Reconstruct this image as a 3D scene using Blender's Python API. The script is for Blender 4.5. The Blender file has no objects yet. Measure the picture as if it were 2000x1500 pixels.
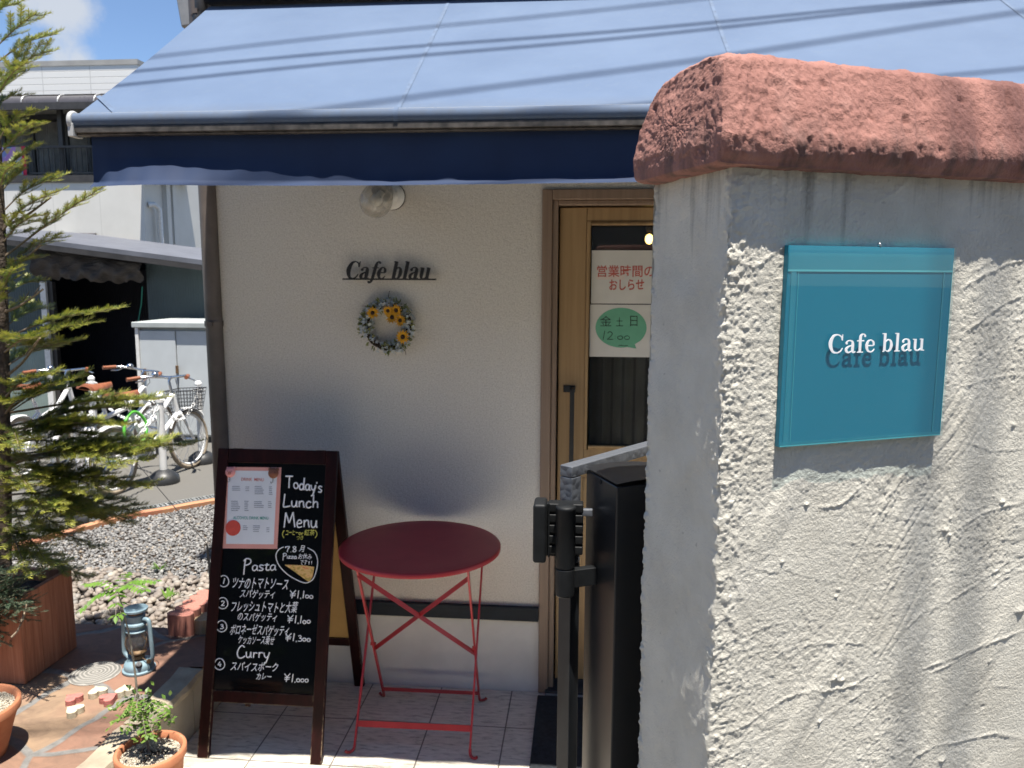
import bpy, bmesh, math, random
import numpy as np
from mathutils import Vector, Matrix, Quaternion

SC = bpy.context.scene
COL = SC.collection
R = math.radians

# ------------------------------------------------------------------ camera
EYE = np.array([0.0, 0.0, 1.74])
_f, _h, _roll = 1550.0, 210.0, 0.0034
_p = math.atan2(_h, _f)
_yaw = math.atan2(143.0, math.hypot(_f, _h))
FW = np.array([-math.sin(_yaw)*math.cos(_p), math.cos(_yaw)*math.cos(_p), -math.sin(_p)])
_r0 = np.array([math.cos(_yaw), math.sin(_yaw), 0.0])
_u0 = np.cross(_r0, FW)
RT = math.cos(_roll)*_r0 + math.sin(_roll)*_u0
UP = -math.sin(_roll)*_r0 + math.cos(_roll)*_u0
cam_data = bpy.data.cameras.new('camera')
cam = bpy.data.objects.new('camera', cam_data)
COL.objects.link(cam)
cam.matrix_world = Matrix(((RT[0], UP[0], -FW[0], EYE[0]), (RT[1], UP[1], -FW[1], EYE[1]),
                           (RT[2], UP[2], -FW[2], EYE[2]), (0, 0, 0, 1)))
cam_data.sensor_width = 36.0
cam_data.lens = 36.0*_f/2000.0
cam_data.clip_start = 0.05
cam_data.clip_end = 500.0
cam_data.dof.use_dof = True
cam_data.dof.focus_distance = 0.9
cam_data.dof.aperture_fstop = 20.0
SC.camera = cam


def ray(x, y):
    d = (x-1000.0)*RT-(y-750.0)*UP+_f*FW
    return d/np.linalg.norm(d)


def on_z(x, y, z=0.0):
    """point of the horizontal plane at height z seen at photo position x, y"""
    d = ray(x, y)
    return EYE+d*(z-EYE[2])/d[2]


def on_y(x, y, Y):
    d = ray(x, y)
    return EYE+d*Y/d[1]


def on_x(x, y, X):
    d = ray(x, y)
    return EYE+d*X/d[0]


def on_plane(x, y, p, n):
    d = ray(x, y)
    return EYE+d*np.dot(np.asarray(p)-EYE, n)/np.dot(d, n)


# ------------------------------------------------------------------ light
SUN_DIR = Vector((0.090, -0.212, 1.0)).normalized()
SUN_EL = math.asin(SUN_DIR.z)
world = bpy.data.worlds.new("World")
SC.world = world
world.use_nodes = True
wn, wl = world.node_tree.nodes, world.node_tree.links
wn.clear()
w_out = wn.new('ShaderNodeOutputWorld')
w_bg = wn.new('ShaderNodeBackground')
w_bg.inputs['Strength'].default_value = 0.08
sky = wn.new('ShaderNodeTexSky')
sky.sky_type = 'NISHITA'
sky.sun_disc = False
sky.sun_elevation = SUN_EL
sky.sun_rotation = math.atan2(SUN_DIR.x, SUN_DIR.y)
sky.air_density = 0.8
sky.dust_density = 0.05
sky.ozone_density = 3.5
tc = wn.new('ShaderNodeTexCoord')
cn = wn.new('ShaderNodeTexNoise')
cn.inputs['Scale'].default_value = 9.0
cn.inputs['Detail'].default_value = 8.0
cn.inputs['Roughness'].default_value = 0.62
wl.new(tc.outputs['Generated'], cn.inputs['Vector'])
acc = None
for (px, py, rad) in ((120, 5, 0.055), (30, -15, 0.05), (115, 110, 0.045), (150, 118, 0.03), (60, 120, 0.05), (-300, -100, 0.2), (-500, 300, 0.2)):
    d = ray(px, py)
    dist = wn.new('ShaderNodeVectorMath')
    dist.operation = 'DISTANCE'
    wl.new(tc.outputs['Generated'], dist.inputs[0])
    dist.inputs[1].default_value = tuple(d)
    mr = wn.new('ShaderNodeMapRange')
    mr.inputs['From Min'].default_value = 0.0
    mr.inputs['From Max'].default_value = rad
    mr.inputs['To Min'].default_value = 0.42
    mr.inputs['To Max'].default_value = 0.0
    wl.new(dist.outputs['Value'], mr.inputs['Value'])
    if acc is None:
        acc = mr.outputs['Result']
    else:
        mx = wn.new('ShaderNodeMath')
        mx.operation = 'MAXIMUM'
        wl.new(acc, mx.inputs[0])
        wl.new(mr.outputs['Result'], mx.inputs[1])
        acc = mx.outputs[0]
ad = wn.new('ShaderNodeMath')
ad.operation = 'ADD'
wl.new(acc, ad.inputs[0])
wl.new(cn.outputs['Fac'], ad.inputs[1])
cr = wn.new('ShaderNodeMapRange')
cr.inputs['From Min'].default_value = 0.62
cr.inputs['From Max'].default_value = 0.95
cr.inputs['To Max'].default_value = 0.85
cr.interpolation_type = 'SMOOTHSTEP'
wl.new(ad.outputs[0], cr.inputs['Value'])
wm = wn.new('ShaderNodeMix')
wm.data_type = 'RGBA'
wm.inputs['B'].default_value = (3.9, 4.1, 4.4, 1)
wl.new(cr.outputs['Result'], wm.inputs['Factor'])
wl.new(sky.outputs['Color'], wm.inputs['A'])
wl.new(wm.outputs['Result'], w_bg.inputs['Color'])
wl.new(w_bg.outputs['Background'], w_out.inputs['Surface'])

sun_data = bpy.data.lights.new('sun', 'SUN')
sun_data.energy = 5.0
sun_data.angle = R(0.53)
sun_data.color = (1.0, 0.95, 0.87)
sun = bpy.data.objects.new('sun', sun_data)
COL.objects.link(sun)
sun.location = SUN_DIR*20
sun.rotation_euler = SUN_DIR.to_track_quat('Z', 'Y').to_euler()

SC.view_settings.view_transform = 'Standard'
SC.view_settings.look = 'None'
SC.view_settings.gamma = 1.0
SC.view_settings.exposure = 1.15
SC.render.engine = 'CYCLES'
SC.cycles.max_bounces = 10
SC.cycles.diffuse_bounces = 5
SC.cycles.transparent_max_bounces = 16
SC.cycles.use_denoising = True
SC.cycles.caustics_reflective = False
SC.cycles.caustics_refractive = False

# ------------------------------------------------------------------ helpers
ORG = {}


class MB:
    """collects shapes in world coordinates; build() links them as ONE mesh object"""

    def __init__(s):
        s.v = []
        s.f = []
        s.sm = []

    def add(s, vs, fs, smooth=False):
        o = len(s.v)
        s.v.extend([tuple(map(float, q)) for q in vs])
        s.f.extend([tuple(i+o for i in f) for f in fs])
        s.sm.extend([smooth]*len(fs))
        return s

    def box(s, a, b, M=None):
        (x0, y0, z0), (x1, y1, z1) = a, b
        vs = [(x0, y0, z0), (x1, y0, z0), (x1, y1, z0), (x0, y1, z0), (x0, y0, z1), (x1, y0, z1), (x1, y1, z1), (x0, y1, z1)]
        if M is not None:
            vs = [tuple(M @ Vector(q)) for q in vs]
        return s.add(vs, [(0, 3, 2, 1), (4, 5, 6, 7), (0, 1, 5, 4), (1, 2, 6, 5), (2, 3, 7, 6), (3, 0, 4, 7)])

    def bar(s, p0, p1, w, d, up=(0, 0, 1)):
        """rectangular bar from p0 to p1, w across (perpendicular to up), d along up"""
        p0, p1 = Vector(p0), Vector(p1)
        t = (p1-p0).normalized()
        u = Vector(up)
        side = t.cross(u)
        if side.length < 1e-5:
            side = t.cross(Vector((1, 0, 0)))
        side.normalize()
        u = side.cross(t).normalized()
        vs = []
        for p in (p0, p1):
            for a, b in ((-1, -1), (1, -1), (1, 1), (-1, 1)):
                vs.append(p+side*(a*w/2)+u*(b*d/2))
        return s.add(vs, [(0, 1, 2, 3), (7, 6, 5, 4), (0, 4, 5, 1), (1, 5, 6, 2), (2, 6, 7, 3), (3, 7, 4, 0)])

    def tube(s, pts, r, n=8, cap=True, closed=False, flat=None):
        pts = [Vector(p) for p in pts]
        m = len(pts)
        rs = r if isinstance(r, (list, tuple)) else [r]*m
        vs, fs = [], []
        prev = None
        for i, p in enumerate(pts):
            if closed:
                t = pts[(i+1) % m]-pts[i-1]
            else:
                t = pts[min(i+1, m-1)]-pts[max(i-1, 0)]
            if t.length < 1e-9:
                t = Vector((0, 0, 1))
            t.normalize()
            if prev is None:
                a = Vector((0, 0, 1)) if abs(t.z) < .9 else Vector((1, 0, 0))
                nrm = (a-t*a.dot(t)).normalized()
            else:
                nrm = prev-t*prev.dot(t)
                if nrm.length < 1e-6:
                    nrm = t.orthogonal()
                nrm.normalize()
            prev = nrm
            b = t.cross(nrm)
            for k in range(n):
                a = 2*math.pi*k/n
                vs.append(p+(nrm*math.cos(a)+b*math.sin(a))*rs[i])
        for i in range(m if closed else m-1):
            j = (i+1) % m
            for k in range(n):
                k2 = (k+1) % n
                fs.append((i*n+k, i*n+k2, j*n+k2, j*n+k))
        if cap and not closed:
            fs.append(tuple(range(n-1, -1, -1)))
            fs.append(tuple((m-1)*n+k for k in range(n)))
        return s.add(vs, fs, True)

    def lathe(s, prof, c=(0, 0, 0), axis=(0, 0, 1), n=24, caps=(True, True)):
        """prof: list of (radius, height along axis)"""
        q = Vector((0, 0, 1)).rotation_difference(Vector(axis).normalized())
        c = Vector(c)
        vs, fs = [], []
        for (r, z) in prof:
            for k in range(n):
                a = 2*math.pi*k/n
                vs.append(c+q @ Vector((r*math.cos(a), r*math.sin(a), z)))
        for i in range(len(prof)-1):
            for k in range(n):
                k2 = (k+1) % n
                fs.append((i*n+k, i*n+k2, (i+1)*n+k2, (i+1)*n+k))
        if caps[0]:
            fs.append(tuple(range(n-1, -1, -1)))
        if caps[1]:
            fs.append(tuple((len(prof)-1)*n+k for k in range(n)))
        return s.add(vs, fs, True)

    def ball(s, c, r, n=12, sc=(1, 1, 1)):
        prof = []
        m = max(4, n//2)
        vs, fs = [], []
        c = Vector(c)
        for i in range(m+1):
            th = math.pi*i/m
            for k in range(n):
                a = 2*math.pi*k/n
                vs.append((c.x+r*sc[0]*math.sin(th)*math.cos(a), c.y+r*sc[1]*math.sin(th)*math.sin(a), c.z-r*sc[2]*math.cos(th)))
        for i in range(m):
            for k in range(n):
                k2 = (k+1) % n
                fs.append((i*n+k, i*n+k2, (i+1)*n+k2, (i+1)*n+k))
        return s.add(vs, fs, True)

    def prism(s, poly, o, ex, ey, en, t):
        """polygon (2-D points) in plane o + x ex + y ey, extruded t along en"""
        o, ex, ey, en = Vector(o), Vector(ex), Vector(ey), Vector(en)
        n = len(poly)
        vs = [o+ex*x+ey*y for x, y in poly]+[o+ex*x+ey*y+en*t for x, y in poly]
        fs = [tuple(range(n-1, -1, -1)), tuple(range(n, 2*n))]
        fs += [(i, (i+1) % n, n+(i+1) % n, n+i) for i in range(n)]
        return s.add(vs, fs)

    def grid(s, G, smooth=True, flip=False):
        """G: array (a, b, 3)"""
        a, b = G.shape[:2]
        idx = np.arange(a*b).reshape(a, b)
        q = np.stack([idx[:-1, :-1], idx[:-1, 1:], idx[1:, 1:], idx[1:, :-1]], -1).reshape(-1, 4)
        if flip:
            q = q[:, ::-1]
        return s.add(G.reshape(-1, 3).tolist(), q.tolist(), smooth)

    def ribbon(s, pts, ws, o, ex, ey, en, t):
        """flat pen stroke of varying width in the plane o, ex, ey, extruded t along en"""
        P = [np.array(p, float) for p in pts]
        n = len(P)
        L, Rr = [], []
        for i in range(n):
            d = P[min(i+1, n-1)]-P[max(i-1, 0)]
            d = d/(np.linalg.norm(d)+1e-9)
            nn = np.array([-d[1], d[0]])
            L.append(P[i]+nn*ws[i]/2)
            Rr.append(P[i]-nn*ws[i]/2)
        o, ex, ey, en = Vector(o), Vector(ex), Vector(ey), Vector(en)
        w = lambda q, k: o+ex*q[0]+ey*q[1]+en*k
        vs = [w(q, 0) for q in L]+[w(q, 0) for q in Rr]+[w(q, t) for q in L]+[w(q, t) for q in Rr]
        fs = []
        for i in range(n-1):
            a, b, c, d = i, i+1, n+i+1, n+i
            fs += [(a, b, c, d), (2*n+d, 2*n+c, 2*n+b, 2*n+a), (a, 2*n+a, 2*n+b, b), (c, 2*n+c, 2*n+d, d)]
        fs += [(0, n, 3*n, 2*n), (n-1, 3*n-1, 4*n-1, 2*n-1)]
        return s.add(vs, fs)

    def build(s, name, mat, parent=None, loc=None, bevel=0, seg=2, smooth=None):
        org = Vector((0, 0, 0))
        if parent is not None:
            org = ORG[parent.name]
        elif loc is not None:
            org = Vector(loc)
        me = bpy.data.meshes.new(name)
        if s.v:
            A = np.array(s.v)-np.array(org)
            me.from_pydata(A.tolist(), [], s.f)
            sm = s.sm if smooth is None else [smooth]*len(s.f)
            me.polygons.foreach_set('use_smooth', sm)
        me.update()
        o = bpy.data.objects.new(name, me)
        COL.objects.link(o)
        if parent is not None:
            o.parent = parent
        elif loc is not None:
            o.location = org
        ORG[o.name] = org
        if mat is not None:
            me.materials.append(mat)
        if bevel:
            bm = bmesh.new()
            bm.from_mesh(me)
            bmesh.ops.remove_doubles(bm, verts=bm.verts, dist=1e-6)
            es = [e for e in bm.edges if len(e.link_faces) == 2 and e.calc_face_angle(0) > R(35)]
            bmesh.ops.bevel(bm, geom=es, offset=bevel, segments=seg, affect='EDGES', clamp_overlap=True, profile=.5)
            for f in bm.faces:
                f.smooth = True
            bm.to_mesh(me)
            bm.free()
            wnm = o.modifiers.new('weighted_normal', 'WEIGHTED_NORMAL')
            wnm.weight = 100
            wnm.mode = 'FACE_AREA'
        elif any(s.sm):
            try:
                me.set_sharp_from_angle(angle=R(50))
            except Exception:
                pass
        return o


def tag(o, label=None, cat=None, group=None, kind=None):
    for k, v in (('label', label), ('category', cat), ('group', group), ('kind', kind)):
        if v:
            o[k] = v
    return o


def thing(name, loc, label, cat, group=None):
    o = bpy.data.objects.new(name, None)
    COL.objects.link(o)
    o.empty_display_size = .1
    o.location = loc
    ORG[o.name] = Vector(loc)
    return tag(o, label, cat, group)


def copy_tree(o, parent=None):
    c = o.copy()
    COL.objects.link(c)
    if parent is not None:
        c.parent = parent
        c.matrix_parent_inverse = o.matrix_parent_inverse.copy()
    for ch in list(o.children):
        copy_tree(ch, c)
    return c


def spline(pts, k=6):
    """Catmull-Rom through the points"""
    P = [np.array(p, float) for p in pts]
    if len(P) < 3:
        return P
    P = [2*P[0]-P[1]]+P+[2*P[-1]-P[-2]]
    out = []
    for i in range(1, len(P)-2):
        for j in range(k):
            t = j/k
            a, b, c, d = P[i-1], P[i], P[i+1], P[i+2]
            out.append(.5*((2*b)+(c-a)*t+(2*a-5*b+4*c-d)*t*t+(3*b-a-3*c+d)*t**3))
    out.append(P[-2])
    return out


# numpy value noise ---------------------------------------------------------
def _hash(i, j, k, seed):
    h = (i.astype(np.int64)*374761393+j.astype(np.int64)*668265263+k.astype(np.int64)*2147483647+seed*1274126177) & 0xffffffff
    h = ((h ^ (h >> 13))*1274126177) & 0xffffffff
    h = ((h ^ (h >> 16))*2246822519) & 0xffffffff
    return ((h ^ (h >> 15)) & 0xffff)/65535.0


def vnoise(x, y, z, seed=0):
    i, j, k = np.floor(x), np.floor(y), np.floor(z)
    u, v, w = x-i, y-j, z-k
    u, v, w = [t*t*t*(t*(t*6-15)+10) for t in (u, v, w)]
    r = 0
    for a in (0, 1):
        for b in (0, 1):
            for c in (0, 1):
                r = r+_hash(i+a, j+b, k+c, seed)*(u if a else 1-u)*(v if b else 1-v)*(w if c else 1-w)
    return r*2-1


def fbm(x, y, z, oct=4, seed=0, gain=.5):
    r, a = 0, 1.0
    for o in range(oct):
        r = r+a*vnoise(x*2**o, y*2**o, z*2**o, seed+o*17)
        a *= gain
    return r


# ------------------------------------------------------------------ materials
class Mat:
    def __init__(s, name):
        s.m = bpy.data.materials.new(name)
        s.m.use_nodes = True
        s.n, s.l = s.m.node_tree.nodes, s.m.node_tree.links
        s.b = s.n['Principled BSDF']
        s.tc = s.n.new('ShaderNodeTexCoord')
        s.co = s.tc.outputs['Object']

    def node(s, t, **kw):
        n = s.n.new('ShaderNode'+t)
        for k, v in kw.items():
            if k in n.inputs:
                n.inputs[k].default_value = v
            else:
                setattr(n, k, v)
        return n

    def map(s, scale, rot=(0, 0, 0), src=None):
        n = s.node('Mapping')
        n.inputs['Scale'].default_value = scale if isinstance(scale, (tuple, list)) else (scale,)*3
        n.inputs['Rotation'].default_value = rot
        s.l.new(src or s.co, n.inputs['Vector'])
        return n.outputs['Vector']

    def noise(s, scale, detail=4, rough=.55, vec=None, dist=0):
        n = s.node('TexNoise')
        n.inputs['Scale'].default_value = scale
        n.inputs['Detail'].default_value = detail
        n.inputs['Roughness'].default_value = rough
        n.inputs['Distortion'].default_value = dist
        s.l.new(vec or s.co, n.inputs['Vector'])
        return n.outputs['Fac']

    def ramp(s, fac, stops):
        n = s.node('ValToRGB')
        e = n.color_ramp.elements
        while len(e) < len(stops):
            e.new(.5)
        for i, (p, c) in enumerate(stops):
            e[i].position = p
            e[i].color = (*c, 1) if len(c) == 3 else c
        s.l.new(fac, n.inputs['Fac'])
        return n.outputs['Color']

    def mix(s, fac, a, b, blend='MIX'):
        n = s.node('Mix')
        n.data_type = 'RGBA'
        n.blend_type = blend
        for v, i in ((fac, n.inputs['Factor']), (a, n.inputs['A']), (b, n.inputs['B'])):
            if isinstance(v, (int, float)):
                i.default_value = v
            elif isinstance(v, (tuple, list)):
                i.default_value = (*v, 1) if len(v) == 3 else v
            else:
                s.l.new(v, i)
        return n.outputs['Result']

    def math(s, op, a, b=0.0, clamp=False):
        n = s.node('Math')
        n.operation = op
        n.use_clamp = clamp
        for v, i in ((a, n.inputs[0]), (b, n.inputs[1])):
            if isinstance(v, (int, float)):
                i.default_value = v
            else:
                s.l.new(v, i)
        return n.outputs[0]

    def bump(s, h, strength=.5, dist=.01, prev=None):
        n = s.node('Bump')
        n.inputs['Strength'].default_value = strength
        n.inputs['Distance'].default_value = dist
        s.l.new(h, n.inputs['Height'])
        if prev is not None:
            s.l.new(prev, n.inputs['Normal'])
        return n.outputs['Normal']

    def set(s, color=None, rough=None, metal=None, normal=None, **kw):
        for k, v in (('Base Color', color), ('Roughness', rough), ('Metallic', metal), ('Normal', normal)):
            if v is None:
                continue
            i = s.b.inputs[k]
            if isinstance(v, (int, float)):
                i.default_value = v
            elif isinstance(v, (tuple, list)):
                i.default_value = (*v, 1) if len(v) == 3 else v
            else:
                s.l.new(v, i)
        for k, v in kw.items():
            s.b.inputs[k.replace('_', ' ')].default_value = v
        return s


def plain(name, c, rough=.5, var=.12, scale=12, bump=.1, bscale=120, bdist=.002, metal=0.0, spec=.5, coat=0.0):
    m = Mat(name)
    f = m.noise(scale, 5)
    lo = tuple(max(0, q*(1-var*1.6)) for q in c)
    hi = tuple(min(1, q*(1+var)) for q in c)
    col = m.ramp(f, [(.3, lo), (.7, hi)])
    rf = m.noise(scale*2.3, 3)
    rr = m.math('ADD', m.math('MULTIPLY', rf, .2), rough-.1)
    nrm = m.bump(m.noise(bscale, 4), bump, bdist) if bump else None
    m.set(col, rr, metal, nrm)
    m.b.inputs['Specular IOR Level'].default_value = spec
    if coat:
        m.b.inputs['Coat Weight'].default_value = coat
        m.b.inputs['Coat Roughness'].default_value = .15
    return m.m


MT = {}


def thin_glass(name, tint=(1, 1, 1), rough=.02, refl=1.0, dirt=0.0):
    m = Mat(name)
    m.n.remove(m.b)
    out = m.n['Material Output']
    tr = m.node('BsdfTransparent')
    tr.inputs['Color'].default_value = (*tint, 1)
    gl = m.node('BsdfGlossy')
    gl.inputs['Roughness'].default_value = rough
    ge = m.node('NewGeometry')
    dp = m.node('VectorMath')
    dp.operation = 'DOT_PRODUCT'
    m.l.new(ge.outputs['Incoming'], dp.inputs[0])
    m.l.new(ge.outputs['Normal'], dp.inputs[1])
    ca = m.math('ABSOLUTE', dp.outputs['Value'])
    sch = m.math('ADD', m.math('MULTIPLY', m.math('POWER', m.math('SUBTRACT', 1.0, ca, True), 5.0), .96), .04)
    mx = m.node('MixShader')
    fac = m.math('MULTIPLY', sch, refl, True)
    m.l.new(fac, mx.inputs[0])
    m.l.new(tr.outputs[0], mx.inputs[1])
    m.l.new(gl.outputs[0], mx.inputs[2])
    res = mx.outputs[0]
    if dirt:
        df = m.node('BsdfDiffuse')
        df.inputs['Color'].default_value = (.6, .58, .55, 1)
        m2 = m.node('MixShader')
        f = m.math('MULTIPLY', m.noise(30, 5), dirt*2)
        m.l.new(f, m2.inputs[0])
        m.l.new(res, m2.inputs[1])
        m.l.new(df.outputs[0], m2.inputs[2])
        res = m2.outputs[0]
    m.l.new(res, out.inputs['Surface'])
    return m.m


def mk_materials():
    # facade plaster: grainy roller-sprayed stucco
    m = Mat('facade_stucco')
    big = m.noise(2.2, 4)
    fine = m.noise(170, 5, .65)
    mid = m.noise(60, 4, .6)
    col = m.ramp(fine, [(.33, (.53, .495, .44)), (.5, (.68, .645, .585)), (.68, (.78, .745, .685))])
    col = m.mix(m.math('MULTIPLY', big, .25), col, (.62, .585, .525))
    nb = m.bump(mid, .6, .006)
    nb = m.bump(fine, .7, .004, nb)
    m.set(col, .9, 0, nb)
    MT['stucco'] = m.m
    # smooth concrete plinth
    MT['plinth'] = plain('plinth_render', (.70, .685, .65), .85, .07, 5, .15, 200)
    MT['navy_trim'] = plain('navy_trim', (.008, .014, .024), .5, .2, 20, .05, spec=.25)
    # garden wall: trowelled stucco with dirt runs under the coping
    m = Mat('trowelled_stucco')
    sep = m.node('SeparateXYZ')
    m.l.new(m.co, sep.inputs[0])
    base = m.ramp(m.noise(14, 6, .6), [(.3, (0.5161, 0.4865, 0.4153)), (.55, (0.5991, 0.5695, 0.4923)), (.8, (0.6585, 0.6288, 0.5517))])
    sx = m.noise(1, 5, .6, m.map((46, 46, 2.2)))
    sx2 = m.noise(1, 3, .5, m.map((120, 120, 5)))
    hm = m.node('MapRange')
    hm.inputs['From Min'].default_value = 1.735
    hm.inputs['From Max'].default_value = 1.85
    m.l.new(sep.outputs['Z'], hm.inputs['Value'])
    st = m.math('ADD', m.math('MULTIPLY', sx, .72), m.math('MULTIPLY', sx2, .28))
    thr = m.math('SUBTRACT', st, m.math('SUBTRACT', .64, m.math('MULTIPLY', hm.outputs[0], .17)))
    stm = m.math('MULTIPLY', thr, 5.5, True)
    stm = m.math('MULTIPLY', stm, m.math('MULTIPLY', m.math('POWER', hm.outputs[0], .55), .8))
    grain = m.noise(260, 3, .7)
    stm = m.math('MULTIPLY', stm, m.math('ADD', .45, grain), True)
    col = m.mix(stm, base, (.12, .115, .10))
    specks = m.ramp(m.noise(95, 2, .5), [(.71, (0, 0, 0)), (.77, (1, 1, 1))])
    col = m.mix(m.math('MULTIPLY', specks, .45), col, (.25, .235, .20))
    nb = m.bump(m.noise(330, 4, .7), .75, .0024)
    m.set(col, .92, 0, nb)
    MT['wall'] = m.m
    m = Mat('coping_paint')
    base = m.ramp(m.noise(16, 6, .6), [(.28, (0.2203, 0.09524, 0.0758)), (.55, (0.3048, 0.1409, 0.1118)), (.8, (0.3939, 0.2089, 0.1701))])
    sx = m.noise(1, 4, .55, m.map((40, 40, 6)))
    dm = m.node('MapRange')
    dm.inputs['From Min'].default_value = 1.895
    dm.inputs['From Max'].default_value = 1.86
    sp2 = m.node('SeparateXYZ')
    m.l.new(m.co, sp2.inputs[0])
    m.l.new(sp2.outputs['Z'], dm.inputs['Value'])
    dd = m.math('MULTIPLY', m.math('MULTIPLY', m.math('SUBTRACT', sx, .47), 6, True), m.math('MULTIPLY', dm.outputs[0], .7), True)
    col = m.mix(dd, base, (.07, .05, .045))
    col = m.mix(m.math('MULTIPLY', m.math('SUBTRACT', m.noise(7, 4), .56), 3.0, True), col, (.16, .075, .06))
    m.set(col, .88, 0, m.bump(m.noise(300, 4, .7), .7, .003))
    MT['coping'] = m.m
    # awning fabric, faded outside
    m = Mat('awning_canvas')
    w = m.node('TexWave')
    w.inputs['Scale'].default_value = 380
    w.inputs['Distortion'].default_value = .6
    m.l.new(m.co, w.inputs['Vector'])
    w2 = m.noise(420, 2)
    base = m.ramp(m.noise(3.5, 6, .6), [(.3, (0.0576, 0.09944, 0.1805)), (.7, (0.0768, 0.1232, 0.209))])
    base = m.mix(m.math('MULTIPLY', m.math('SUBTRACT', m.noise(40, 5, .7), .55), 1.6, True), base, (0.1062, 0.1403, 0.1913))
    sp = m.node('SeparateXYZ')
    m.l.new(m.co, sp.inputs[0])
    dr = m.node('MapRange')
    dr.inputs['From Min'].default_value = 2.235
    dr.inputs['From Max'].default_value = 2.185
    m.l.new(sp.outputs['Z'], dr.inputs['Value'])
    dirt = m.math('MULTIPLY', m.math('ADD', m.math('MULTIPLY', m.noise(38, 6, .7), 1.5), -.25), dr.outputs[0], True)
    base = m.mix(m.math('MULTIPLY', dirt, .75), base, (.075, .085, .10))
    m.set(base, .82, 0, m.bump(w2, .12, .001))
    m.b.inputs['Sheen Weight'].default_value = .15
    MT['canvas'] = m.m
    m = Mat('valance_canvas')
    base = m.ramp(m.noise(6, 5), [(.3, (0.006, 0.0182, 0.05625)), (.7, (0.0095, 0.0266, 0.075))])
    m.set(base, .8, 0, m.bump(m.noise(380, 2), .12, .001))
    MT['valance'] = m.m
    MT['seam'] = plain('seam_tape', (0.088, 0.1302, 0.2068), .8, .15, 30, .1)
    MT['alu_dirty'] = plain('dirty_aluminium', (.085, .075, .065), .55, .45, 35, .25, 90)
    MT['alu'] = plain('aluminium', (.34, .34, .34), .42, .12, 15, .05, metal=.3)
    MT['white_cap'] = plain('white_plastic', (.74, .73, .70), .45, .08, 30, .04)
    MT['cap_grey'] = plain('end_cap_plastic', (.42, .42, .41), .5, .08, 30, .04)
    MT['brown_metal'] = plain('brown_downpipe', (.118, .098, .088), .5, .2, 9, .06)
    m = Mat('fascia_wood')
    g = m.noise(1, 5, .6, m.map((2, 60, 60)))
    m.set(m.ramp(g, [(.3, (.11, .062, .022)), (.7, (.25, .15, .055))]), .55)
    MT['fascia'] = m.m
    # porch tiles: 30 cm squares with travertine-like streaks
    m = Mat('porch_tile')
    br = m.node('TexBrick')
    br.offset = 0.0
    br.squash = 1.0
    br.inputs['Scale'].default_value = 1.0
    br.inputs['Brick Width'].default_value = .3005
    br.inputs['Row Height'].default_value = .300
    br.inputs['Mortar Size'].default_value = .0028
    br.inputs['Mortar Smooth'].default_value = .1
    br.inputs['Color1'].default_value = (0.42, .42, .42, 1)
    br.inputs['Color2'].default_value = (0.60, .60, .60, 1)
    br.inputs['Mortar'].default_value = (0, 0, 0, 1)
    mp = m.node('Mapping')
    mp.inputs['Location'].default_value = (.884+.3005*10, -2.868+3.0, 0)
    m.l.new(m.co, mp.inputs['Vector'])
    m.l.new(mp.outputs[0], br.inputs['Vector'])
    streak = m.noise(1, 7, .72, m.map((16, 75, 10)), .4)
    blot = m.noise(8, 5, .6)
    col = m.ramp(streak, [(.37, (0.2038, 0.1811, 0.1451)), (.455, (0.5033, 0.4621, 0.3785)), (.60, (0.6471, 0.5994, 0.5046))])
    col = m.mix(m.math('MULTIPLY', blot, .35), col, (.60, .56, .49))
    col = m.mix(m.math('MULTIPLY', br.outputs['Color'], .22), col, (.62, .58, .52))
    col = m.mix(br.outputs['Fac'], col, (.14, .125, .11))
    bb = m.bump(br.outputs['Fac'], .6, -.003)
    bb = m.bump(streak, .35, .002, bb)
    m.set(col, .62, 0, bb)
    MT['tile'] = m.m
    # crazy paving
    m = Mat('flagstone')
    warp = m.noise(5, 3)
    vv = m.node('VectorMath')
    vv.operation = 'ADD'
    nz = m.node('TexNoise')
    nz.inputs['Scale'].default_value = 4.5
    m.l.new(m.co, nz.inputs['Vector'])
    vs = m.node('VectorMath')
    vs.operation = 'SCALE'
    vs.inputs['Scale'].default_value = .10
    m.l.new(nz.outputs['Color'], vs.inputs[0])
    m.l.new(m.map((1, 1, 0)), vv.inputs[0])
    m.l.new(vs.outputs[0], vv.inputs[1])
    v1 = m.node('TexVoronoi')
    v1.voronoi_dimensions = '2D'
    v1.feature = 'DISTANCE_TO_EDGE'
    v1.inputs['Scale'].default_value = 2.5
    v1.inputs['Randomness'].default_value = .85
    v2 = m.node('TexVoronoi')
    v2.voronoi_dimensions = '2D'
    v2.inputs['Scale'].default_value = 2.5
    v2.inputs['Randomness'].default_value = .85
    for v in (v1, v2):
        m.l.new(vv.outputs[0], v.inputs['Vector'])
    sc = m.node('SeparateColor')
    m.l.new(v2.outputs['Color'], sc.inputs[0])
    cell = m.ramp(sc.outputs[0], [(.0, (0.207, 0.1035, 0.07038)), (.3, (0.2484, 0.1366, 0.09108)), (.5, (0.1904, 0.1201, 0.07866)), (.7, (0.1118, 0.0621, 0.05796)), (.85, (0.2732, 0.1863, 0.1159)), (1, (0.207, 0.09936, 0.07038))])
    cl = m.noise(1, 6, .65, m.map((9, 14, 10)), 1.2)
    cell = m.mix(m.ramp(cl, [(.40, (0, 0, 0)), (.75, (.75, .75, .75))]), cell, (.11, .07, .05))
    cell = m.mix(m.math('MULTIPLY', m.math('SUBTRACT', m.noise(6, 4), .5), 3, True), cell, (.25, .14, .095))
    gm = m.ramp(v1.outputs['Distance'], [(.026, (1, 1, 1)), (.042, (0, 0, 0))])
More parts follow.
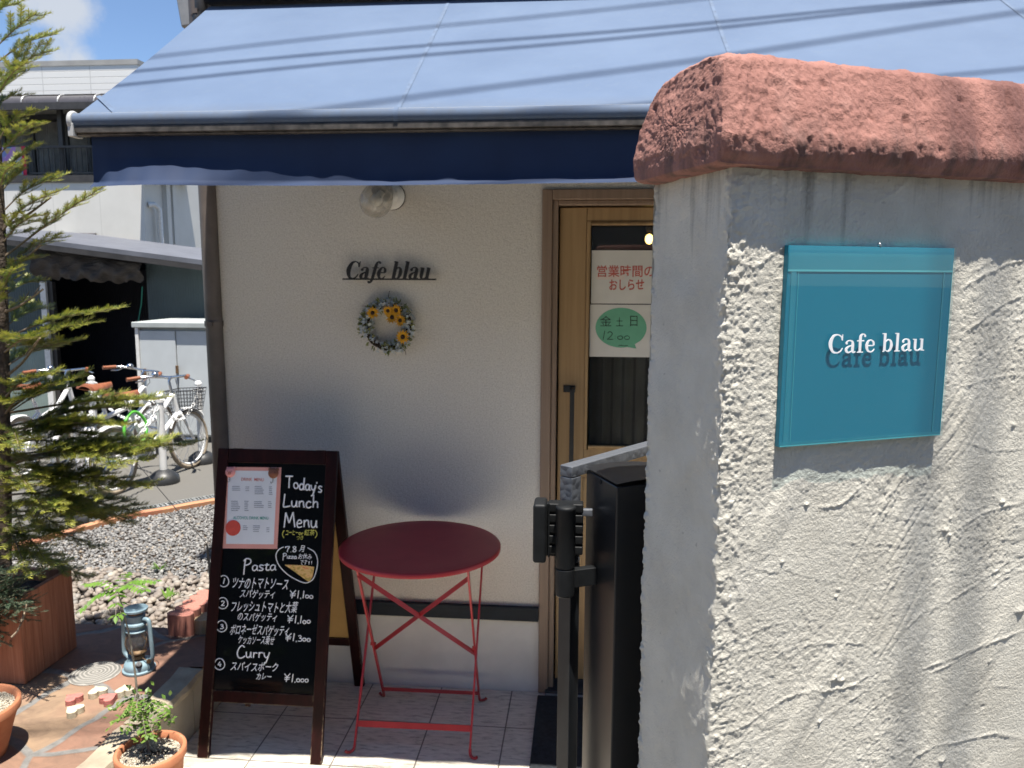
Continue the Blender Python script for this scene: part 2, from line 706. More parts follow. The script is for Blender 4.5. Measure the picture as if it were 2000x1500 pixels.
    grout = m.ramp(m.noise(40, 4), [(.3, (0.1224, 0.1188, 0.1116)), (.7, (0.1944, 0.1872, 0.1764))])
    col = m.mix(gm, cell, grout)
    bb = m.bump(m.ramp(v1.outputs['Distance'], [(.02, (0, 0, 0)), (.055, (1, 1, 1))]), .7, .006)
    bb = m.bump(cl, .5, .006, bb)
    bb = m.bump(m.noise(90, 5, .65), .35, .002, bb)
    m.set(col, .8, 0, bb)
    MT['flag'] = m.m
    m = Mat('split_stone')
    cl = m.noise(20, 6, .65)
    col = m.ramp(cl, [(.3, (.22, .185, .14)), (.5, (.42, .37, .29)), (.7, (.52, .47, .38))])
    m.set(col, .85, 0, m.bump(cl, .8, .01))
    MT['splitstone'] = m.m
    m = Mat('buff_tile')
    col = m.ramp(m.noise(8, 5), [(.3, (0.324, 0.279, 0.2115)), (.7, (0.396, 0.351, 0.2745))])
    m.set(col, .8, 0, m.bump(m.noise(200, 3), .15, .002))
    MT['buff'] = m.m
    MT['buff_lip'] = plain('buff_sandstone', (0.352, 0.296, 0.216), .85, .2, 9, .5, 60, .004)
    MT['soil'] = plain('soil', (.055, .038, .026), .95, .5, 60, 1.0, 90, .02)
    m = Mat('asphalt')
    col = m.ramp(m.noise(220, 4, .8), [(.3, (0.0756, 0.07308, 0.06804)), (.7, (0.1361, 0.131, 0.121))])
    col = m.mix(m.math('MULTIPLY', m.noise(1.6, 5), .6), col, (.125, .116, .10))
    m.set(col, .9, 0, m.bump(m.noise(180, 3), .5, .006))
    MT['asphalt'] = m.m
    m = Mat('street_asphalt')
    col = m.ramp(m.noise(30, 6, .7), [(.3, (.085, .082, .076)), (.7, (.125, .12, .11))])
    m.set(col, .9, 0, m.bump(m.noise(120, 4), .3, .004))
    MT['street'] = m.m

    def island(name, stops, rough=.7, sc=60):
        m = Mat(name)
        g = m.node('NewGeometry')
        c = m.ramp(g.outputs['Random Per Island'], stops)
        f = m.noise(sc, 4)
        c = m.mix(m.math('MULTIPLY', f, .5), c, (.20, .18, .16))
        m.set(c, rough, 0, m.bump(f, .3, .003))
        return m.m
    MT['gravel'] = island('grey_gravel', [(0, (0.09672, 0.1004, 0.1042)), (.35, (0.1562, 0.1577, 0.16)), (.7, (0.2306, 0.2292, 0.2232)), (.92, (0.3571, 0.3497, 0.3385)), (1, (0.2827, 0.2083, 0.1265))])
    MT['pebble'] = island('river_pebble', [(0, (0.12, 0.092, 0.076)), (.25, (0.24, 0.192, 0.152)), (.5, (0.176, 0.144, 0.12)), (.75, (0.336, 0.284, 0.228)), (.9, (0.176, 0.168, 0.16)), (1, (0.44, 0.392, 0.32))], .65)
    MT['potgrit'] = island('pot_grit', [(0, (.30, .25, .18)), (.5, (.56, .50, .38)), (.85, (.66, .61, .50)), (1, (.12, .085, .06))], .8)
    # timber
    m = Mat('planter_wood')
    g = m.noise(1, 6, .65, m.map((55, 55, 3)), .5)
    g2 = m.noise(1, 4, .5, m.map((14, 14, 1.2)))
    col = m.ramp(g, [(.28, (0.2313, 0.0775, 0.0375)), (.5, (0.4, 0.1562, 0.08125)), (.72, (0.575, 0.2687, 0.1562))])
    col = m.mix(m.math('MULTIPLY', g2, .5), col, (.44, .19, .11))
    m.set(col, .7, 0, m.bump(g, .5, .004))
    MT['planter'] = m.m
    m = Mat('door_wood')
    g = m.noise(1, 5, .6, m.map((45, 45, 1.4)), .4)
    m.set(m.ramp(g, [(.3, (.285, .175, .078)), (.7, (.40, .262, .125))]), .5, 0, m.bump(g, .12, .001))
    MT['doorwood'] = m.m
    m = Mat('door_frame_brown')
    g = m.noise(1, 5, .6, m.map((60, 60, 1.2)))
    m.set(m.ramp(g, [(.3, (.20, .135, .092)), (.7, (.29, .205, .150))]), .5, 0, m.bump(g, .1, .001))
    MT['frame'] = m.m
    m = Mat('mahogany_paint')
    ed = m.node('NewGeometry')
    bv = m.node('Bevel')
    bv.inputs['Radius'].default_value = .004
    g = m.noise(1, 4, .6, m.map((30, 30, 6)))
    col = m.ramp(g, [(.3, (.009, .0022, .0022)), (.7, (.026, .005, .0045))])
    sp = m.node('SeparateXYZ')
    m.l.new(m.co, sp.inputs[0])
    low = m.node('MapRange')
    low.inputs['From Min'].default_value = .32
    low.inputs['From Max'].default_value = .0
    m.l.new(sp.outputs['Z'], low.inputs['Value'])
    dt = m.node('VectorMath')
    dt.operation = 'DOT_PRODUCT'
    m.l.new(bv.outputs[0], dt.inputs[0])
    m.l.new(ed.outputs['True Normal'], dt.inputs[1])
    edge = m.math('MULTIPLY', m.math('SUBTRACT', .985, dt.outputs['Value']), 30, True)
    wear = m.math('MULTIPLY', m.math('MULTIPLY', edge, m.math('MULTIPLY', m.math('SUBTRACT', m.noise(60, 4), .42), 6, True)), low.outputs[0], True)
    col = m.mix(wear, col, (.42, .33, .22))
    m.set(col, .42, 0)
    m.b.inputs['Specular IOR Level'].default_value = .16
    MT['mahogany'] = m.m
    m = Mat('chalkboard_black')
    sm = m.noise(5, 4)
    m.set(m.ramp(sm, [(.3, (.002, .003, .004)), (.8, (.004, .005, .006))]), .10, 0)
    m.b.inputs['Specular IOR Level'].default_value = .22
    MT['board'] = m.m
    MT['mdf'] = plain('mdf_back', (.42, .25, .08), .7, .08, 6, .05)
    MT['chalk'] = plain('white_chalk', (.80, .81, .84), .9, .05, 80, .1)
    MT['chalk_y'] = plain('yellow_chalk', (.60, .58, .12), .9, .1, 80, .1)
    m = Mat('red_enamel')
    f = m.noise(14, 4)
    m.set(m.ramp(f, [(.3, (.27, .016, .022)), (.7, (.34, .024, .03))]), .36, 0, m.bump(m.noise(300, 2), .05, .0005))
    MT['red'] = m.m
    m = Mat('red_table_top')
    f = m.noise(9, 4)
    m.set(m.ramp(f, [(.3, (0.351, 0.021, 0.028)), (.7, (0.416, 0.03, 0.0378))]), .42, 0, m.bump(m.noise(300, 2), .06, .0005))
    MT['redtop'] = m.m
    # gate
    MT['gate_black'] = plain('gate_powder_coat', (.011, .013, .016), .38, .25, 20, .12, 500, .0006)
    MT['gate_post'] = plain('gate_post_coat', (.012, .013, .015), .32, .05, 3, 0)
    MT['hinge'] = plain('hinge_black', (.008, .009, .010), .55, .3, 40, .3, 300, .001, spec=.25)
    m = Mat('hammered_bar')
    vo = m.node('TexVoronoi')
    vo.inputs['Scale'].default_value = 95
    m.l.new(m.co, vo.inputs['Vector'])
    m.set((.085, .092, .105), .42, 0, m.bump(vo.outputs['Distance'], .3, -.004))
    MT['hammered'] = m.m
    MT['mat'] = plain('rubber_mat', (.012, .016, .021), .85, .4, 60, .5, 220, .004)
    # plaque
    m = Mat('plaque_teal')
    m.set(m.ramp(m.noise(3, 3), [(.3, (0.0121, 0.2081, 0.2969)), (.7, (0.01452, 0.225, 0.3174))]), .5)
    MT['teal'] = m.m
    MT['teal_refraction'] = plain('plaque_painted_refraction', (0.03128, 0.2639, 0.3421), .25, .06, 8, 0)  # lighter teal stands in for light refracted at the acrylic edges
    MT['teal_glint'] = plain('plaque_painted_glint', (0.126, 0.522, 0.567), .2, .05, 8, 0)  # bright cyan painted as the glint of the refracted top edge
    MT['acrylic'] = thin_glass('clear_acrylic', (.93, .99, 1.0), .015, .55)
    MT['letter_white'] = plain('letter_white', (.82, .83, .84), .6, .03, 60, .1)
    MT['black_paint'] = plain('black_letters', (.010, .010, .012), .55, .2, 40, .1)
    MT['steel'] = plain('steel', (.50, .50, .50), .3, .1, 40, .05, metal=1.0)
    MT['galv'] = plain('galvanised', (.32, .33, .335), .5, .2, 25, .12, 120, metal=.5)
    MT['glass'] = thin_glass('door_glass', (.80, .84, .84), .01, 1.0, .02)
    MT['lampglass'] = thin_glass('ribbed_glass', (.90, .88, .82), .06, 2.6, .25)
    MT['lantglass'] = thin_glass('lantern_glass', (.92, .93, .90), .03, 1.2, .05)
    MT['paper'] = plain('paper', (.66, .64, .59), .8, .04, 10, .05)
    MT['menu_white'] = plain('menu_paper', (.72, .75, .79), .45, .03, 10, .02)
    MT['menu_pink'] = plain('menu_border', (.70, .33, .28), .45, .05, 20, .02)
    MT['ink_grey'] = plain('ink_grey', (.30, .32, .36), .7, .1, 30, 0)
    MT['ink_red'] = plain('ink_red', (.55, .13, .10), .7, .1, 30, 0)
    MT['ink_green'] = plain('ink_green', (.10, .36, .30), .7, .1, 30, 0)
    MT['ink_dark'] = plain('ink_dark', (.03, .045, .04), .8, .1, 30, 0)
    MT['bubble'] = plain('bubble_green', (.15, .42, .27), .8, .05, 20, .02)
    MT['tape'] = plain('masking_strip', (.72, .62, .55), .7, .05, 20, 0)
    MT['sticker'] = plain('red_sticker', (.62, .075, .05), .5, .1, 40, .02)
    MT['pig'] = plain('pig_pink', (.72, .30, .29), .5, .05, 40, .02)
    MT['bear'] = plain('bear_brown', (.20, .072, .035), .5, .05, 40, .02)
    m = Mat('pizza_print')
    f = m.noise(70, 3, .6)
    m.set(m.ramp(f, [(.30, (.16, .20, .035)), (.45, (.62, .36, .10)), (.56, (.70, .50, .21)), (.66, (.60, .15, .04)), (.75, (.68, .48, .20))]), .5)
    MT['pizza'] = m.m
    # plants
    def leafm(name, stops, rough=.5, trans=.25):
        m = Mat(name)
        g = m.node('NewGeometry')
        c = m.ramp(g.outputs['Random Per Island'], stops)
        c = m.mix(m.math('MULTIPLY', m.noise(9, 3), .5), c, stops[-1][1])
        m.set(c, rough)
        m.b.inputs['Subsurface Weight'].default_value = 0
        # thin leaves let light through
        tl = m.node('BsdfTranslucent')
        m.l.new(c, tl.inputs['Color'])
        mx = m.node('MixShader')
        mx.inputs[0].default_value = trans
        m.l.new(m.b.outputs[0], mx.inputs[1])
        m.l.new(tl.outputs[0], mx.inputs[2])
        m.l.new(mx.outputs[0], m.n['Material Output'].inputs['Surface'])
        return m.m
    MT['needle'] = leafm('fir_needle', [(0, (0.0792, 0.1352, 0.035)), (.4, (0.1408, 0.1924, 0.042)), (.75, (0.2552, 0.286, 0.055)), (1, (0.1936, 0.2496, 0.05))], .42)
    MT['needle_tip'] = leafm('fir_needle_tip', [(0, (0.234, 0.2575, 0.05)), (.5, (0.396, 0.3914, 0.07)), (1, (0.306, 0.3193, 0.06))], .42)
    MT['juniper'] = leafm('juniper_needle', [(0, (.045, .085, .05)), (.5, (.085, .14, .085)), (1, (.07, .12, .07))], .5)
    MT['leaf'] = leafm('bright_leaf', [(0, (.075, .17, .02)), (.5, (.12, .25, .03)), (1, (.17, .30, .05))], .35, .35)
    MT['leafdark'] = leafm('small_leaf', [(0, (.05, .12, .02)), (.5, (.10, .20, .03)), (1, (.20, .29, .06))], .4, .3)
    MT['bark'] = plain('bark', (.085, .062, .045), .9, .4, 40, 1.0, 60, .01)
    MT['twig'] = plain('pale_twig', (.23, .175, .12), .85, .3, 60, .4, 120, .004)
    MT['greystem'] = plain('grey_stem', (.19, .17, .14), .8, .25, 60, .2)
    m = Mat('terracotta')
    f = m.noise(12, 6, .6)
    col = m.ramp(f, [(.3, (.33, .115, .052)), (.6, (.44, .175, .085)), (.85, (.53, .265, .16))])
    m.set(col, .8, 0, m.bump(m.noise(120, 4), .2, .002))
    MT['terracotta'] = m.m
    m = Mat('lantern_paint')
    f = m.noise(20, 5, .65)
    col = m.ramp(f, [(.3, (.16, .235, .275)), (.62, (.20, .29, .335)), (.70, (.22, .30, .34)), (.78, (.20, .095, .04))])
    m.set(col, .45, 0, m.bump(f, .15, .002))
    MT['lantern'] = m.m
    MT['rust'] = plain('rusty_brass', (.17, .10, .05), .6, .4, 40, .3, metal=.3)
    MT['cream_stone'] = plain('cream_stone', (0.527, 0.4675, 0.34), .85, .12, 50, .5, 150, .003)
    MT['pink_stone'] = plain('pink_stone', (.44, .155, .13), .85, .15, 50, .5, 150, .003)
    m = Mat('ring_stone')
    sp = m.node('TexWave')
    sp.wave_type = 'RINGS'
    sp.rings_direction = 'Z'
    sp.inputs['Scale'].default_value = 22
    sp.inputs['Distortion'].default_value = 3
    sp.inputs['Detail'].default_value = 2
    m.l.new(m.co, sp.inputs['Vector'])
    m.set(m.ramp(sp.outputs['Fac'], [(.2, (.16, .155, .14)), (.7, (.29, .275, .25))]), .9, 0, m.bump(sp.outputs['Fac'], .7, .006))
    MT['ringstone'] = m.m
    m = Mat('edging_red')
    f = m.noise(1, 4, .6, m.map((130, 130, 8)))
    m.set(m.ramp(f, [(.3, (.30, .115, .085)), (.7, (.44, .19, .145))]), .88, 0, m.bump(f, .6, .004))
    MT['edging'] = m.m
    m = Mat('edging_buff')
    f = m.noise(1, 4, .6, m.map((130, 130, 8)))
    m.set(m.ramp(f, [(.3, (.36, .26, .155)), (.7, (.52, .40, .26))]), .88, 0, m.bump(f, .6, .004))
    MT['edgebuff'] = m.m
    m = Mat('orange_kerb')
    col = m.ramp(m.noise(5, 3), [(.35, (0.357, 0.136, 0.0765)), (.5, (0.425, 0.2125, 0.1105)), (.7, (0.391, 0.1615, 0.0935))])
    m.set(col, .9, 0, m.bump(m.noise(90, 3), .3, .004))
    MT['kerb'] = m.m
    MT['grating'] = plain('grating_steel', (.36, .37, .36), .6, .2, 30, .1, metal=.4)
    # bicycles and posts
    MT['white_paint'] = plain('white_enamel', (.78, .78, .77), .3, .03, 20, .02, coat=.3)
    MT['rubber'] = plain('rubber', (.05, .048, .045), .8, .2, 40, .1)
    MT['tan_tyre'] = plain('tan_tyre', (.33, .27, .20), .8, .15, 40, .1)
    MT['tan'] = plain('tan_leather', (.25, .085, .038), .45, .15, 30, .05)
    MT['green_lock'] = plain('green_lock', (.10, .42, .05), .4, .1, 30, .02)
    MT['dark_metal'] = plain('dark_metal', (.035, .035, .038), .45, .2, 40, .05)
    MT['chrome'] = plain('chrome', (.62, .62, .62), .2, .05, 40, 0, metal=1.0)
    MT['post_white'] = plain('post_plastic', (.76, .76, .75), .5, .05, 12, .02)
    MT['post_base'] = plain('post_base', (.028, .029, .031), .45, .2, 20, .2)
    # background buildings
    m = Mat('house_siding')
    br = m.node('TexBrick')
    br.inputs['Scale'].default_value = 1
    br.inputs['Brick Width'].default_value = .9
    br.inputs['Row Height'].default_value = 30.0
    br.offset = 0
    br.inputs['Mortar Size'].default_value = .008
    m.l.new(m.map((1, 1, 1), (R(90), 0, 0)), br.inputs['Vector'])
    col = m.ramp(m.noise(2, 5), [(.3, (.60, .585, .54)), (.7, (.66, .645, .60))])
    col = m.mix(m.math('MULTIPLY', br.outputs['Fac'], .4), col, (.42, .41, .37))
    m.set(col, .85, 0, m.bump(m.noise(60, 4), .2, .006))
    MT['siding'] = m.m
    m = Mat('parapet_tile')
    br = m.node('TexBrick')
    br.inputs['Scale'].default_value = 1
    br.offset = 0
    br.inputs['Brick Width'].default_value = .9
    br.inputs['Row Height'].default_value = .11
    br.inputs['Mortar Size'].default_value = .008
    m.l.new(m.map((1, 1, 1), (R(90), 0, 0)), br.inputs['Vector'])
    col = m.mix(m.math('MULTIPLY', br.outputs['Fac'], .6), (.70, .69, .66), (.40, .39, .37))
    m.set(col, .7, 0, m.bump(br.outputs['Fac'], .5, -.01))
    MT['parapet'] = m.m
    MT['parapet_cap'] = plain('parapet_cap', (.33, .32, .30), .6, .1, 4, .05)
    MT['dark_brown'] = plain('dark_brown_metal', (.040, .036, .034), .5, .2, 10, .05)
    MT['smoked'] = plain('smoked_canopy', (.075, .070, .075), .3, .1, 6, .02)
    MT['house_glass'] = plain('window_dark', (.018, .021, .023), .12, .2, 3, 0)
    MT['curtain'] = plain('curtain', (.42, .40, .36), .9, .2, 6, .1)
    MT['laundry'] = None
    m = Mat('towel_print')
    vo = m.node('TexVoronoi')
    vo.inputs['Scale'].default_value = 7
    m.l.new(m.co, vo.inputs['Vector'])
    sc = m.node('SeparateColor')
    m.l.new(vo.outputs['Color'], sc.inputs[0])
    m.set(m.ramp(sc.outputs[0], [(0, (.55, .55, .62)), (.3, (.42, .20, .50)), (.5, (.12, .30, .52)), (.7, (.60, .40, .10)), (1, (.10, .36, .30))]), .9)
    MT['laundry'] = m.m
    MT['towel_red'] = plain('towel_red', (.55, .03, .07), .9, .1, 10, .05)

    def corr(name, c, per=.075):
        m = Mat(name)
        w = m.node('TexWave')
        w.inputs['Scale'].default_value = 1/per/1.0*.31416*2.6
        w.bands_direction = 'X'
        m.l.new(m.co, w.inputs['Vector'])
        f = m.noise(3, 5)
        col = m.ramp(f, [(.3, tuple(q*.8 for q in c)), (.7, tuple(q*1.15 for q in c))])
        m.set(col, .6, 0, m.bump(w.outputs['Fac'], .35, .008))
        return m.m
    MT['corr_green'] = corr('corrugated_green', (.055, .078, .080))
    MT['corr_pale'] = corr('corrugated_pale_green', (.21, .265, .24))
    MT['corr_navy'] = corr('corrugated_navy', (.007, .010, .020))
    MT['shed_dark'] = plain('shed_inside', (.012, .013, .016), .9, .3, 4, .1)
    MT['shed_roof'] = plain('shed_roof', (.13, .135, .155), .45, .15, 4, .1, 20, .01)
    m = Mat('tarp')
    f = m.noise(1, 5, .6, m.map((2.5, 6, 9)), 1.5)
    m.set(m.ramp(f, [(.3, (.050, .043, .038)), (.6, (.085, .072, .064)), (.8, (.17, .145, .125))]), .75, 0, m.bump(f, .9, .05))
    MT['tarp'] = m.m
    MT['cabinet'] = plain('cabinet_panel', (.52, .55, .56), .5, .05, 4, .04)
    MT['cabinet_trim'] = plain('cabinet_trim', (.40, .43, .42), .5, .08, 8, .04)
    MT['green_cord'] = plain('green_cord', (.02, .20, .13), .7, .1, 30, .1)
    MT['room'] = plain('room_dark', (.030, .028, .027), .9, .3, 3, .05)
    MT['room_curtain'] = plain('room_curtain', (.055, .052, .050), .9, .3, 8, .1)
    m = Mat('lamp_glow')
    m.set((.9, .7, .3), .4)
    m.b.inputs['Emission Color'].default_value = (1, .62, .16, 1)
    m.b.inputs['Emission Strength'].default_value = 4.0
    MT['glow'] = m.m
    MT['cable'] = plain('cable_black', (.018, .018, .018), .6, .1, 30, 0)
    MT['yellow'] = plain('sunflower_petal', (.72, .36, .015), .7, .2, 60, .1)
    MT['seedhead'] = plain('sunflower_centre', (.035, .016, .008), .9, .3, 200, .5)
    MT['bluefl'] = leafm('pale_blue_flower', [(0, (.30, .38, .46)), (.6, (.46, .53, .60)), (1, (.62, .64, .62))], .7, .2)
    MT['wreathleaf'] = leafm('wreath_leaf', [(0, (.08, .11, .03)), (.6, (.24, .28, .09)), (1, (.42, .42, .16))], .6, .2)
    MT['vine'] = plain('vine_ring', (.045, .030, .018), .9, .4, 60, .5)


mk_materials()

# ------------------------------------------------------------------ the setting
D = 3.148            # facade plane
X_C = -1.50          # left corner of the cafe
PATIO_X = -1.468     # edge of the raised patio towards the porch
PATIO_Z = 0.22


def sheet(name, a, b, z, mat, cuts=1):
    mb = MB()
    xs = np.linspace(a[0], b[0], cuts+1)
    ys = np.linspace(a[1], b[1], cuts+1)
    G = np.zeros((cuts+1, cuts+1, 3))
    G[..., 0] = xs[:, None]
    G[..., 1] = ys[None, :]
    G[..., 2] = z
    mb.grid(G, smooth=False, flip=True)
    o = mb.build(name, mat)
    return tag(o, kind='structure')


sheet('ground', (-160, -160), (160, 160), -0.05, MT['street'], 4)
sheet('parking_lot', (-30, 3.6), (-1.7, 40), 0.08, MT['asphalt'], 8)
mb = MB()
mb.box((PATIO_X+.004, .62, -.045), (.02, 1.2, -.0005))
mb.box((PATIO_X+.004, 1.2001, -.045), (2.6, D-.003, 0))
tag(mb.build('porch_floor', MT['tile']), kind='structure')

# patio of crazy paving with a split-stone lip and tiled riser, uneven top
mb = MB()
nx, ny = 70, 60
xs = np.linspace(-5.0, PATIO_X-.045, nx)
ys = np.linspace(.6, 3.13, ny)
G = np.zeros((nx, ny, 3))
G[..., 0] = xs[:, None]
G[..., 1] = ys[None, :]
G[..., 2] = PATIO_Z+fbm(G[..., 0]*3, G[..., 1]*3, G[..., 0]*0, 3, 5)*.0025
mb.grid(G, flip=True)
mb.box((-5.0, .6, -.04), (PATIO_X-.05, 3.128, PATIO_Z-.01))
tag(mb.build('patio', MT['flag']), kind='structure')
mb = MB()
# lip stones: a row of uneven slabs along the edge
random.seed(3)
mbl = MB()
y = .62
while y < 3.10:
    L = random.uniform(.28, .46)
    y1 = min(y+L, 3.13)
    nseg = 10
    top = []
    G = np.zeros((nseg, 5, 3))
    for i in range(nseg):
        yy = y+.004+(y1-y-.008)*i/(nseg-1)
        e = PATIO_X+.014+random.uniform(-.006, .006)
        G[i, 0] = ((PATIO_X-.052 if y > 2.42 else PATIO_X-.085), yy, PATIO_Z-.02)
        G[i, 1] = ((PATIO_X-.050 if y > 2.42 else PATIO_X-.083+random.uniform(-.006, .006)), yy, PATIO_Z+.0045)
        G[i, 2] = (e-.008, yy, PATIO_Z+.003+random.uniform(-.001, .002))
        G[i, 3] = (e, yy, PATIO_Z-.012+random.uniform(-.003, .003))
        G[i, 4] = (e-.004, yy, PATIO_Z-.034)
    (mb if y > 2.42 else mbl).grid(G, smooth=False)
    y = y1
tag(mb.build('patio_lip', MT['flag']), kind='structure')
tag(mbl.build('patio_lip', MT['buff_lip']), kind='structure')
mb = MB()
y = 1.0
mb2 = MB()
for y0, y1, m_ in ((.62, 2.40, 's'), (2.405, 2.72, 'b'), (2.725, 3.03, 'b'), (3.035, 3.128, 'b')):
    (mb2 if m_ == 's' else mb).box((PATIO_X-.03, y0, -.04), (PATIO_X, y1, PATIO_Z-.034))
tag(mb.build('patio_riser', MT['buff'], bevel=.002), kind='structure')
G = np.zeros((90, 22, 3))
ys = np.linspace(.62, 2.40, 90)
zs = np.linspace(-.04, PATIO_Z-.030, 22)
G[..., 1] = ys[:, None]
G[..., 2] = zs[None, :]
G[..., 0] = PATIO_X+.004+np.abs(fbm(G[..., 1]*14, G[..., 2]*22, G[..., 1]*0, 4, 9))*.014
mb2.grid(G)
tag(mb2.build('patio_split_face', MT['splitstone']), kind='structure')

# gravel bed: ground sheet and thousands of single stones

def ico(sub):
    bm = bmesh.new()
    bmesh.ops.create_icosphere(bm, subdivisions=sub, radius=1)
    vs = np.array([v.co[:] for v in bm.verts])
    fs = [[v.index for v in f.verts] for f in bm.faces]
    bm.free()
    return vs, fs


def stones(name, pts, sizes, sub, mat, flat=.6, rough=.25, seed=1, smooth=False):
    rng = np.random.default_rng(seed)
    bv, bf = ico(sub)
    bf = np.array(bf)
    n = len(pts)
    V = np.repeat(bv[None], n, 0)*(1+rng.uniform(-rough, rough, (n, len(bv), 1)))
    sc = np.stack([rng.uniform(.75, 1.25, n), rng.uniform(.65, 1.0, n), np.full(n, flat)*rng.uniform(.8, 1.2, n)], 1)
    V = V*sc[:, None, :]
    a = rng.uniform(0, 6.28, n)
    tl = rng.uniform(-.5, .5, n)
    ct, st = np.cos(tl), np.sin(tl)
    y = V[..., 1]*ct[:, None]-V[..., 2]*st[:, None]
    z = V[..., 1]*st[:, None]+V[..., 2]*ct[:, None]
    c, s_ = np.cos(a), np.sin(a)
    x = V[..., 0]*c[:, None]-y*s_[:, None]
    y2 = V[..., 0]*s_[:, None]+y*c[:, None]
    V = np.stack([x, y2, z], -1)*np.asarray(sizes)[:, None, None]+np.asarray(pts)[:, None, :]
    F = bf[None]+(np.arange(n)*len(bv))[:, None, None]
    me = bpy.data.meshes.new(name)
    V = V.reshape(-1, 3)
    F = F.reshape(-1, 3)
    me.vertices.add(len(V))
    me.vertices.foreach_set('co', V.ravel())
    me.loops.add(F.size)
    me.loops.foreach_set('vertex_index', F.ravel().astype(np.int32))
    me.polygons.add(len(F))
    me.polygons.foreach_set('loop_start', np.arange(0, F.size, 3, dtype=np.int32))
    me.polygons.foreach_set('use_smooth', np.full(len(F), smooth))
    me.update(calc_edges=True)
    me.validate()
    me.materials.append(mat)
    o = bpy.data.objects.new(name, me)
    COL.objects.link(o)
    ORG[o.name] = Vector((0, 0, 0))
    return o


KERB = spline([on_z(0, 1080, .1), on_z(70, 1062, .1), on_z(130, 1045, .1), on_z(240, 1014, .1), on_z(330, 998, .1), on_z(412, 983, .1), (-1.9, 6.1, .1)], 8)
KERB = [np.array([-5.2, 3.35, .1]), np.array([-4.4, 3.75, .1])]+KERB
kx = np.array([k[0] for k in KERB])
mb = MB()
poly = [(-5.2, 3.131), (X_C-.02, 3.131), (X_C-.02, 6.1)]+[(float(k[0]), float(k[1])) for k in KERB[::-1]]
mb.prism(poly, (0, 0, 0), (1, 0, 0), (0, 1, 0), (0, 0, 1), .088)
tag(mb.build('gravel_bed', MT['soil']), kind='structure')
ky = np.array([k[1] for k in KERB])
rng = np.random.default_rng(11)
N = 60000
px = rng.uniform(-5.2, -1.56, N)
py = rng.uniform(3.14, 6.2, N)
lim = np.interp(px, kx, ky)-.04
edge_peb = 3.98+.25*(px+2.4)+.18*vnoise(px*3, py*3, px*0, 4)
d_keep = (py < lim) & (py > edge_peb-.10*rng.random(N))
gp = np.stack([px, py, .09+rng.uniform(-.004, .012, N)], 1)[d_keep]
tag(stones('grey_gravel', gp, rng.uniform(.005, .012, len(gp)), 1, MT['gravel'], .7, .3, 2), 'pale grey crushed gravel strip inside the orange kerb', 'gravel', kind='stuff')
N = 14000
px = rng.uniform(-4.2, -1.56, N)
py = rng.uniform(3.14, 4.6, N)
edge_peb = 3.98+.25*(px+2.4)+.18*vnoise(px*3, py*3, px*0, 4)
keep = py < edge_peb+.10*rng.random(N)
keep &= ~((px > -1.90) & (px < -1.62) & (py < 3.55))
pp = np.stack([px, py, .095+rng.uniform(-.006, .030, N)], 1)[keep][:4200]
tag(stones('river_pebbles', pp, rng.uniform(.011, .026, len(pp)), 2, MT['pebble'], .62, .07, 3, True), 'buff and brown rounded pebbles behind the stone patio', 'pebbles', kind='stuff')

# orange kerb and drain grating along the parking lot
mb = MB()
K = [Vector(k) for k in KERB]
L0, L1, L2 = [], [], []
for i, k in enumerate(K):
    t = (K[min(i+1, len(K)-1)]-K[max(i-1, 0)])
    t.z = 0
    t.normalize()
    nn = Vector((-t.y, t.x, 0))
    L0.append(k-nn*.005)
    L1.append(k+nn*.060)
    L2.append(k+nn*.062)
G = np.zeros((len(K), 4, 3))
for i in range(len(K)):
    G[i, 0] = (L0[i].x, L0[i].y, .05)
    G[i, 1] = (L0[i].x, L0[i].y, .118)
    G[i, 2] = (L1[i].x, L1[i].y, .118)
    G[i, 3] = (L1[i].x, L1[i].y, .05)
mb.grid(G, smooth=False)
tag(mb.build('kerb', MT['kerb']), kind='structure')
gr = thing('drain_grating', (float(K[-10].x), float(K[-10].y), .08), 'grey steel drain grating running along the orange kerb', 'drain grating')
mb = MB()
mb2 = MB()
for i in range(len(K)-28, len(K)-1):
    a, b = K[i], K[i+1]
    t = (b-a)
    t.z = 0
    ln = t.length
    t.normalize()
    nn = Vector((-t.y, t.x, 0))
    for o1 in (.075, .155):
        mb2.bar(Vector((a.x, a.y, .105))+nn*o1, Vector((b.x, b.y, .105))+nn*o1, .006, .03)
    q = 0
    while q < ln:
        c = a+t*q
        mb.bar(Vector((c.x, c.y, .108))+nn*.078, Vector((c.x, c.y, .108))+nn*.152, .006, .022)
        q += .022
mb2.build('side_rail', MT['grating'], gr)
mb.build('cross_bars', MT['grating'], gr)

# ------------------------------------------------------------------ the cafe
cafe = thing('cafe_building', (0, D, 0), 'cream stucco cafe front with a wooden glazed door and navy trim', 'building')
DX0, DX1 = -.172, .98       # outside of the door frame
TOPF = 2.075
mb = MB()
T = .16


def fine_wall(mb, x0, x1, z0, z1, y):
    mb.box((x0, y, z0), (x1, y+T, z1))


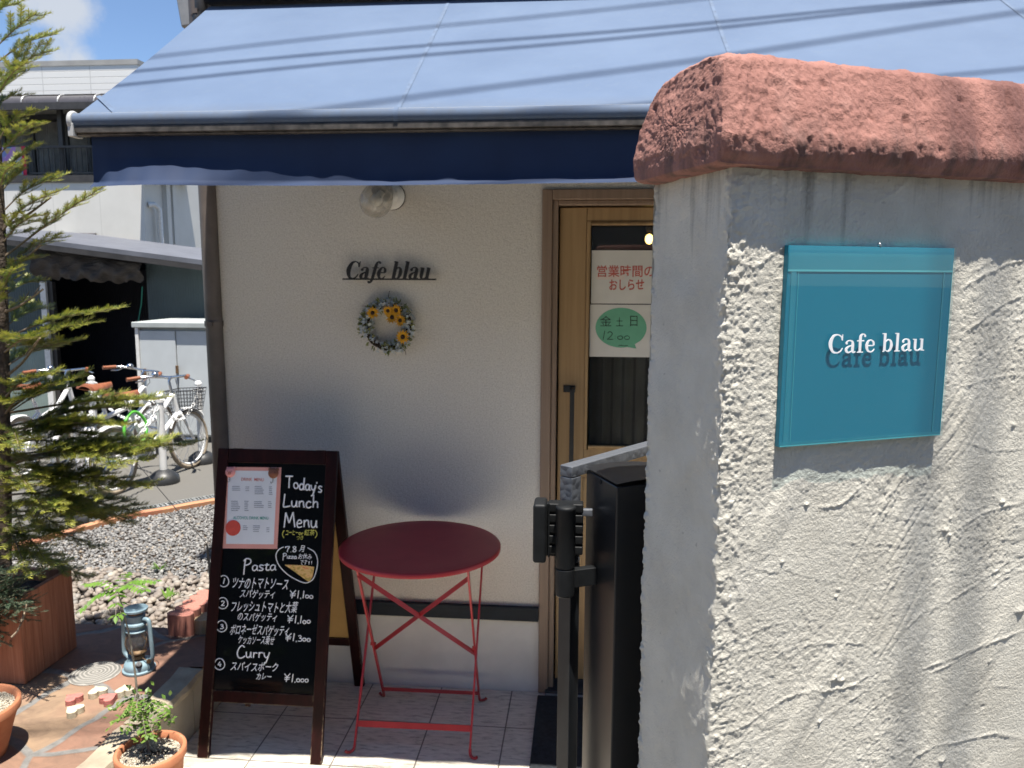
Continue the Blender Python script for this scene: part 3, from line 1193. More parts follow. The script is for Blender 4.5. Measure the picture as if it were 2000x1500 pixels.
fine_wall(mb, X_C, DX0, .305, 2.80, D)
fine_wall(mb, DX0, DX1, TOPF, 2.80, D)
fine_wall(mb, DX1, 5.2, .305, 2.80, D)
fine_wall(mb, X_C, 5.2, 2.80, 5.6, D)
mb.box((X_C, D+T, -.04), (X_C+T, D+6, 5.6))
mb.box((5.2-T, D+T, -.04), (5.2, D+6, 5.6))
mb.box((X_C+T, D+6-T, -.04), (5.2-T, D+6, 5.6))
mb.build('wall', MT['stucco'], cafe)
mb = MB()
mb.box((X_C-.25, D-.05, 5.6), (5.45, D+6.25, 5.75))
mb.build('roof', MT['dark_brown'], cafe)
mb = MB()
mb.box((X_C+.004, D+.004, -.04), (DX0, D+T, .305))
mb.box((DX1, D+.004, -.04), (5.2, D+T, .305))
mb.build('plinth', MT['plinth'], cafe)
mb = MB()
for a, b in ((X_C-.004, DX0-.002), (DX1+.002, 5.2)):
    mb.box((a, D-.018, .318), (b, D+.002, .378))
    mb.box((a, D-.028, .368), (b, D-.0181, .381))
mb.build('trim_board', MT['navy_trim'], cafe, bevel=.002)
mb = MB()
mb.box((X_C-.02, D-.05, 2.815), (5.2, D-.002, 3.0))
mb.build('fascia_board', MT['fascia'], cafe, bevel=.004)
# downpipe on the corner
dp = MB()
pa = on_y(419, 500, D-.02)
xc = -1.512
dp.tube([(xc-.012, D-.012, 3.2), (xc-.002, D-.012, 1.2), (xc+.002, D-.012, -.02)], .034, 20)
pipe = dp.build('downpipe', MT['brown_metal'], cafe)
for z in (1.545, .35, 2.75):
    b = MB()
    b.lathe([(.0375, -.011), (.0375, .011)], (xc-.004, D-.012, z), n=20)
    b.box((xc-.012, D-.056, z-.009), (xc+.008, D-.044, z+.009))
    b.build('bracket', MT['brown_metal'], pipe)

# door: frame, leaf with glazed panel, handle
mb = MB()
FX0 = DX0+.062
mb.box((DX0, D-.012, -.0), (DX0+.040, D+.10, TOPF))
mb.box((DX0+.0402, D+.004, .0), (FX0, D+.10, TOPF-.0402))
mb.box((DX1-.040, D-.012, -.0), (DX1, D+.10, TOPF))
mb.box((DX1-.062, D+.004, 0), (DX1-.0402, D+.10, TOPF-.0402))
mb.box((DX0+.0402, D-.012, TOPF-.040), (DX1-.0402, D+.10, TOPF))
mb.box((FX0+.0002, D+.006, TOPF-.060), (DX1-.0622, D+.10, TOPF-.0402))
mb.build('door_frame', MT['frame'], cafe, bevel=.004)
LY = D+.038
LX0, LX1 = FX0+.006, DX1-.068
gx0 = on_y(1143, 650, LY)[0]
gz1 = on_y(1190, 432, LY)[2]
gz0 = on_y(1190, 878, LY)[2]
LZ0, LZ1 = .045, TOPF-.067
gx1 = LX1-(gx0-LX0)
door = MB()
door.box((LX0, LY, LZ0), (gx0, LY+.036, LZ1))
door.box((gx1, LY, LZ0), (LX1, LY+.036, LZ1))
door.box((gx0, LY, gz1), (gx1, LY+.036, LZ1))
rail = gz0-.12
door.box((gx0, LY, rail), (gx1, LY+.036, gz0))
door.box((gx0, LY, LZ0), (gx1, LY+.036, LZ0+.14))
door.box((gx0, LY+.012, LZ0+.14), (gx1, LY+.030, rail))
leaf = door.build('door', MT['doorwood'], cafe, bevel=.003)
mb = MB()
bd = .016
for (a, b, c, d) in ((gx0, gx0+bd, gz0, gz1), (gx1-bd, gx1, gz0, gz1), (gx0+bd, gx1-bd, gz1-bd, gz1), (gx0+bd, gx1-bd, gz0, gz0+bd)):
    mb.box((a, LY-.004, c), (b, LY+.012, d))
for (a, b, c, d) in ((gx0, gx0+bd, LZ0+.14, rail), (gx1-bd, gx1, LZ0+.14, rail), (gx0+bd, gx1-bd, rail-bd, rail), (gx0+bd, gx1-bd, LZ0+.14, LZ0+.14+bd)):
    mb.box((a, LY-.003, c), (b, LY+.0115, d))
mb.build('glazing_bead', MT['doorwood'], leaf, bevel=.003)
mb = MB()
mb.box((gx0+.002, LY+.018, gz0+.002), (gx1-.002, LY+.022, gz1-.002))
mb.build('pane', MT['glass'], leaf)
hx = on_y(1117, 800, LY-.05)[0]
hz1 = on_y(1117, 759, LY-.05)[2]
hz0 = hz1-.62
mb = MB()
mb.box((hx-.009, LY-.062, hz0), (hx+.009, LY-.046, hz1))
for z in (hz1-.018, hz0):
    mb.box((hx-.009, LY-.0461, z), (hx+.009, LY, z+.018))
    mb.box((hx-.036, LY-.006, z-.004), (hx+.012, LY-.0005, z+.024))
mb.build('handle', MT['gate_black'], leaf, bevel=.002)
mb = MB()
mb.box((DX0+.030, D-.03, .0), (DX1-.03, D+.10, .022))
mb.box((FX0, LY-.004, .0222), (DX1-.062, LY+.05, .043))
mb.build('threshold', MT['dark_metal'], cafe, bevel=.002)
mb = MB()
mb.box((DX0+.032, D-.036, .0), (DX1-.032, D-.0302, .012))
mb.build('threshold_strip', MT['alu'], cafe)
# the room behind the glass
mb = MB()
rx0, rx1, ry0, ry1 = -.9, 2.6, D+T+.002, D+3.2
mb.box((rx0, ry1, 0), (rx1, ry1+.05, 2.6))
mb.box((rx0-.05, ry0, 0), (rx0, ry1, 2.6))
mb.box((rx1, ry0, 0), (rx1+.05, ry1, 2.6))
mb.box((rx0, ry0, 2.6), (rx1, ry1, 2.65))
mb.box((rx0, ry0, -.03), (rx1, ry1, 0.01))
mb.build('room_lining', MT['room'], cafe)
G = np.zeros((120, 2, 3))
xs = np.linspace(0.02, .95, 120)
G[..., 0] = xs[:, None]
G[..., 1] = (D+.34+.018*np.sin(xs*75)+.012*np.sin(xs*31))[:, None]
G[:, 0, 2] = .1
G[:, 1, 2] = 1.50
mb = MB()
mb.grid(G)
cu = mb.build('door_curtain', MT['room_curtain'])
tag(cu, 'dark curtain hanging inside behind the door glass', 'curtain')
pl = on_y(1268, 467, D+1.0)
lamp = thing('pendant_lamp', tuple(pl), 'small glowing yellow pendant lamp seen through the door glass', 'pendant lamp')
mb = MB()
mb.ball((pl[0], pl[1], pl[2]), .021, 14, (1, 1, 1.25))
mb.build('bulb', MT['glow'], lamp)
mb = MB()
mb.lathe([(.012, .035), (.020, .05), (.016, .075), (.006, .085)], tuple(pl), n=14)
mb.tube([(pl[0], pl[1], pl[2]+.08), (pl[0], pl[1], 2.6)], .003, 6)
mb.build('cord_and_cap', MT['rust'], lamp)

# door mat
mb = MB()
mb.box((-.172, 2.42, .001), (.62, D-.045, .012))
o = mb.build('door_mat', MT['mat'], bevel=.003)
tag(o, 'dark rubber mat on the tiles in front of the wooden door', 'door mat')

# ------------------------------------------------------------------ awning
AX0, AX1 = -1.45, 2.9
aw = thing('shop_awning', (0, 2.6, 0), 'faded blue fabric awning with a hanging navy valance above the door', 'awning')
A0 = np.array([D-.06, 2.762])
A1 = np.array([2.226, 2.1955])
nx, ny = 60, 34
xs = np.linspace(AX0, AX1, nx)
G = []
for i in range(nx):
    row = []
    for j in range(ny):
        t = j/(ny-1)
        y, z = A0*(1-t)+A1*t
        z -= .012*math.sin(math.pi*t)*(.6+.4*math.sin(xs[i]*3.1+1))
        row.append((xs[i], y, z))
    # wrap over the front roller
    for a in (35, 65, 95, 125, 155, 180):
        an = R(a)
        cy, cz, rr = 2.214, 2.174, .0225
        row.append((xs[i], cy-rr*math.sin(an)*1.0+0.006*0, cz+rr*math.cos(an)))
    G.append(row)
mb = MB()
mb.grid(np.array(G))
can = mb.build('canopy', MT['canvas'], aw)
n_aw = np.cross((1, 0, 0), (0, A1[0]-A0[0], A1[1]-A0[1]))
n_aw = n_aw/np.linalg.norm(n_aw)
if n_aw[2] < 0:
    n_aw = -n_aw
for X in (-.520, .424, 1.37, 2.3):
    mb = MB()
    G = []
    for dx in (-.006, .006):
        row = []
        for j in range(ny):
            t = j/(ny-1)
            y, z = A0*(1-t)+A1*t
            z -= .012*math.sin(math.pi*t)*(.6+.4*math.sin((X+dx)*3.1+1))
            row.append((X+dx, y+n_aw[1]*.0016, z+n_aw[2]*.0016))
        for a in (35, 65, 95, 125, 155):
            an = R(a)
            row.append((X+dx, 2.214-.0241*math.sin(an), 2.174+.0241*math.cos(an)))
        G.append(row)
    mb.grid(np.array(G))
    mb.build('seam', MT['seam'], can)
# repair tape slanting across the corner
pa = [on_plane(q[0], q[1], (0, A0[0], A0[1]), n_aw) for q in ((188, 190), (196, 188), (232, 222), (224, 225))]
mb = MB()
mb.add([p+n_aw*.003 for p in pa], [(0, 1, 2, 3)])
mb.build('repair_tape', MT['seam'], can)
mb = MB()
mb.box((AX0+.005, 2.196, 2.138), (AX1, 2.230, 2.1565))
mb.box((AX0+.005, 2.205, 2.132), (AX1, 2.232, 2.1379))
mb.build('front_bar', MT['alu_dirty'], aw, bevel=.002)
mb = MB()
mb.lathe([(.012, 0), (.027, .002), (.0295, .006), (.0295, .012), (.025, .016), (.0, .017)], (AX0+.002, 2.214, 2.172), (-1, 0, 0), 24)
mb.box((AX0-.012, 2.19, 2.128), (AX0+.004, 2.236, 2.165))
mb.build('end_cap', MT['cap_grey'], aw, bevel=.002)
mb = MB()
mb.tube([(AX0+.02, 2.214, 2.174), (AX1, 2.214, 2.174)], .0215, 16)
mb.build('roller', MT['alu'], aw)
# valance: hangs from the bar, hem flares out and catches the sun
VX0 = AX0+.034
nx, nz = 220, 40
xs = np.concatenate([np.linspace(VX0, -.2, 160), np.linspace(-.19, AX1, 60)])
ts = np.linspace(0, 1, nz)
XX, TT = np.meshgrid(xs, ts, indexing='ij')
d0 = XX-VX0
flare = .050*np.exp(-((d0-.20)/.17)**2)+.014*np.exp(-((d0-.48)/.22)**2)+.012*np.exp(-((d0+.0)/.08)**2)*0
flare *= np.clip(d0/.05, 0.12, 1)
t0 = .42+.0*XX
out = flare*np.clip((TT-t0)/(1-t0), 0, 1)**1.35
hem = .024*np.clip((TT-.90)/.10, 0, 1)**1.2
rip = .0022*np.sin(XX*23+1.3)*TT+.0010*np.sin(XX*61+TT*3)*TT+.002*np.sin((XX-VX0)*95)*TT*np.exp(-d0/.4)
G = np.stack([XX+0*TT, 2.2265-out-hem*(1-.5*np.exp(-((d0-.2)/.2)**2))+rip, 2.134-(.143-.003*np.sin(XX*2.1))*TT], -1)
mb = MB()
mb.grid(G)
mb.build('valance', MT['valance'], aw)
# housing on the wall, folding arms, corner bracket
mb = MB()
mb.box((AX0-.01, D-.11, 2.770), (AX1, D-.004, 2.812))
mb.build('cassette', MT['navy_trim'], aw, bevel=.006)
for x0, x1 in ((AX0+.12, AX0+.55), (1.2, .75)):
    mb = MB()
    mb.bar((x0, D-.06, 2.60), (x1, 2.66, 2.36), .035, .05)
    mb.bar((x1, 2.66, 2.36), (x0+.03, 2.25, 2.165), .030, .045)
    mb.ball((x1, 2.66, 2.36), .034, 12)
    mb.build('folding_arm', MT['alu'], aw, bevel=.004)
mb = MB()
p0, p1 = on_y(352, -60, D+.02), on_y(372, 55, D+.02)
mb.bar(p0, p1, .055, .05, (0, 1, 0))
mb.build('gutter_elbow', MT['brown_metal'] if False else MT['alu'], cafe, bevel=.008)
mb = MB()
q0 = on_y(392, 5, D-.03)
mb.lathe([(.018, -.05), (.024, -.02), (.024, .03), (.014, .05)], tuple(q0), n=14)
mb.box((q0[0]-.004, q0[1]-.02, q0[2]-.11), (q0[0]+.008, q0[1]+.02, q0[2]+.12))
mb.lathe([(.012, -.03), (.018, 0), (.010, .03)], (q0[0]-.012, q0[1]-.01, q0[2]-.06), n=12)
mb.build('wall_bracket', MT['dark_metal'], aw, bevel=.002)

# overhead cables whose shadows cross the awning
def cable(name, pts_px, lift, rad, label):
    a, b = [Vector(on_plane(q[0], q[1], (0, A0[0], A0[1]), n_aw)) for q in pts_px]
    a, b = a+SUN_DIR*lift, b+SUN_DIR*lift
    d = (b-a).normalized()
    m_ = (a+b)/2
    pts = []
    for k in range(-24, 25):
        s_ = k*.5
        p = m_+d*s_
        p.z += .0012*s_*s_
        pts.append(p)
    mb = MB()
    mb.tube(pts, rad, 8)
    o = mb.build(name, MT['cable'])
    tag(o, label, 'overhead cable', 'overhead cables shading the awning')


cable('overhead_cable', ((380, 98), (780, 57)), 6.6, .0105, 'overhead cable casting the highest shadow line on the awning')
cable('overhead_cable', ((380, 125), (780, 91)), 4.6, .0105, 'overhead cable casting the upper of two close dark awning shadows')
cable('overhead_cable', ((380, 149), (780, 110)), 4.6, .0105, 'overhead cable casting the lower of two close dark awning shadows')
cable('overhead_cable', ((760, 196), (1300, 120)), 6.8, .013, 'overhead cable shading the awning just left of the coping')
cable('overhead_cable', ((1860, 146), (1998, 133)), 5.0, .009, 'overhead cable shading the awning at far right')

# ------------------------------------------------------------------ garden wall with coping
CD = .78
Acor = ray(1408, 900)
Acor = EYE+Acor*CD/Acor[1]
ang = R(23.6)
U = np.array([math.cos(ang), math.sin(ang), 0])      # along the lit face
NN = np.array([math.sin(ang), -math.cos(ang), 0])    # outward normal of the lit face
W = -NN                                              # into the wall thickness
AC = np.array([Acor[0], Acor[1], 0])
THK = .152
gw = thing('garden_wall', tuple(AC), 'thick trowelled cream stucco wall with a rough terracotta coloured coping', 'garden wall')


def sz(x, y):
    p = on_plane(x, y, Acor, NN)
    return np.array([(p-AC) @ U, p[2]])


RID = [
    ([(1395, 1442), (1460, 1415), (1520, 1375), (1580, 1352), (1650, 1345), (1700, 1320)], .9, 2.6),
    ([(1560, 1465), (1610, 1405), (1690, 1350), (1720, 1310)], .6, 1.8),
    ([(1600, 1500), (1660, 1430), (1720, 1370)], .5, 1.6),
    ([(1765, 1500), (1810, 1465), (1870, 1450), (1940, 1435), (2000, 1445)], .9, 2.6),
    ([(1790, 1310), (1850, 1290), (1920, 1260), (2000, 1230)], .9, 2.4),
    ([(1800, 1325), (1870, 1290), (1930, 1250), (1960, 1220)], .7, 1.8),
    ([(1760, 1240), (1800, 1200), (1860, 1170), (1930, 1125), (2000, 1080)], .7, 2.0),
    ([(1500, 1290), (1560, 1265), (1640, 1255), (1700, 1262)], .6, 1.8),
    ([(1595, 992), (1640, 985), (1672, 960)], 1.0, 2.2),
    ([(1710, 995), (1760, 1012), (1830, 1026)], .5, 1.8),
    ([(1630, 1062), (1700, 1060), (1790, 1070)], .4, 1.8),
    ([(1860, 1040), (1930, 1000), (2000, 980)], .8, 2.0),
    ([(1885, 650), (1950, 600), (2000, 578)], .9, 2.2),
    ([(1880, 562), (1960, 520), (2005, 508)], 1.0, 2.4),
    ([(1900, 530), (1950, 505), (2000, 495)], .6, 1.8),
    ([(1470, 525), (1530, 482), (1572, 458)], .9, 2.0),
    ([(1430, 622), (1500, 572)], .5, 1.8),
    ([(1700, 400), (1750, 375), (1780, 345)], .7, 2.0),
    ([(1450, 395), (1500, 380), (1560, 372)], .3, 2.0),
    ([(1560, 380), (1660, 384), (1720, 402)], .3, 2.0),
    ([(1530, 1110), (1590, 1130), (1640, 1140)], .35, 1.8),
    ([(1560, 1185), (1580, 1210), (1588, 1238)], .6, 1.6),
    ([(1870, 760), (1930, 740), (2000, 735)], .5, 2.0),
    ([(1880, 860), (1940, 880), (2000, 878)], .5, 1.8),
    ([(1660, 1500), (1720, 1440), (1760, 1400)], .4, 1.6),
    ([(1900, 1180), (1950, 1140), (2000, 1110)], .5, 1.5),
    ([(1905, 1165), (1955, 1125), (2000, 1098)], .4, 1.4),
    ([(1880, 1360), (1940, 1340), (2000, 1345)], .4, 1.6),
    ([(1440, 1250), (1500, 1225), (1540, 1215)], .4, 1.8),
    ([(1425, 1130), (1470, 1110), (1520, 1120)], .4, 1.8),
]
BLOB = [(1630, 1325, 6, 2.8), (1645, 1328, 4, 1.8), (1958, 980, 4, 2.2), (1845, 1035, 5, 2.0), (1855, 1045, 3, 2.2), (1710, 1270, 4, 1.6), (1640, 1152, 2, 1.6),
        (1634, 1166, 2, 1.5), (1528, 1097, 3, 1.6), (1840, 1485, 5, 2.2), (1990, 1190, 7, 2.6), (1600, 1410, 3, 1.6), (1575, 985, 3, 1.8), (1920, 1380, 3, -1.5), (1930, 1290, 4, 1.2), (1980, 830, 4, 1.2)]


def wall_height(s, z):
    """relief in metres of the trowelled face at s along the wall, height z"""
    o = s*0
    fine = fbm(s*340, z*340, o, 2, 1)*.00042
    grain = fbm(s*120, z*150, o, 3, 2)*.00034
    patch = np.clip(vnoise(s*9, z*9, o, 6)*.6+.62, .38, .95)
    broad = fbm(s*6, z*6, o, 2, 3)*.0015
    h = (fine+grain)*patch+broad
    # flat trowel passes
    a = .55*s+.85*z
    b = .85*s-.55*z
    sl = np.clip(vnoise(a*6, b*30, o, 21)-.30, 0, 1)
    h = h+sl*.0026
    # combed streaks in the lower right
    cm = np.clip(vnoise(s*5+3, z*5, o, 22)*1.4-.15, 0, 1)*np.clip((s-.12)/.1, 0, 1)
    h = h+cm*np.abs(vnoise((.80*s-.60*z+.01*vnoise(s*9, z*9, o, 5))*130, (.60*s+.80*z)*9, o, 23))*.0013
    # rough bead near the outer corner
    edge = np.exp(-(np.clip(s, 0, 9)/.030)**1.5)
    e2 = np.exp(-(np.clip(s, 0, 9)/.085)**2)
    rough = np.abs(fbm(s*165, z*150, o, 3, 8, .65))
    h = h+e2*(rough*.0010-.0002)*np.clip(.35+vnoise(s*15, z*11, o, 31), .1, 1)
    h = h+edge*(np.maximum(fbm(s*140, z*120, o, 3, 12, .65), -.4)*.0013+.0002)
    sh = s.shape
    hx = np.zeros(sh)
    rng = np.random.default_rng(4)
    extra = []
    for k in range(34):
        s0, z0 = rng.uniform(.05, .44), rng.uniform(1.18, 1.84)
        an = rng.choice([.6, .75, .9, -.3, 2.3])+rng.uniform(-.25, .25)
        L = rng.uniform(.012, .05)
        extra.append(([(s0, z0), (s0+L*.5*math.cos(an), z0+L*.5*math.sin(an)+.002), (s0+L*math.cos(an), z0+L*math.sin(an))], rng.uniform(.25, .6), rng.uniform(1.2, 2.0)))
    lines = [([sz(*q) for q in p], hh, ww) for p, hh, ww in RID]+extra
    for pts, hh, ww in lines:
        P = spline(pts, 8)
        P = np.array(P)
        wob = rng.normal(0, .0006, P.shape)
        P = P+wob
        lo = P.min(0)-.012
        hi = P.max(0)+.012
        m_ = (s > lo[0]) & (s < hi[0]) & (z > lo[1]) & (z < hi[1])
        if not m_.any():
            continue
        ss, zz = s[m_], z[m_]
        best = np.full(ss.shape, 9.0)
        side = np.zeros(ss.shape)
        tt = np.zeros(ss.shape)
        for i in range(len(P)-1):
            a_, b_ = P[i], P[i+1]
            dx, dz = b_-a_
            L2 = dx*dx+dz*dz+1e-12
            t = np.clip(((ss-a_[0])*dx+(zz-a_[1])*dz)/L2, 0, 1)
            ex_, ez_ = ss-(a_[0]+t*dx), zz-(a_[1]+t*dz)
            dd = np.sqrt(ex_*ex_+ez_*ez_)
            up = dd < best
            best = np.where(up, dd, best)
            side = np.where(up, np.sign(dx*ez_-dz*ex_), side)
            tt = np.where(up, (i+t)/(len(P)-1), tt)
        w_ = ww*.0008
        fade = np.clip(np.minimum(tt, 1-tt)*7+.12, 0, 1)*(.55+.45*np.clip(vnoise(tt*14, tt*0+hh*40, tt*0, 3)+.6, 0, 1))
        ridge = hh*.00095*np.exp(-(best/w_)**2)
        step = hh*.0005*np.exp(-best/.006)*np.where(side > 0, .55, -.5)
        hx[m_] += (ridge+step)*fade
    for (bx, by, rpx, hmm) in BLOB:
        c = sz(bx, by)
        rr = rpx*.2/395*1.5
        d2 = ((s-c[0])**2*.6+(z-c[1])**2*1.4)/(rr*rr)
        hx += hmm*.0009*np.exp(-d2)*(1+.5*vnoise(s*400, z*400, o, 41))
    return h+hx


def left_height(w, z):
    o = w*0
    h = fbm(w*9, z*7, o+3, 3, 51)*.0022+fbm(w*90, z*60, o, 3, 52)*.00030
    h += np.clip(vnoise(w*26, z*10, o, 53)-.45, 0, 1)*.0022
    h += np.clip(vnoise(w*60+z*25, z*22, o, 54)-.62, 0, 1)*.0022
    edge = np.exp(-((THK-w)/.008)**2)
    h += edge*fbm(w*90, z*120, o, 4, 55, .65)*.0017
    edge = np.exp(-(np.clip(w, 0, 1)/.012)**2)
    h += edge*np.maximum(fbm(w*90, z*80, o, 3, 12, .6), -.4)*.0022
    return h


Z0, Z1 = 1.14, 1.846
DZ = .00125
zs = np.linspace(Z0, Z1, int((Z1-Z0)/DZ))
ws = np.linspace(THK, .004, int(THK/.0016))
ss = np.concatenate([np.linspace(.004, .40, int(.396/DZ)), np.linspace(.405, .60, 40)])
rc = .008
# perimeter: back edge, left face, rounded corner, lit face
per = []
for w in ws:
    per.append(('L', w))
for a in np.linspace(0, 1, 9)[1:-1]:
    per.append(('C', a))
for s_ in ss:
    per.append(('R', s_))
wl_, sr_ = np.array([p[1] for p in per if p[0] == 'L']), ss
WW, ZZ = np.meshgrid(wl_, zs, indexing='ij')
hL = left_height(WW, ZZ)
wob = .0035*fbm(ZZ*4, ZZ*0, ZZ*0, 2, 61)
PL = AC[None, None]+W*WW[..., None]-U*(hL+0*wob)[..., None]
PL[..., 2] = ZZ
SS, ZS = np.meshgrid(sr_, zs, indexing='ij')
hR = wall_height(SS, ZS)
PR = AC[None, None]+U*SS[..., None]+NN*hR[..., None]
PR[..., 2] = ZS
ca = np.linspace(0, 1, 9)[1:-1]
CA, ZC = np.meshgrid(ca, zs, indexing='ij')
th = CA*math.pi/2
# corner arc from the left face (w=.004) to the lit face (s=.004), small radius
e0, e1 = PL[-1], PR[0]
cor = AC[None]*0
PC = np.zeros(CA.shape+(3,))
lum = np.maximum(fbm(ZC*95, CA*2.2, ZC*0, 4, 71, .65), -.3)*.0026*np.clip(.4+vnoise(ZC*14, ZC*0, ZC*0, 72), .15, 1.2)
dirn = (-U-W)/math.sqrt(2)
for i in range(len(ca)):
    t = ca[i]
    base = e0*(1-t)+e1*t
    PC[i] = base+dirn*(.0016*math.sin(math.pi*t)+lum[i][:, None]*math.sin(math.pi*t))
allP = np.concatenate([PL, PC, PR], 0)
mb = MB()
big = allP
me_mb = MB()
me_mb.grid(big, smooth=True, flip=False)
# plain parts of the wall: the back edge, below, further right
back0 = AC+W*THK
q = lambda s_, w, z: AC+U*s_+W*w+np.array([0, 0, z])
LEN = 1.9
me_mb.add([q(.60, 0, Z0-.02), q(LEN, 0, Z0-.02), q(LEN, 0, Z1), q(.60, 0, Z1)], [(0, 1, 2, 3)])
me_mb.add([q(0, 0, -.05), q(LEN, 0, -.05), q(LEN, 0, Z0+.003), q(0, 0, Z0+.003)], [(0, 1, 2, 3)])
me_mb.add([q(0, THK, -.05), q(0, 0, -.05), q(0, 0, Z0+.003), q(0, THK, Z0+.003)], [(0, 1, 2, 3)])
me_mb.add([q(LEN, 0, -.05), q(LEN, THK, -.05), q(LEN, THK, Z1), q(LEN, 0, Z1)], [(0, 1, 2, 3)])
me_mb.add([q(LEN, THK, -.05), q(0.0, THK, -.05), q(0.0, THK, Z1), q(LEN, THK, Z1)], [(0, 1, 2, 3)])
me_mb.build('wall_body', MT['wall'], gw)

# coping: rough mortar cap with a sloping lit front, rounded ends
ns = 420
prof = [(THK*.5, 1.842), (-.006, 1.842), (-.0160, 1.846), (-.0212, 1.855), (-.0226, 1.865), (-.0212, 1.872), (-.0150, 1.888), (-.0065, 1.912), (.0020, 1.934), (.0080, 1.944), (.022, 1.950), (.050, 1.953), (.100, 1.951), (.132, 1.944), (.150, 1.931), (.160, 1.905), (.165, 1.878), (.163, 1.855), (.150, 1.842), (THK*.5, 1.842)]
pp_ = np.array(spline([(a, b) for a, b in prof], 9))
# even spacing
seg = np.r_[0, np.cumsum(np.linalg.norm(np.diff(pp_, axis=0), axis=1))]
npf = 230
tq = np.linspace(0, seg[-1], npf)
pf = np.stack([np.interp(tq, seg, pp_[:, 0]), np.interp(tq, seg, pp_[:, 1])], 1)
cen = np.array([.078, 1.892])
S = np.concatenate([np.linspace(-.0225, .42, ns), np.linspace(.425, LEN+.02, 60)])
rows = []
# end cap rings, from the centre outwards
for k, sc_ in enumerate(np.linspace(.002, .93, 46)):
    rows.append((-.0225-.0015*(1-sc_**2), sc_))
for s_ in S:
    d_ = s_+.0225
    rr = .012
    sc_ = 1.0 if d_ > rr else .93+.07*math.sqrt(max(0, 1-((rr-d_)/rr)**2))
    rows.append((s_, sc_))
rows = np.array(rows)
SG = np.repeat(rows[:, :1], npf, 1)
SCL = np.repeat(rows[:, 1:], npf, 1)
Wg = cen[0]+(pf[None, :, 0]-cen[0])*SCL
Zg = cen[1]+(pf[None, :, 1]-cen[1])*SCL
# outward directions
tang = np.gradient(pf, axis=0)
nrm = np.stack([tang[:, 1], -tang[:, 0]], 1)
nrm /= np.linalg.norm(nrm, axis=1)[:, None]+1e-9
chk = ((pf-cen)*nrm).sum(1).mean()
if chk < 0:
    nrm = -nrm
sideish = np.clip((SCL-.90)/.10, 0, 1)
a_, b_, c_ = SG*1.0, Wg*1.0, Zg*1.0
n1 = fbm(a_*26, b_*30, c_*30, 4, 81, .55)
n2 = np.abs(fbm(a_*85, b_*95, c_*95, 4, 83, .6))
n3 = np.clip(vnoise(a_*30, b_*60, c_*60, 85)-.25, 0, 1)
amp = np.clip(.55+vnoise(a_*9, b_*14, c_*14, 86), .25, 1.2)
pits = np.clip(vnoise(a_*75, b_*75, c_*75, 90)-.66, 0, 1)*.014
dispv = n1*.0013+(n2*.0012-n3*.0024)*amp-pits*.7+fbm(a_*230, b_*250, c_*250, 3, 88, .65)*.0007
# trowel drags running down the slope
drag = np.clip(vnoise((a_+.8*b_)*18, (a_-.5*b_)*80, c_*10, 89)-.25, 0, 1)*.0034
dispv = dispv+drag
lowb = np.clip((1.858-Zg)/.012, 0, 1)
dispv *= 1-.75*lowb
Pn = AC[None, None]+U*(SG)[..., None]+W*Wg[..., None]
Pn[..., 2] = Zg
SGs = SG+.018*np.clip((Zg-1.868)/.078, 0, 1)*np.clip(1-(SG+.0225)/.07, 0, 1)
Pn = AC[None, None]+U*(SGs)[..., None]+W*Wg[..., None]
Pn[..., 2] = Zg
dW = nrm[None, :, 0]*sideish
dZ = nrm[None, :, 1]*sideish
Pn = Pn+W*(dispv*dW)[..., None]-U*(dispv*(1-sideish)+0*dispv)[..., None]
Pn[..., 2] += dispv*dZ
mb = MB()
mb.grid(Pn, smooth=True, flip=True)
mb.build('coping', MT['coping'], gw)

# slim posts by the street side: they throw the two soft upright bands on the wall
def slim_post(px_, z_, L_, rad, label):
    s0 = sz(px_[0], px_[1])
    p = AC+U*s0[0]
    p = np.array([p[0], p[1], s0[1]])+np.array(SUN_DIR)/SUN_DIR.z*L_*4.7
    t = thing('sign_pole', (float(p[0]), float(p[1]), -.05), label, 'pole', 'slim street poles')
    mb = MB()
    mb.tube([(p[0], p[1], -.05), (p[0], p[1], 9.6)], rad, 12)
    mb.build('shaft', MT['galv'], t)
    mb = MB()
    mb.lathe([(rad*1.3, 0), (rad*1.3, .03), (0, .05)], (p[0], p[1], 9.6), n=12)
    mb.build('cap', MT['galv'], t)


slim_post((1790, 1150), 0, 1.2, .0095, 'slim galvanised pole on the street beside the stucco wall, left one')
slim_post((1898, 1100), 0, 1.3, .0105, 'thicker galvanised pole on the street beside the stucco wall')

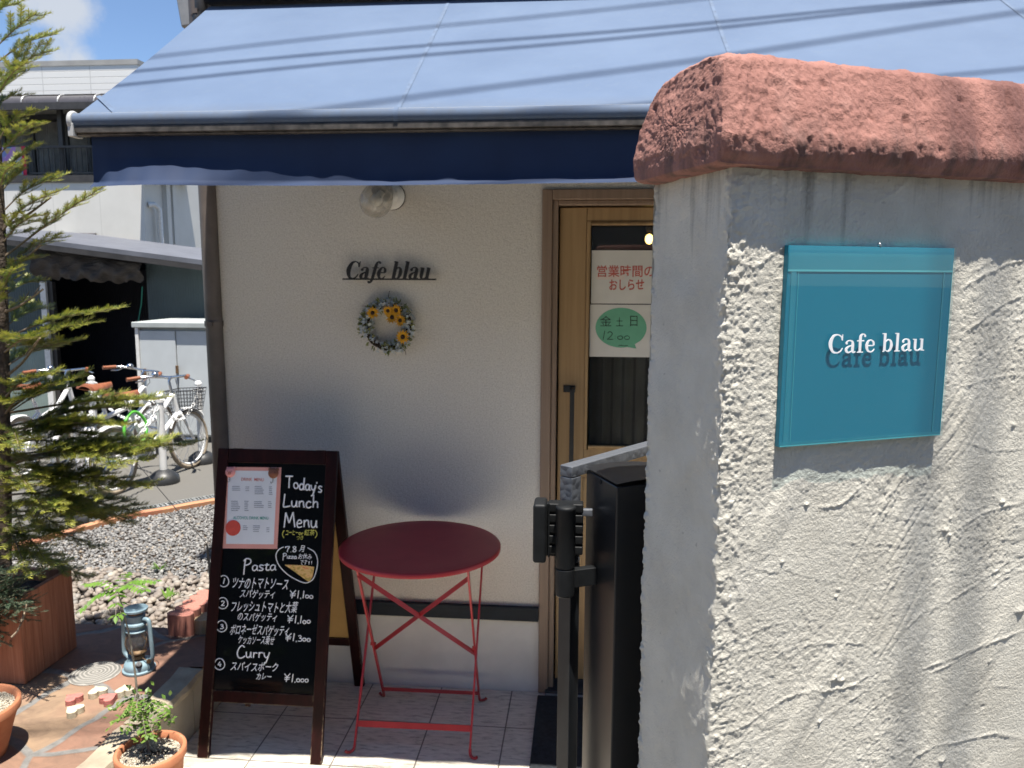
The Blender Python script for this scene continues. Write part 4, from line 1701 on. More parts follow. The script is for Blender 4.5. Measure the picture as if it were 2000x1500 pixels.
# ------------------------------------------------------------------ lettering
SER = {
    'C': (.80, [[(.70, .68, .045), (.64, .87, .06), (.46, .972, .06), (.25, .88, .12), (.13, .5, .20), (.25, .12, .12), (.46, .028, .06), (.64, .10, .055), (.74, .27, .04)], [(.715, .99, .035), (.71, .82, .055), (.72, .66, .03)]]),
    'a': (.60, [[(.13, .52, .125), (.135, .51, .125)], [(.12, .555, .06), (.18, .62, .055), (.28, .652, .055), (.40, .60, .10), (.435, .45, .15), (.435, .14, .15), (.47, .045, .10), (.53, .03, .06), (.59, .06, .04)], [(.42, .40, .05), (.25, .34, .07), (.13, .22, .13), (.13, .12, .14), (.22, .03, .08), (.33, .05, .05), (.42, .13, .05)]]),
    'f': (.42, [[(.43, .875, .11), (.435, .87, .11)], [(.44, .93, .05), (.36, .975, .05), (.25, .92, .10), (.205, .76, .15), (.205, .03, .15)], [(.04, .625, .055), (.40, .625, .055)], [(.06, .022, .045), (.37, .022, .045)]]),
    'e': (.57, [[(.13, .355, .05), (.47, .355, .05)], [(.47, .36, .10), (.455, .52, .11), (.37, .63, .06), (.30, .65, .05), (.18, .57, .10), (.12, .33, .16), (.18, .11, .11), (.32, .022, .06), (.44, .06, .05), (.52, .17, .035)]]),
    'b': (.64, [[(.16, .99, .15), (.16, .06, .15)], [(.02, .968, .045), (.16, .968, .045)], [(.20, .52, .045), (.33, .642, .06), (.46, .57, .11), (.51, .34, .16), (.46, .11, .11), (.34, .022, .06), (.20, .10, .045)], [(.085, .0, .03), (.16, .08, .10)]]),
    'l': (.35, [[(.175, .99, .15), (.175, .02, .15)], [(.03, .968, .045), (.175, .968, .045)], [(.03, .022, .045), (.32, .022, .045)]]),
    'u': (.68, [[(.165, .645, .15), (.165, .22, .15), (.20, .07, .10), (.31, .022, .06), (.42, .07, .05), (.49, .17, .045)], [(.515, .645, .15), (.515, .02, .15)], [(.03, .625, .045), (.165, .625, .045)], [(.39, .625, .045), (.515, .625, .045)], [(.515, .022, .045), (.665, .022, .045)]]),
    ' ': (.30, []),
}
ITA = dict(SER)
ITA['f'] = (.42, [[(.50, .90, .10), (.505, .895, .10)], [(.50, .95, .04), (.42, .975, .05), (.33, .90, .09), (.285, .70, .13), (.235, .10, .13), (.18, -.14, .10), (.09, -.225, .05), (.02, -.20, .04)], [(.04, -.16, .10), (.045, -.165, .10)], [(.10, .625, .05), (.46, .625, .05)]])


def serif(mb, body, table, o, ex, ey, en, width, height, t, shear=0.0, heavy=1.0):
    total = sum(table[c][0] for c in body)
    o, ex, ey, en = Vector(o), Vector(ex), Vector(ey), Vector(en)
    kx_ = width/total
    x = 0
    n = 0
    for c in body:
        adv, strokes = table[c]
        for st in strokes:
            P = spline([(a, b, w) for a, b, w in st], 7) if len(st) > 2 else [np.array(q) for q in st]
            pts = [((x+q_[0]+q_[1]*shear)*kx_, q_[1]*height) for q_ in P]
            wsx = [q_[2]*(kx_+height)/2*heavy for q_ in P]
            if len(st) == 2 and abs(st[0][0]-st[1][0]) < .01 and abs(st[0][1]-st[1][1]) < .02:
                r_ = wsx[0]/2
                cx_, cy_ = pts[0]
                mb.prism([(cx_+r_*math.cos(k*math.pi/8), cy_+r_*math.sin(k*math.pi/8)) for k in range(16)], o+en*(n % 9)*.00002, ex, ey, en, t+n*.000012)
            else:
                mb.ribbon(pts, wsx, o, ex, ey, en, t+n*.000012)
            n += 1
        x += adv


# plaque on the garden wall
fo = .0100
pp = lambda x, y, k=fo: on_plane(x, y, Acor+NN*k, NN)
tl, tr_, bl, br_ = pp(1540, 479), pp(1868, 484), pp(1528, 874), pp(1841, 851)
s0 = ((tl-AC) @ U+(bl-AC) @ U)/2
s1 = ((tr_-AC) @ U+(br_-AC) @ U)/2
zt = (tl[2]+tr_[2])/2
zb = (bl[2]+br_[2])/2
PO = AC+U*s0
pw, ph = s1-s0, zt-zb
plq = thing('acrylic_sign', (float(PO[0]), float(PO[1]), float(zb)), 'square teal acrylic shop sign with white serif lettering on the stucco wall', 'sign')
VU, VN, VZ = Vector(U), Vector(NN), Vector((0, 0, 1))
OB = Vector((PO[0], PO[1], zb))


def rect(x0, z0, x1, z1):
    return [(x0, z0), (x1, z0), (x1, z1), (x0, z1)]


mb = MB()
mb.prism(rect(0, 0, pw, ph), OB+VN*.0012, VU, VZ, VN, .0060)
mb.build('plate', MT['teal'], plq)
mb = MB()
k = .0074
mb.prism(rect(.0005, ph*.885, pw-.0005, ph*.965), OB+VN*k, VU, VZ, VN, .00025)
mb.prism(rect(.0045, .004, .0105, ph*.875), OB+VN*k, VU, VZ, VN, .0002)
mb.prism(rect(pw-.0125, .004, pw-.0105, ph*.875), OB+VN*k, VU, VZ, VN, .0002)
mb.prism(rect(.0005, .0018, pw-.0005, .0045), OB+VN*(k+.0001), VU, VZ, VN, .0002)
mb.build('painted_refraction', MT['teal_refraction'], plq)  # raised pale strips imitate the edges refracted inside the acrylic
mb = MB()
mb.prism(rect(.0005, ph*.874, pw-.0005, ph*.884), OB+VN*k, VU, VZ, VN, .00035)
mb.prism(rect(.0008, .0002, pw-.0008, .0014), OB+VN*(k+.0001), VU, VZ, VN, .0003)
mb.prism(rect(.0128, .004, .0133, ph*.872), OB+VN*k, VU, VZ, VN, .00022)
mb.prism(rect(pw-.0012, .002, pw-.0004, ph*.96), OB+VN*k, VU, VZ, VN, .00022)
mb.build('painted_glint', MT['teal_glint'], plq)  # thin bright strips painted as edge glints, no bevel here
mb = MB()
mb.prism(rect(0, 0, pw, ph), OB+VN*.0082, VU, VZ, VN, .0018)
mb.build('clear_cover', MT['acrylic'], plq)
la, lb = pp(1615, 688), pp(1803, 687)
mb = MB()
lw = (lb-la) @ U
lo_ = Vector(la)+VN*.0003
lo_.z = (la[2]+lb[2])/2+.000
serif(mb, 'Cafe blau', SER, lo_, VU, VZ, VN, lw*1.005, .0192, .0004, heavy=1.0)
mb.build('lettering', MT['letter_white'], plq)
mb = MB()
sc_ = pp(1718, 478, .006)
mb.ball(tuple(sc_), .0021, 12)
mb.build('mounting_screw', MT['steel'], plq)

# cut metal lettering on the cafe wall
wa, wb = on_y(671, 545, D-.03), on_y(850, 545, D-.03)
ls = thing('wall_lettering', (float(wa[0]), D-.03, float(wa[2])), 'black metal italic shop name letters standing on a thin bar on the stucco', 'lettering sign')
mb = MB()
wl2 = wb[0]-wa[0]
zl = (wa[2]+wb[2])/2
serif(mb, 'Cafe blau', ITA, (wa[0]+.004, D-.026, zl), (1, 0, 0), (0, 0, 1), (0, -1, 0), wl2*.925, .070, .006, shear=.24, heavy=1.2)
mb.build('letters', MT['black_paint'], ls)
mb = MB()
mb.box((wa[0]-.004, D-.032, zl-.004), (wb[0]+.003, D-.022, zl+.0025))
for x_ in (wa[0]+.03, wb[0]-.03):
    mb.tube([(x_, D-.026, zl), (x_, D, zl)], .002, 8)
mb.build('base_bar', MT['black_paint'], ls)

# ------------------------------------------------------------------ wall lamp
lc = on_y(766, 384, D)
lp = thing('wall_lamp', (float(lc[0]), D, float(lc[2])), 'white marine style wall lamp with a ribbed clear glass globe', 'lamp')
mb = MB()
mb.lathe([(.0, .0), (.052, .0), (.052, .008), (.046, .016), (.030, .020), (.022, .045), (.0, .047)], (lc[0], D-.001, lc[2]), (0, -1, 0), 28)
mb.build('back_plate', MT['white_cap'], lp)
mb = MB()
mb.lathe([(.0535, 0), (.0535, .005), (.0515, .0085)], (lc[0], D-.0005, lc[2]), (0, -1, 0), 28, (False, False))
mb.build('gasket', MT['black_paint'], lp)
ax = Vector((-.30, -.62, -.72)).normalized()
h0 = Vector((lc[0]-.010, D-.070, lc[2]+.030))
mb = MB()
mb.tube([(lc[0], D-.035, lc[2]), (lc[0]-.002, D-.055, lc[2]+.012), h0], [.018, .019, .022], 16)
mb.lathe([(.024, -.012), (.038, .004), (.044, .018), (.043, .034)], h0, ax, 28)
mb.build('holder', MT['alu'], lp)
mb = MB()
prof = [(.043, .022), (.054, .045), (.060, .075), (.056, .105), (.040, .130), (.018, .143), (.0, .146)]
prof = [(float(a), float(b)) for a, b in spline(prof, 5)]
nseg = 64
qx = Vector((0, 0, 1)).rotation_difference(ax)
G = np.zeros((len(prof), nseg+1, 3))
for i, (r_, z_) in enumerate(prof):
    for j in range(nseg+1):
        a = 2*math.pi*j/nseg
        rr = r_*(1+.035*math.cos(a*16))
        G[i, j] = h0+qx @ Vector((rr*math.cos(a), rr*math.sin(a), z_))
mb.grid(G)
mb.build('globe', MT['lampglass'], lp)
mb = MB()
mb.ball(h0+ax*.075, .024, 14)
mb.tube([h0+ax*.02, h0+ax*.055], .014, 12)
mb.build('bulb', MT['white_cap'], lp)

# ------------------------------------------------------------------ wreath
wc = on_y(756, 637, D-.03)
wr = thing('flower_wreath', (float(wc[0]), D-.03, float(wc[2])), 'round vine wreath with six sunflowers and pale blue blossoms on the stucco', 'wreath')
random.seed(8)
RW = .0875
mb = MB()
for k in range(9):
    ph_ = random.uniform(0, 6.28)
    pts = []
    for i in range(64):
        a = 2*math.pi*i/64
        rr = RW+.010*math.cos(a*5+ph_)+random.uniform(-.002, .002)
        pts.append((wc[0]+rr*math.cos(a), D-.022+.009*math.sin(a*5+ph_*1.3), wc[2]+rr*math.sin(a)))
    mb.tube(pts, .0028, 5, closed=True)
mb.tube([(wc[0]+.004, D-.012, wc[2]+RW), (wc[0]+.001, D-.006, wc[2]+RW+.03), (wc[0]+.006, D-.003, wc[2]+RW+.052)], .0012, 5)
mb.tube([(wc[0]+.055, D-.02, wc[2]-RW*.85), (wc[0]+.068, D-.018, wc[2]-RW*1.05), (wc[0]+.072, D-.016, wc[2]-RW*1.32)], .0011, 5)
mb.build('vine_ring', MT['vine'], wr)


def leaf_quad(mb, p, d, nrm, L, Wd):
    d = Vector(d).normalized()
    nrm = Vector(nrm)
    s_ = d.cross(nrm)
    if s_.length < 1e-4:
        s_ = d.orthogonal()
    s_.normalize()
    u = s_.cross(d)
    p = Vector(p)
    mb.add([p, p+d*L*.45+s_*Wd*.5+u*Wd*.12, p+d*L, p+d*L*.45-s_*Wd*.5+u*Wd*.12, p+d*L*.5], [(0, 1, 4), (1, 2, 4), (2, 3, 4), (3, 0, 4)], True)


mb = MB()
mbf = MB()
for k in range(900):
    a = random.uniform(0, 2*math.pi)
    bare = 3.55 < a < 4.7
    if bare and random.random() < .72:
        continue
    th = random.uniform(0, 2*math.pi)
    rt_ = random.uniform(.010, .022)
    rr = RW+rt_*math.cos(th)
    p = Vector((wc[0]+rr*math.cos(a), D-.024-abs(rt_*math.sin(th)), wc[2]+rr*math.sin(a)))
    dirv = Vector((math.cos(a)*math.cos(th), -abs(math.sin(th))-.2, math.sin(a)*math.cos(th)))+Vector((random.uniform(-.8, .8), random.uniform(-.5, .2), random.uniform(-.8, .8)))
    if random.random() < .60:
        leaf_quad(mb, p, dirv, (random.uniform(-1, 1), -1, random.uniform(-1, 1)), random.uniform(.012, .026), random.uniform(.005, .010))
    else:
        # a four petalled blossom
        n_ = dirv.normalized()
        t1 = n_.orthogonal().normalized()
        t2 = n_.cross(t1)
        sz_ = random.uniform(.0065, .0105)
        c = p+n_*.008
        for q_ in range(4):
            b_ = q_*math.pi/2+random.uniform(-.2, .2)
            dd = t1*math.cos(b_)+t2*math.sin(b_)
            leaf_quad(mbf, c, dd+n_*.25, n_, sz_, sz_*.9)
mb.build('leaves', MT['wreathleaf'], wr)
mbf.build('blossoms', MT['bluefl'], wr)
for (x_, y_, s_) in ((728, 611, 1.0), (758, 607, .9), (774, 606, 1.0), (766, 620, 1.05), (782, 626, .95), (787, 658, 1.15)):
    c = Vector(on_y(x_, y_, D-.062))
    n_ = Vector((random.uniform(-.3, .3), -1, random.uniform(-.1, .35))).normalized()
    t1 = n_.orthogonal().normalized()
    t2 = n_.cross(t1)
    mb = MB()
    for ring, (np_, L) in enumerate(((13, .0275*s_), (11, .0225*s_))):
        for q_ in range(np_):
            b_ = 2*math.pi*q_/np_+ring*.25+random.uniform(-.1, .1)
            dd = t1*math.cos(b_)+t2*math.sin(b_)
            leaf_quad(mb, c+dd*.005-n_*.001*ring*0, dd+n_*(.15+.25*ring), n_, L-.005, .0085*s_)
    fl = mb.build('sunflower', MT['yellow'], wr)
    mb = MB()
    mb.ball(c+n_*.003, .0082*s_, 12, (1, .6, 1))
    mb.build('seed_head', MT['seedhead'], fl)

# ------------------------------------------------------------------ text by font
_tc = {}


def glyphs(body, bold=0.0):
    if (body, bold) in _tc:
        return _tc[(body, bold)]
    c = bpy.data.curves.new('t', 'FONT')
    c.body = body
    c.offset = bold
    o = bpy.data.objects.new('t', c)
    COL.objects.link(o)
    dg = bpy.context.evaluated_depsgraph_get()
    me = bpy.data.meshes.new_from_object(o.evaluated_get(dg))
    V = np.array([v.co[:2] for v in me.vertices])
    F = [tuple(p.vertices) for p in me.polygons]
    bpy.data.objects.remove(o)
    bpy.data.curves.remove(c)
    bpy.data.meshes.remove(me)
    lo, hi = V.min(0), V.max(0)
    V = (V-lo)/np.maximum(hi-lo, 1e-6)
    _tc[(body, bold)] = (V, F)
    return V, F


def font_text(mb, body, quad, n, off=.0008, bold=.012, shear=0.0, wob=0.0):
    """quad: bottom-left, bottom-right, top-left points of the text box"""
    V, F = glyphs(body, bold)
    a, b, c = [np.asarray(q) for q in quad]
    n = np.asarray(n)
    pts = []
    for x, y in V:
        x2 = x
        y2 = y+wob*math.sin(x*9+len(body))
        pts.append(a+(b-a)*x2+(c-a)*y2+(b-a)/max(np.linalg.norm(b-a), 1e-9)*shear*y*np.linalg.norm(c-a)+n*off)
    mb.add(pts, F)


HW = {
    'T': (.66, [[(.0, .93), (.3, .97), (.66, 1.0)], [(.36, .97), (.31, .5), (.29, .0)]]),
    'o': (.50, [[(.30, .48), (.12, .42), (.06, .2), (.18, .02), (.36, .06), (.44, .27), (.34, .46), (.24, .47)]]),
    'd': (.54, [[(.42, .40), (.25, .48), (.08, .32), (.09, .08), (.22, .0), (.38, .12), (.44, .40), (.50, 1.0)], [(.44, .40), (.44, .1), (.50, .0)]]),
    'a': (.50, [[(.40, .42), (.24, .48), (.08, .33), (.08, .08), (.20, .0), (.36, .15), (.42, .45)], [(.42, .45), (.40, .12), (.48, .0)]]),
    'y': (.48, [[(.05, .48), (.10, .18), (.22, .08), (.36, .2)], [(.46, .52), (.34, .1), (.2, -.3), (.06, -.42)]]),
    "'": (.16, [[(.08, .80), (.06, .66)]]),
    's': (.42, [[(.38, .44), (.2, .5), (.08, .38), (.2, .26), (.34, .16), (.26, .02), (.04, .02)]]),
    'L': (.58, [[(.16, 1.0), (.10, .5), (.06, .06), (.2, .02), (.54, .10)]]),
    'u': (.50, [[(.06, .48), (.06, .15), (.16, .02), (.32, .12), (.40, .48)], [(.40, .48), (.39, .1), (.47, .02)]]),
    'n': (.50, [[(.08, .48), (.08, .02)], [(.08, .3), (.22, .46), (.36, .42), (.38, .2), (.42, .0)]]),
    'c': (.46, [[(.40, .40), (.24, .48), (.08, .32), (.08, .1), (.22, .0), (.42, .1)]]),
    'h': (.52, [[(.12, 1.0), (.08, .02)], [(.09, .28), (.24, .46), (.38, .40), (.40, .0)]]),
    'M': (.86, [[(.06, .0), (.18, .98)], [(.18, .98), (.40, .30)], [(.40, .30), (.66, 1.0)], [(.66, 1.0), (.78, .02)]]),
    'e': (.46, [[(.08, .24), (.36, .30), (.32, .46), (.18, .48), (.07, .26), (.14, .02), (.40, .06)]]),
    'P': (.62, [[(.18, 1.0), (.10, .4), (.04, -.38)], [(.04, .84), (.24, 1.04), (.52, .98), (.56, .72), (.36, .52), (.14, .46)]]),
    't': (.40, [[(.22, .62), (.14, .1), (.26, .0), (.40, .06)], [(.04, .46), (.38, .48)]]),
    'C': (.66, [[(.60, .86), (.40, 1.0), (.16, .72), (.06, .34), (.16, .02), (.40, .0), (.62, .16)]]),
    'r': (.40, [[(.10, .48), (.08, .02)], [(.08, .26), (.20, .44), (.38, .42)]]),
    'i': (.20, [[(.10, .48), (.10, .02)], [(.11, .66), (.12, .70)]]),
    'z': (.44, [[(.06, .46), (.38, .46), (.06, .04), (.40, .04)]]),
    '0': (.40, [[(.22, .42), (.08, .34), (.07, .12), (.2, .02), (.34, .12), (.33, .34), (.20, .43)]]),
    '1': (.30, [[(.22, 1.0), (.12, .0)]]),
    '2': (.42, [[(.08, .70), (.2, .88), (.36, .72), (.28, .40), (.06, .04)], [(.06, .04), (.40, .06)]]),
    '3': (.44, [[(.10, .70), (.28, .78), (.36, .60), (.2, .44)], [(.2, .44), (.40, .34), (.34, .06), (.06, .06)]]),
    '4': (.44, [[(.28, .9), (.06, .36), (.42, .38)], [(.30, .62), (.28, .0)]]),
    '7': (.46, [[(.06, .82), (.10, .66)], [(.06, .84), (.42, .88), (.30, .5), (.22, .0)]]),
    '8': (.44, [[(.36, .80), (.2, .90), (.10, .72), (.36, .30), (.26, .02), (.08, .14), (.2, .42), (.38, .80)]]),
    'Y': (.62, [[(.04, 1.0), (.28, .56)], [(.58, 1.04), (.28, .56), (.2, .0)], [(.06, .52), (.56, .56)], [(.04, .30), (.52, .34)]]),
    ',': (.20, [[(.12, .06), (.08, -.10)]]),
    '.': (.18, [[(.08, .04), (.10, .02)]]),
    '!': (.18, [[(.10, .9), (.09, .3)], [(.08, .06), (.09, .02)]]),
    '(': (.30, [[(.26, 1.05), (.10, .6), (.10, .2), (.24, -.2)]]),
    ')': (.30, [[(.04, 1.05), (.20, .6), (.18, .2), (.02, -.2)]]),
    ':': (.2, [[(.1, .4), (.1, .36)], [(.1, .1), (.1, .06)]]),
    '~': (.5, [[(.04, .2), (.16, .34), (.30, .18), (.46, .32)]]),
    ' ': (.3, []),
}


def hand_text(mb, body, x0, x1, ybase, ycap, surf, rad, slope=0.0, seed=0):
    """handwritten strokes; x0..x1, ybase, ycap are photo positions; surf maps them onto the real surface"""
    rnd = random.Random(seed+len(body))
    total = sum(HW[c][0] for c in body)
    kx_ = (x1-x0)/total
    x = 0
    for c in body:
        adv, strokes = HW[c]
        dy = rnd.uniform(-.03, .03)
        for st in strokes:
            P = spline([(a, b+dy) for a, b in st], 5)
            pts = [surf(x0+(x+q_[0])*kx_, ybase+slope*(x+q_[0])*kx_-(ybase-ycap)*q_[1]) for q_ in P]
            mb.tube(pts, rad*rnd.uniform(.9, 1.1), 6)
        x += adv


# ------------------------------------------------------------------ A-board
bx0, bx1 = -1.381, -.917
BT = np.array([0, 2.842, 1.090])
BB = np.array([0, 2.562, 0.0])
ev = (BT-BB)/np.linalg.norm(BT-BB)
en = np.array([0, -ev[2], ev[1]])
BL = float(np.linalg.norm(BT-BB))
ab = thing('chalkboard_stand', (-1.15, 2.85, 0), 'dark mahogany framed folding chalkboard stand with a handwritten lunch menu', 'chalkboard')


def bpos(x, y, k=0.0):
    return on_plane(x, y, BB+en*k, en)


def fr(mb, x0, x1, v0, v1, k0=-.022, k1=0.0, base=BB, e=None, n=None):
    e = ev if e is None else e
    n = en if n is None else n
    vs = []
    for k in (k0, k1):
        for (x, v) in ((x0, v0), (x1, v0), (x1, v1), (x0, v1)):
            p = base+e*v+n*k
            vs.append((x, p[1], p[2]))
    mb.add(vs, [(0, 3, 2, 1), (4, 5, 6, 7), (0, 1, 5, 4), (1, 2, 6, 5), (2, 3, 7, 6), (3, 0, 4, 7)])


FWD = .042
vtop = BL
vr1 = float((bpos(520, 905)-BB) @ ev)
vb1 = float((bpos(500, 1352)-BB) @ ev)
vb0 = float((bpos(500, 1376)-BB) @ ev)
mb = MB()
fr(mb, bx0, bx0+FWD, 0, vtop)
mb.build('leg', MT['mahogany'], ab, bevel=.003)
mb = MB()
fr(mb, bx1-FWD, bx1, 0, vtop)
mb.build('leg', MT['mahogany'], ab, bevel=.003)
mb = MB()
fr(mb, bx0+FWD+.0005, bx1-FWD-.0005, vr1, vtop, -.020, -.001)
mb.build('top_rail', MT['mahogany'], ab, bevel=.003)
mb = MB()
fr(mb, bx0+FWD+.0005, bx1-FWD-.0005, vb0, vb1, -.020, -.001)
fr(mb, bx0+.165, bx0+.185, vb0-.012, vb0, -.016, -.006)
mb.build('bottom_rail', MT['mahogany'], ab, bevel=.003)
mb = MB()
fr(mb, bx0+FWD-.004, bx1-FWD+.004, vb1-.004, vr1+.004, -.014, -.008)
bpn = mb.build('writing_panel', MT['board'], ab)
# rear frame
CB = np.array([0, 3.140, 0.0])
CT = np.array([0, 2.868, 1.085])
e2 = (CT-CB)/np.linalg.norm(CT-CB)
n2_ = np.array([0, e2[2], -e2[1]])
CL = float(np.linalg.norm(CT-CB))
for x in (bx0, bx1-FWD):
    mb = MB()
    fr(mb, x, x+FWD, 0, CL, -.022, 0, CB, e2, n2_)
    mb.build('leg', MT['mahogany'], ab, bevel=.003)
mb = MB()
fr(mb, bx0+FWD+.0005, bx1-FWD-.0005, CL-.06, CL, -.020, -.001, CB, e2, n2_)
mb.build('rear_rail', MT['mahogany'], ab, bevel=.003)
mb = MB()
fr(mb, bx0+FWD+.0005, bx1-FWD-.0005, .215, .255, -.020, -.001, CB, e2, n2_)
mb.build('rear_rail', MT['mahogany'], ab, bevel=.003)
mb = MB()
fr(mb, bx0+FWD-.004, bx1-FWD+.004, .25, CL-.055, -.014, -.008, CB, e2, n2_)
mb.build('rear_panel', MT['mdf'], ab)
for x in (bx0+.05, bx1-.09):
    mb = MB()
    mb.box((x, 2.846, 1.070), (x+.04, 2.868, 1.086))
    mb.build('hinge', MT['rust'], ab, bevel=.002)

KO = -.0078
bs = lambda x, y: bpos(x, y, KO)
def chalk(fn, mat_=None):
    mw_ = MB()
    fn(mw_)
    mw_.build('chalk_line', mat_ or MT['chalk'], bpn)


for (t_, a_, b_, c_, d_, r_, sl_, sd_) in (("Today's", 558, 630, 952, 928, .0029, .13, 1), ("Lunch", 552, 624, 990, 964, .0029, .02, 2), ("Menu", 553, 621, 1030, 1000, .0029, .0, 3), ("Pasta", 475, 540, 1114, 1092, .0024, 0, 7), ("Curry", 462, 527, 1284, 1260, .0024, .03, 8)):
    chalk(lambda m_: hand_text(m_, t_, a_, b_, c_, d_, bs, r_, sl_, sd_))
mw = MB()
hand_text(mw, "7.8", 556, 580, 1078, 1066, bs, .0019, 0, 4)
mw.build('chalk_line', MT['chalk'], bpn)
mw = MB()
hand_text(mw, "Pizza", 552, 580, 1091, 1081, bs, .0015, 0, 5)
mw.build('chalk_line', MT['chalk'], bpn)
mw = MB()
hand_text(mw, "!!", 601, 611, 1103, 1095, bs, .0015, 0, 6)
mw.build('chalk_line', MT['chalk'], bpn)
for (px, py, d_) in ((437, 1135, '1'), (435, 1178, '2'), (433, 1223, '3'), (429, 1297, '4')):
    mw = MB()
    pts = [bs(px+10*math.cos(a)*(1+.04*math.sin(3*a)), py+11*math.sin(a)) for a in np.linspace(-1.8, 4.6, 22)]
    mw.tube(pts, .0019, 6)
    hand_text(mw, d_, px-4, px+4, py+5, py-6, bs, .0017)
    mw.build('circled_number', MT['chalk'], bpn)
for (x0, x1, yb, yc, t_) in ((566, 612, 1168, 1153, 'Y1,100'), (561, 607, 1217, 1202, 'Y1,100'), (557, 607, 1252, 1237, 'Y1,300'), (555, 603, 1332, 1316, 'Y1,000')):
    mw = MB()
    hand_text(mw, t_, x0, x1, yb, yc, bs, .0018, .02, int(yb))
    mw.build('chalk_price', MT['chalk'], bpn)
pts = [bs(x, y) for x, y in spline([(554, 1068), (544, 1074), (539, 1086), (545, 1104), (562, 1122), (585, 1135), (600, 1138), (612, 1130), (619, 1110), (620, 1092), (614, 1078), (601, 1070)], 6)]
mw = MB()
mw.tube(pts, .0018, 6)
mw.build('chalk_bubble', MT['chalk'], bpn)
JP = [('ツナのトマトソース', 452, 563, 1149, 1128), ('スパゲッティ', 468, 537, 1168, 1151), ('フレッシュトマトと大葉', 450, 581, 1195, 1173), ('のスパゲッティ', 463, 541, 1213, 1196),
      ('ボロネーゼスパゲッティ', 448, 564, 1240, 1219), ('ケッカソース乗せ', 464, 536, 1258, 1241), ('スパイスポーク', 450, 543, 1310, 1292), ('カレー', 500, 531, 1327, 1314), ('月', 584, 595, 1078, 1065), ('お休み', 582, 610, 1092, 1081), ('です', 586, 601, 1103, 1093)]
for (t_, x0, x1, yb, yt) in JP:
    sl = .02*(x1-x0)
    mw = MB()
    font_text(mw, t_, (bs(x0, yb-sl*.3), bs(x1-2, yb+sl), bs(x0, yt-sl*.3)), en, .0012, .006, .24, .04)
    mw.build('chalk_line', MT['chalk'], bpn)
mw = MB()
hand_text(mw, "(", 550, 556, 1048, 1036, bs, .0015)
hand_text(mw, ")", 615, 621, 1048, 1036, bs, .0015)
hand_text(mw, "or", 583, 593, 1045, 1035, bs, .0012)
for (t_, x0, x1, yb, yt) in (('コーヒー', 558, 582, 1045, 1035), ('紅茶', 594, 614, 1046, 1034), ('つき', 579, 592, 1054, 1046)):
    font_text(mw, t_, (bs(x0, yb), bs(x1, yb), bs(x0, yt)), en, .0012, .006, .15, .03)
mw.build('yellow_writing', MT['chalk_y'], bpn)
mb = MB()
pz = [bs(556, 1103), bs(590, 1104), bs(614, 1107), bs(611, 1125), bs(605, 1138), bs(580, 1120)]
mb.add([p+en*.0006 for p in pz]+[p for p in pz], [(0, 1, 2, 3, 4, 5)]+[(i, (i+1) % 6, 6+(i+1) % 6, 6+i) for i in range(6)])
o = mb.build('pizza_cutout', MT['pizza'], None, loc=tuple(pz[0]))
tag(o, 'small printed pizza slice stuck inside the chalk bubble', 'picture')

# drink menu sheet held by two animal magnets
mn = thing('menu_sheet', tuple(bs(436, 1071)), 'pink bordered drink menu sheet pinned on the chalkboard', 'menu sheet')


def bquad(mb, pts, k):
    mb.add([np.asarray(bs(*q))+en*k for q in pts]+[np.asarray(bs(*q))+en*(k-.0006) for q in pts], [tuple(range(len(pts)))]+[(i, (i+1) % len(pts), len(pts)+(i+1) % len(pts), len(pts)+i) for i in range(len(pts))])


mb = MB()
bquad(mb, [(435, 1071), (542, 1072), (550, 913), (440, 912)], .0020)
mb.build('border', MT['menu_pink'], mn)
mb = MB()
bquad(mb, [(442, 1062), (535, 1063), (542, 920), (447, 919)], .0026)
mb.build('page', MT['menu_white'], mn)
mb = MB()
rnd = random.Random(5)
for (x0, x1, y0, rows_) in ((454, 470, 950, 3), (480, 487, 951, 3), (498, 515, 950, 5), (526, 533, 951, 5), (452, 469, 979, 6), (478, 486, 979, 6), (497, 515, 980, 4), (524, 531, 980, 4), (475, 484, 1027, 3), (495, 508, 1027, 4), (521, 528, 1031, 3)):
    mb = MB()
    for r_ in range(rows_):
        y = y0+r_*3.6
        xe = x0+(x1-x0)*rnd.uniform(.75, 1.05)
        bquad(mb, [(x0, y+.7), (xe, y+.7), (xe, y-.7), (x0, y-.7)], .0032)
    mb.build('small_print', MT['ink_grey'], mn)
mb = MB()
font_text(mb, 'DRINK  MENU', (bs(472, 939), bs(516, 940), bs(472, 933)), en, .0034, .01)
mb.build('red_heading', MT['ink_red'], mn)
mb = MB()
font_text(mb, 'ALCOHOL DRINK MENU', (bs(456, 1014), bs(525, 1015), bs(456, 1008)), en, .0034, .01)
mb.build('green_heading', MT['ink_green'], mn)
mb = MB()
c = bs(456, 1031)
mb.lathe([(0, .0030), (.029, .0030), (.029, .0040), (0, .0042)], tuple(c), tuple(en), 32)
o = mb.build('round_sticker', MT['sticker'], None, loc=tuple(c))
tag(o, 'round red sticker on the lower corner of the menu sheet', 'sticker')
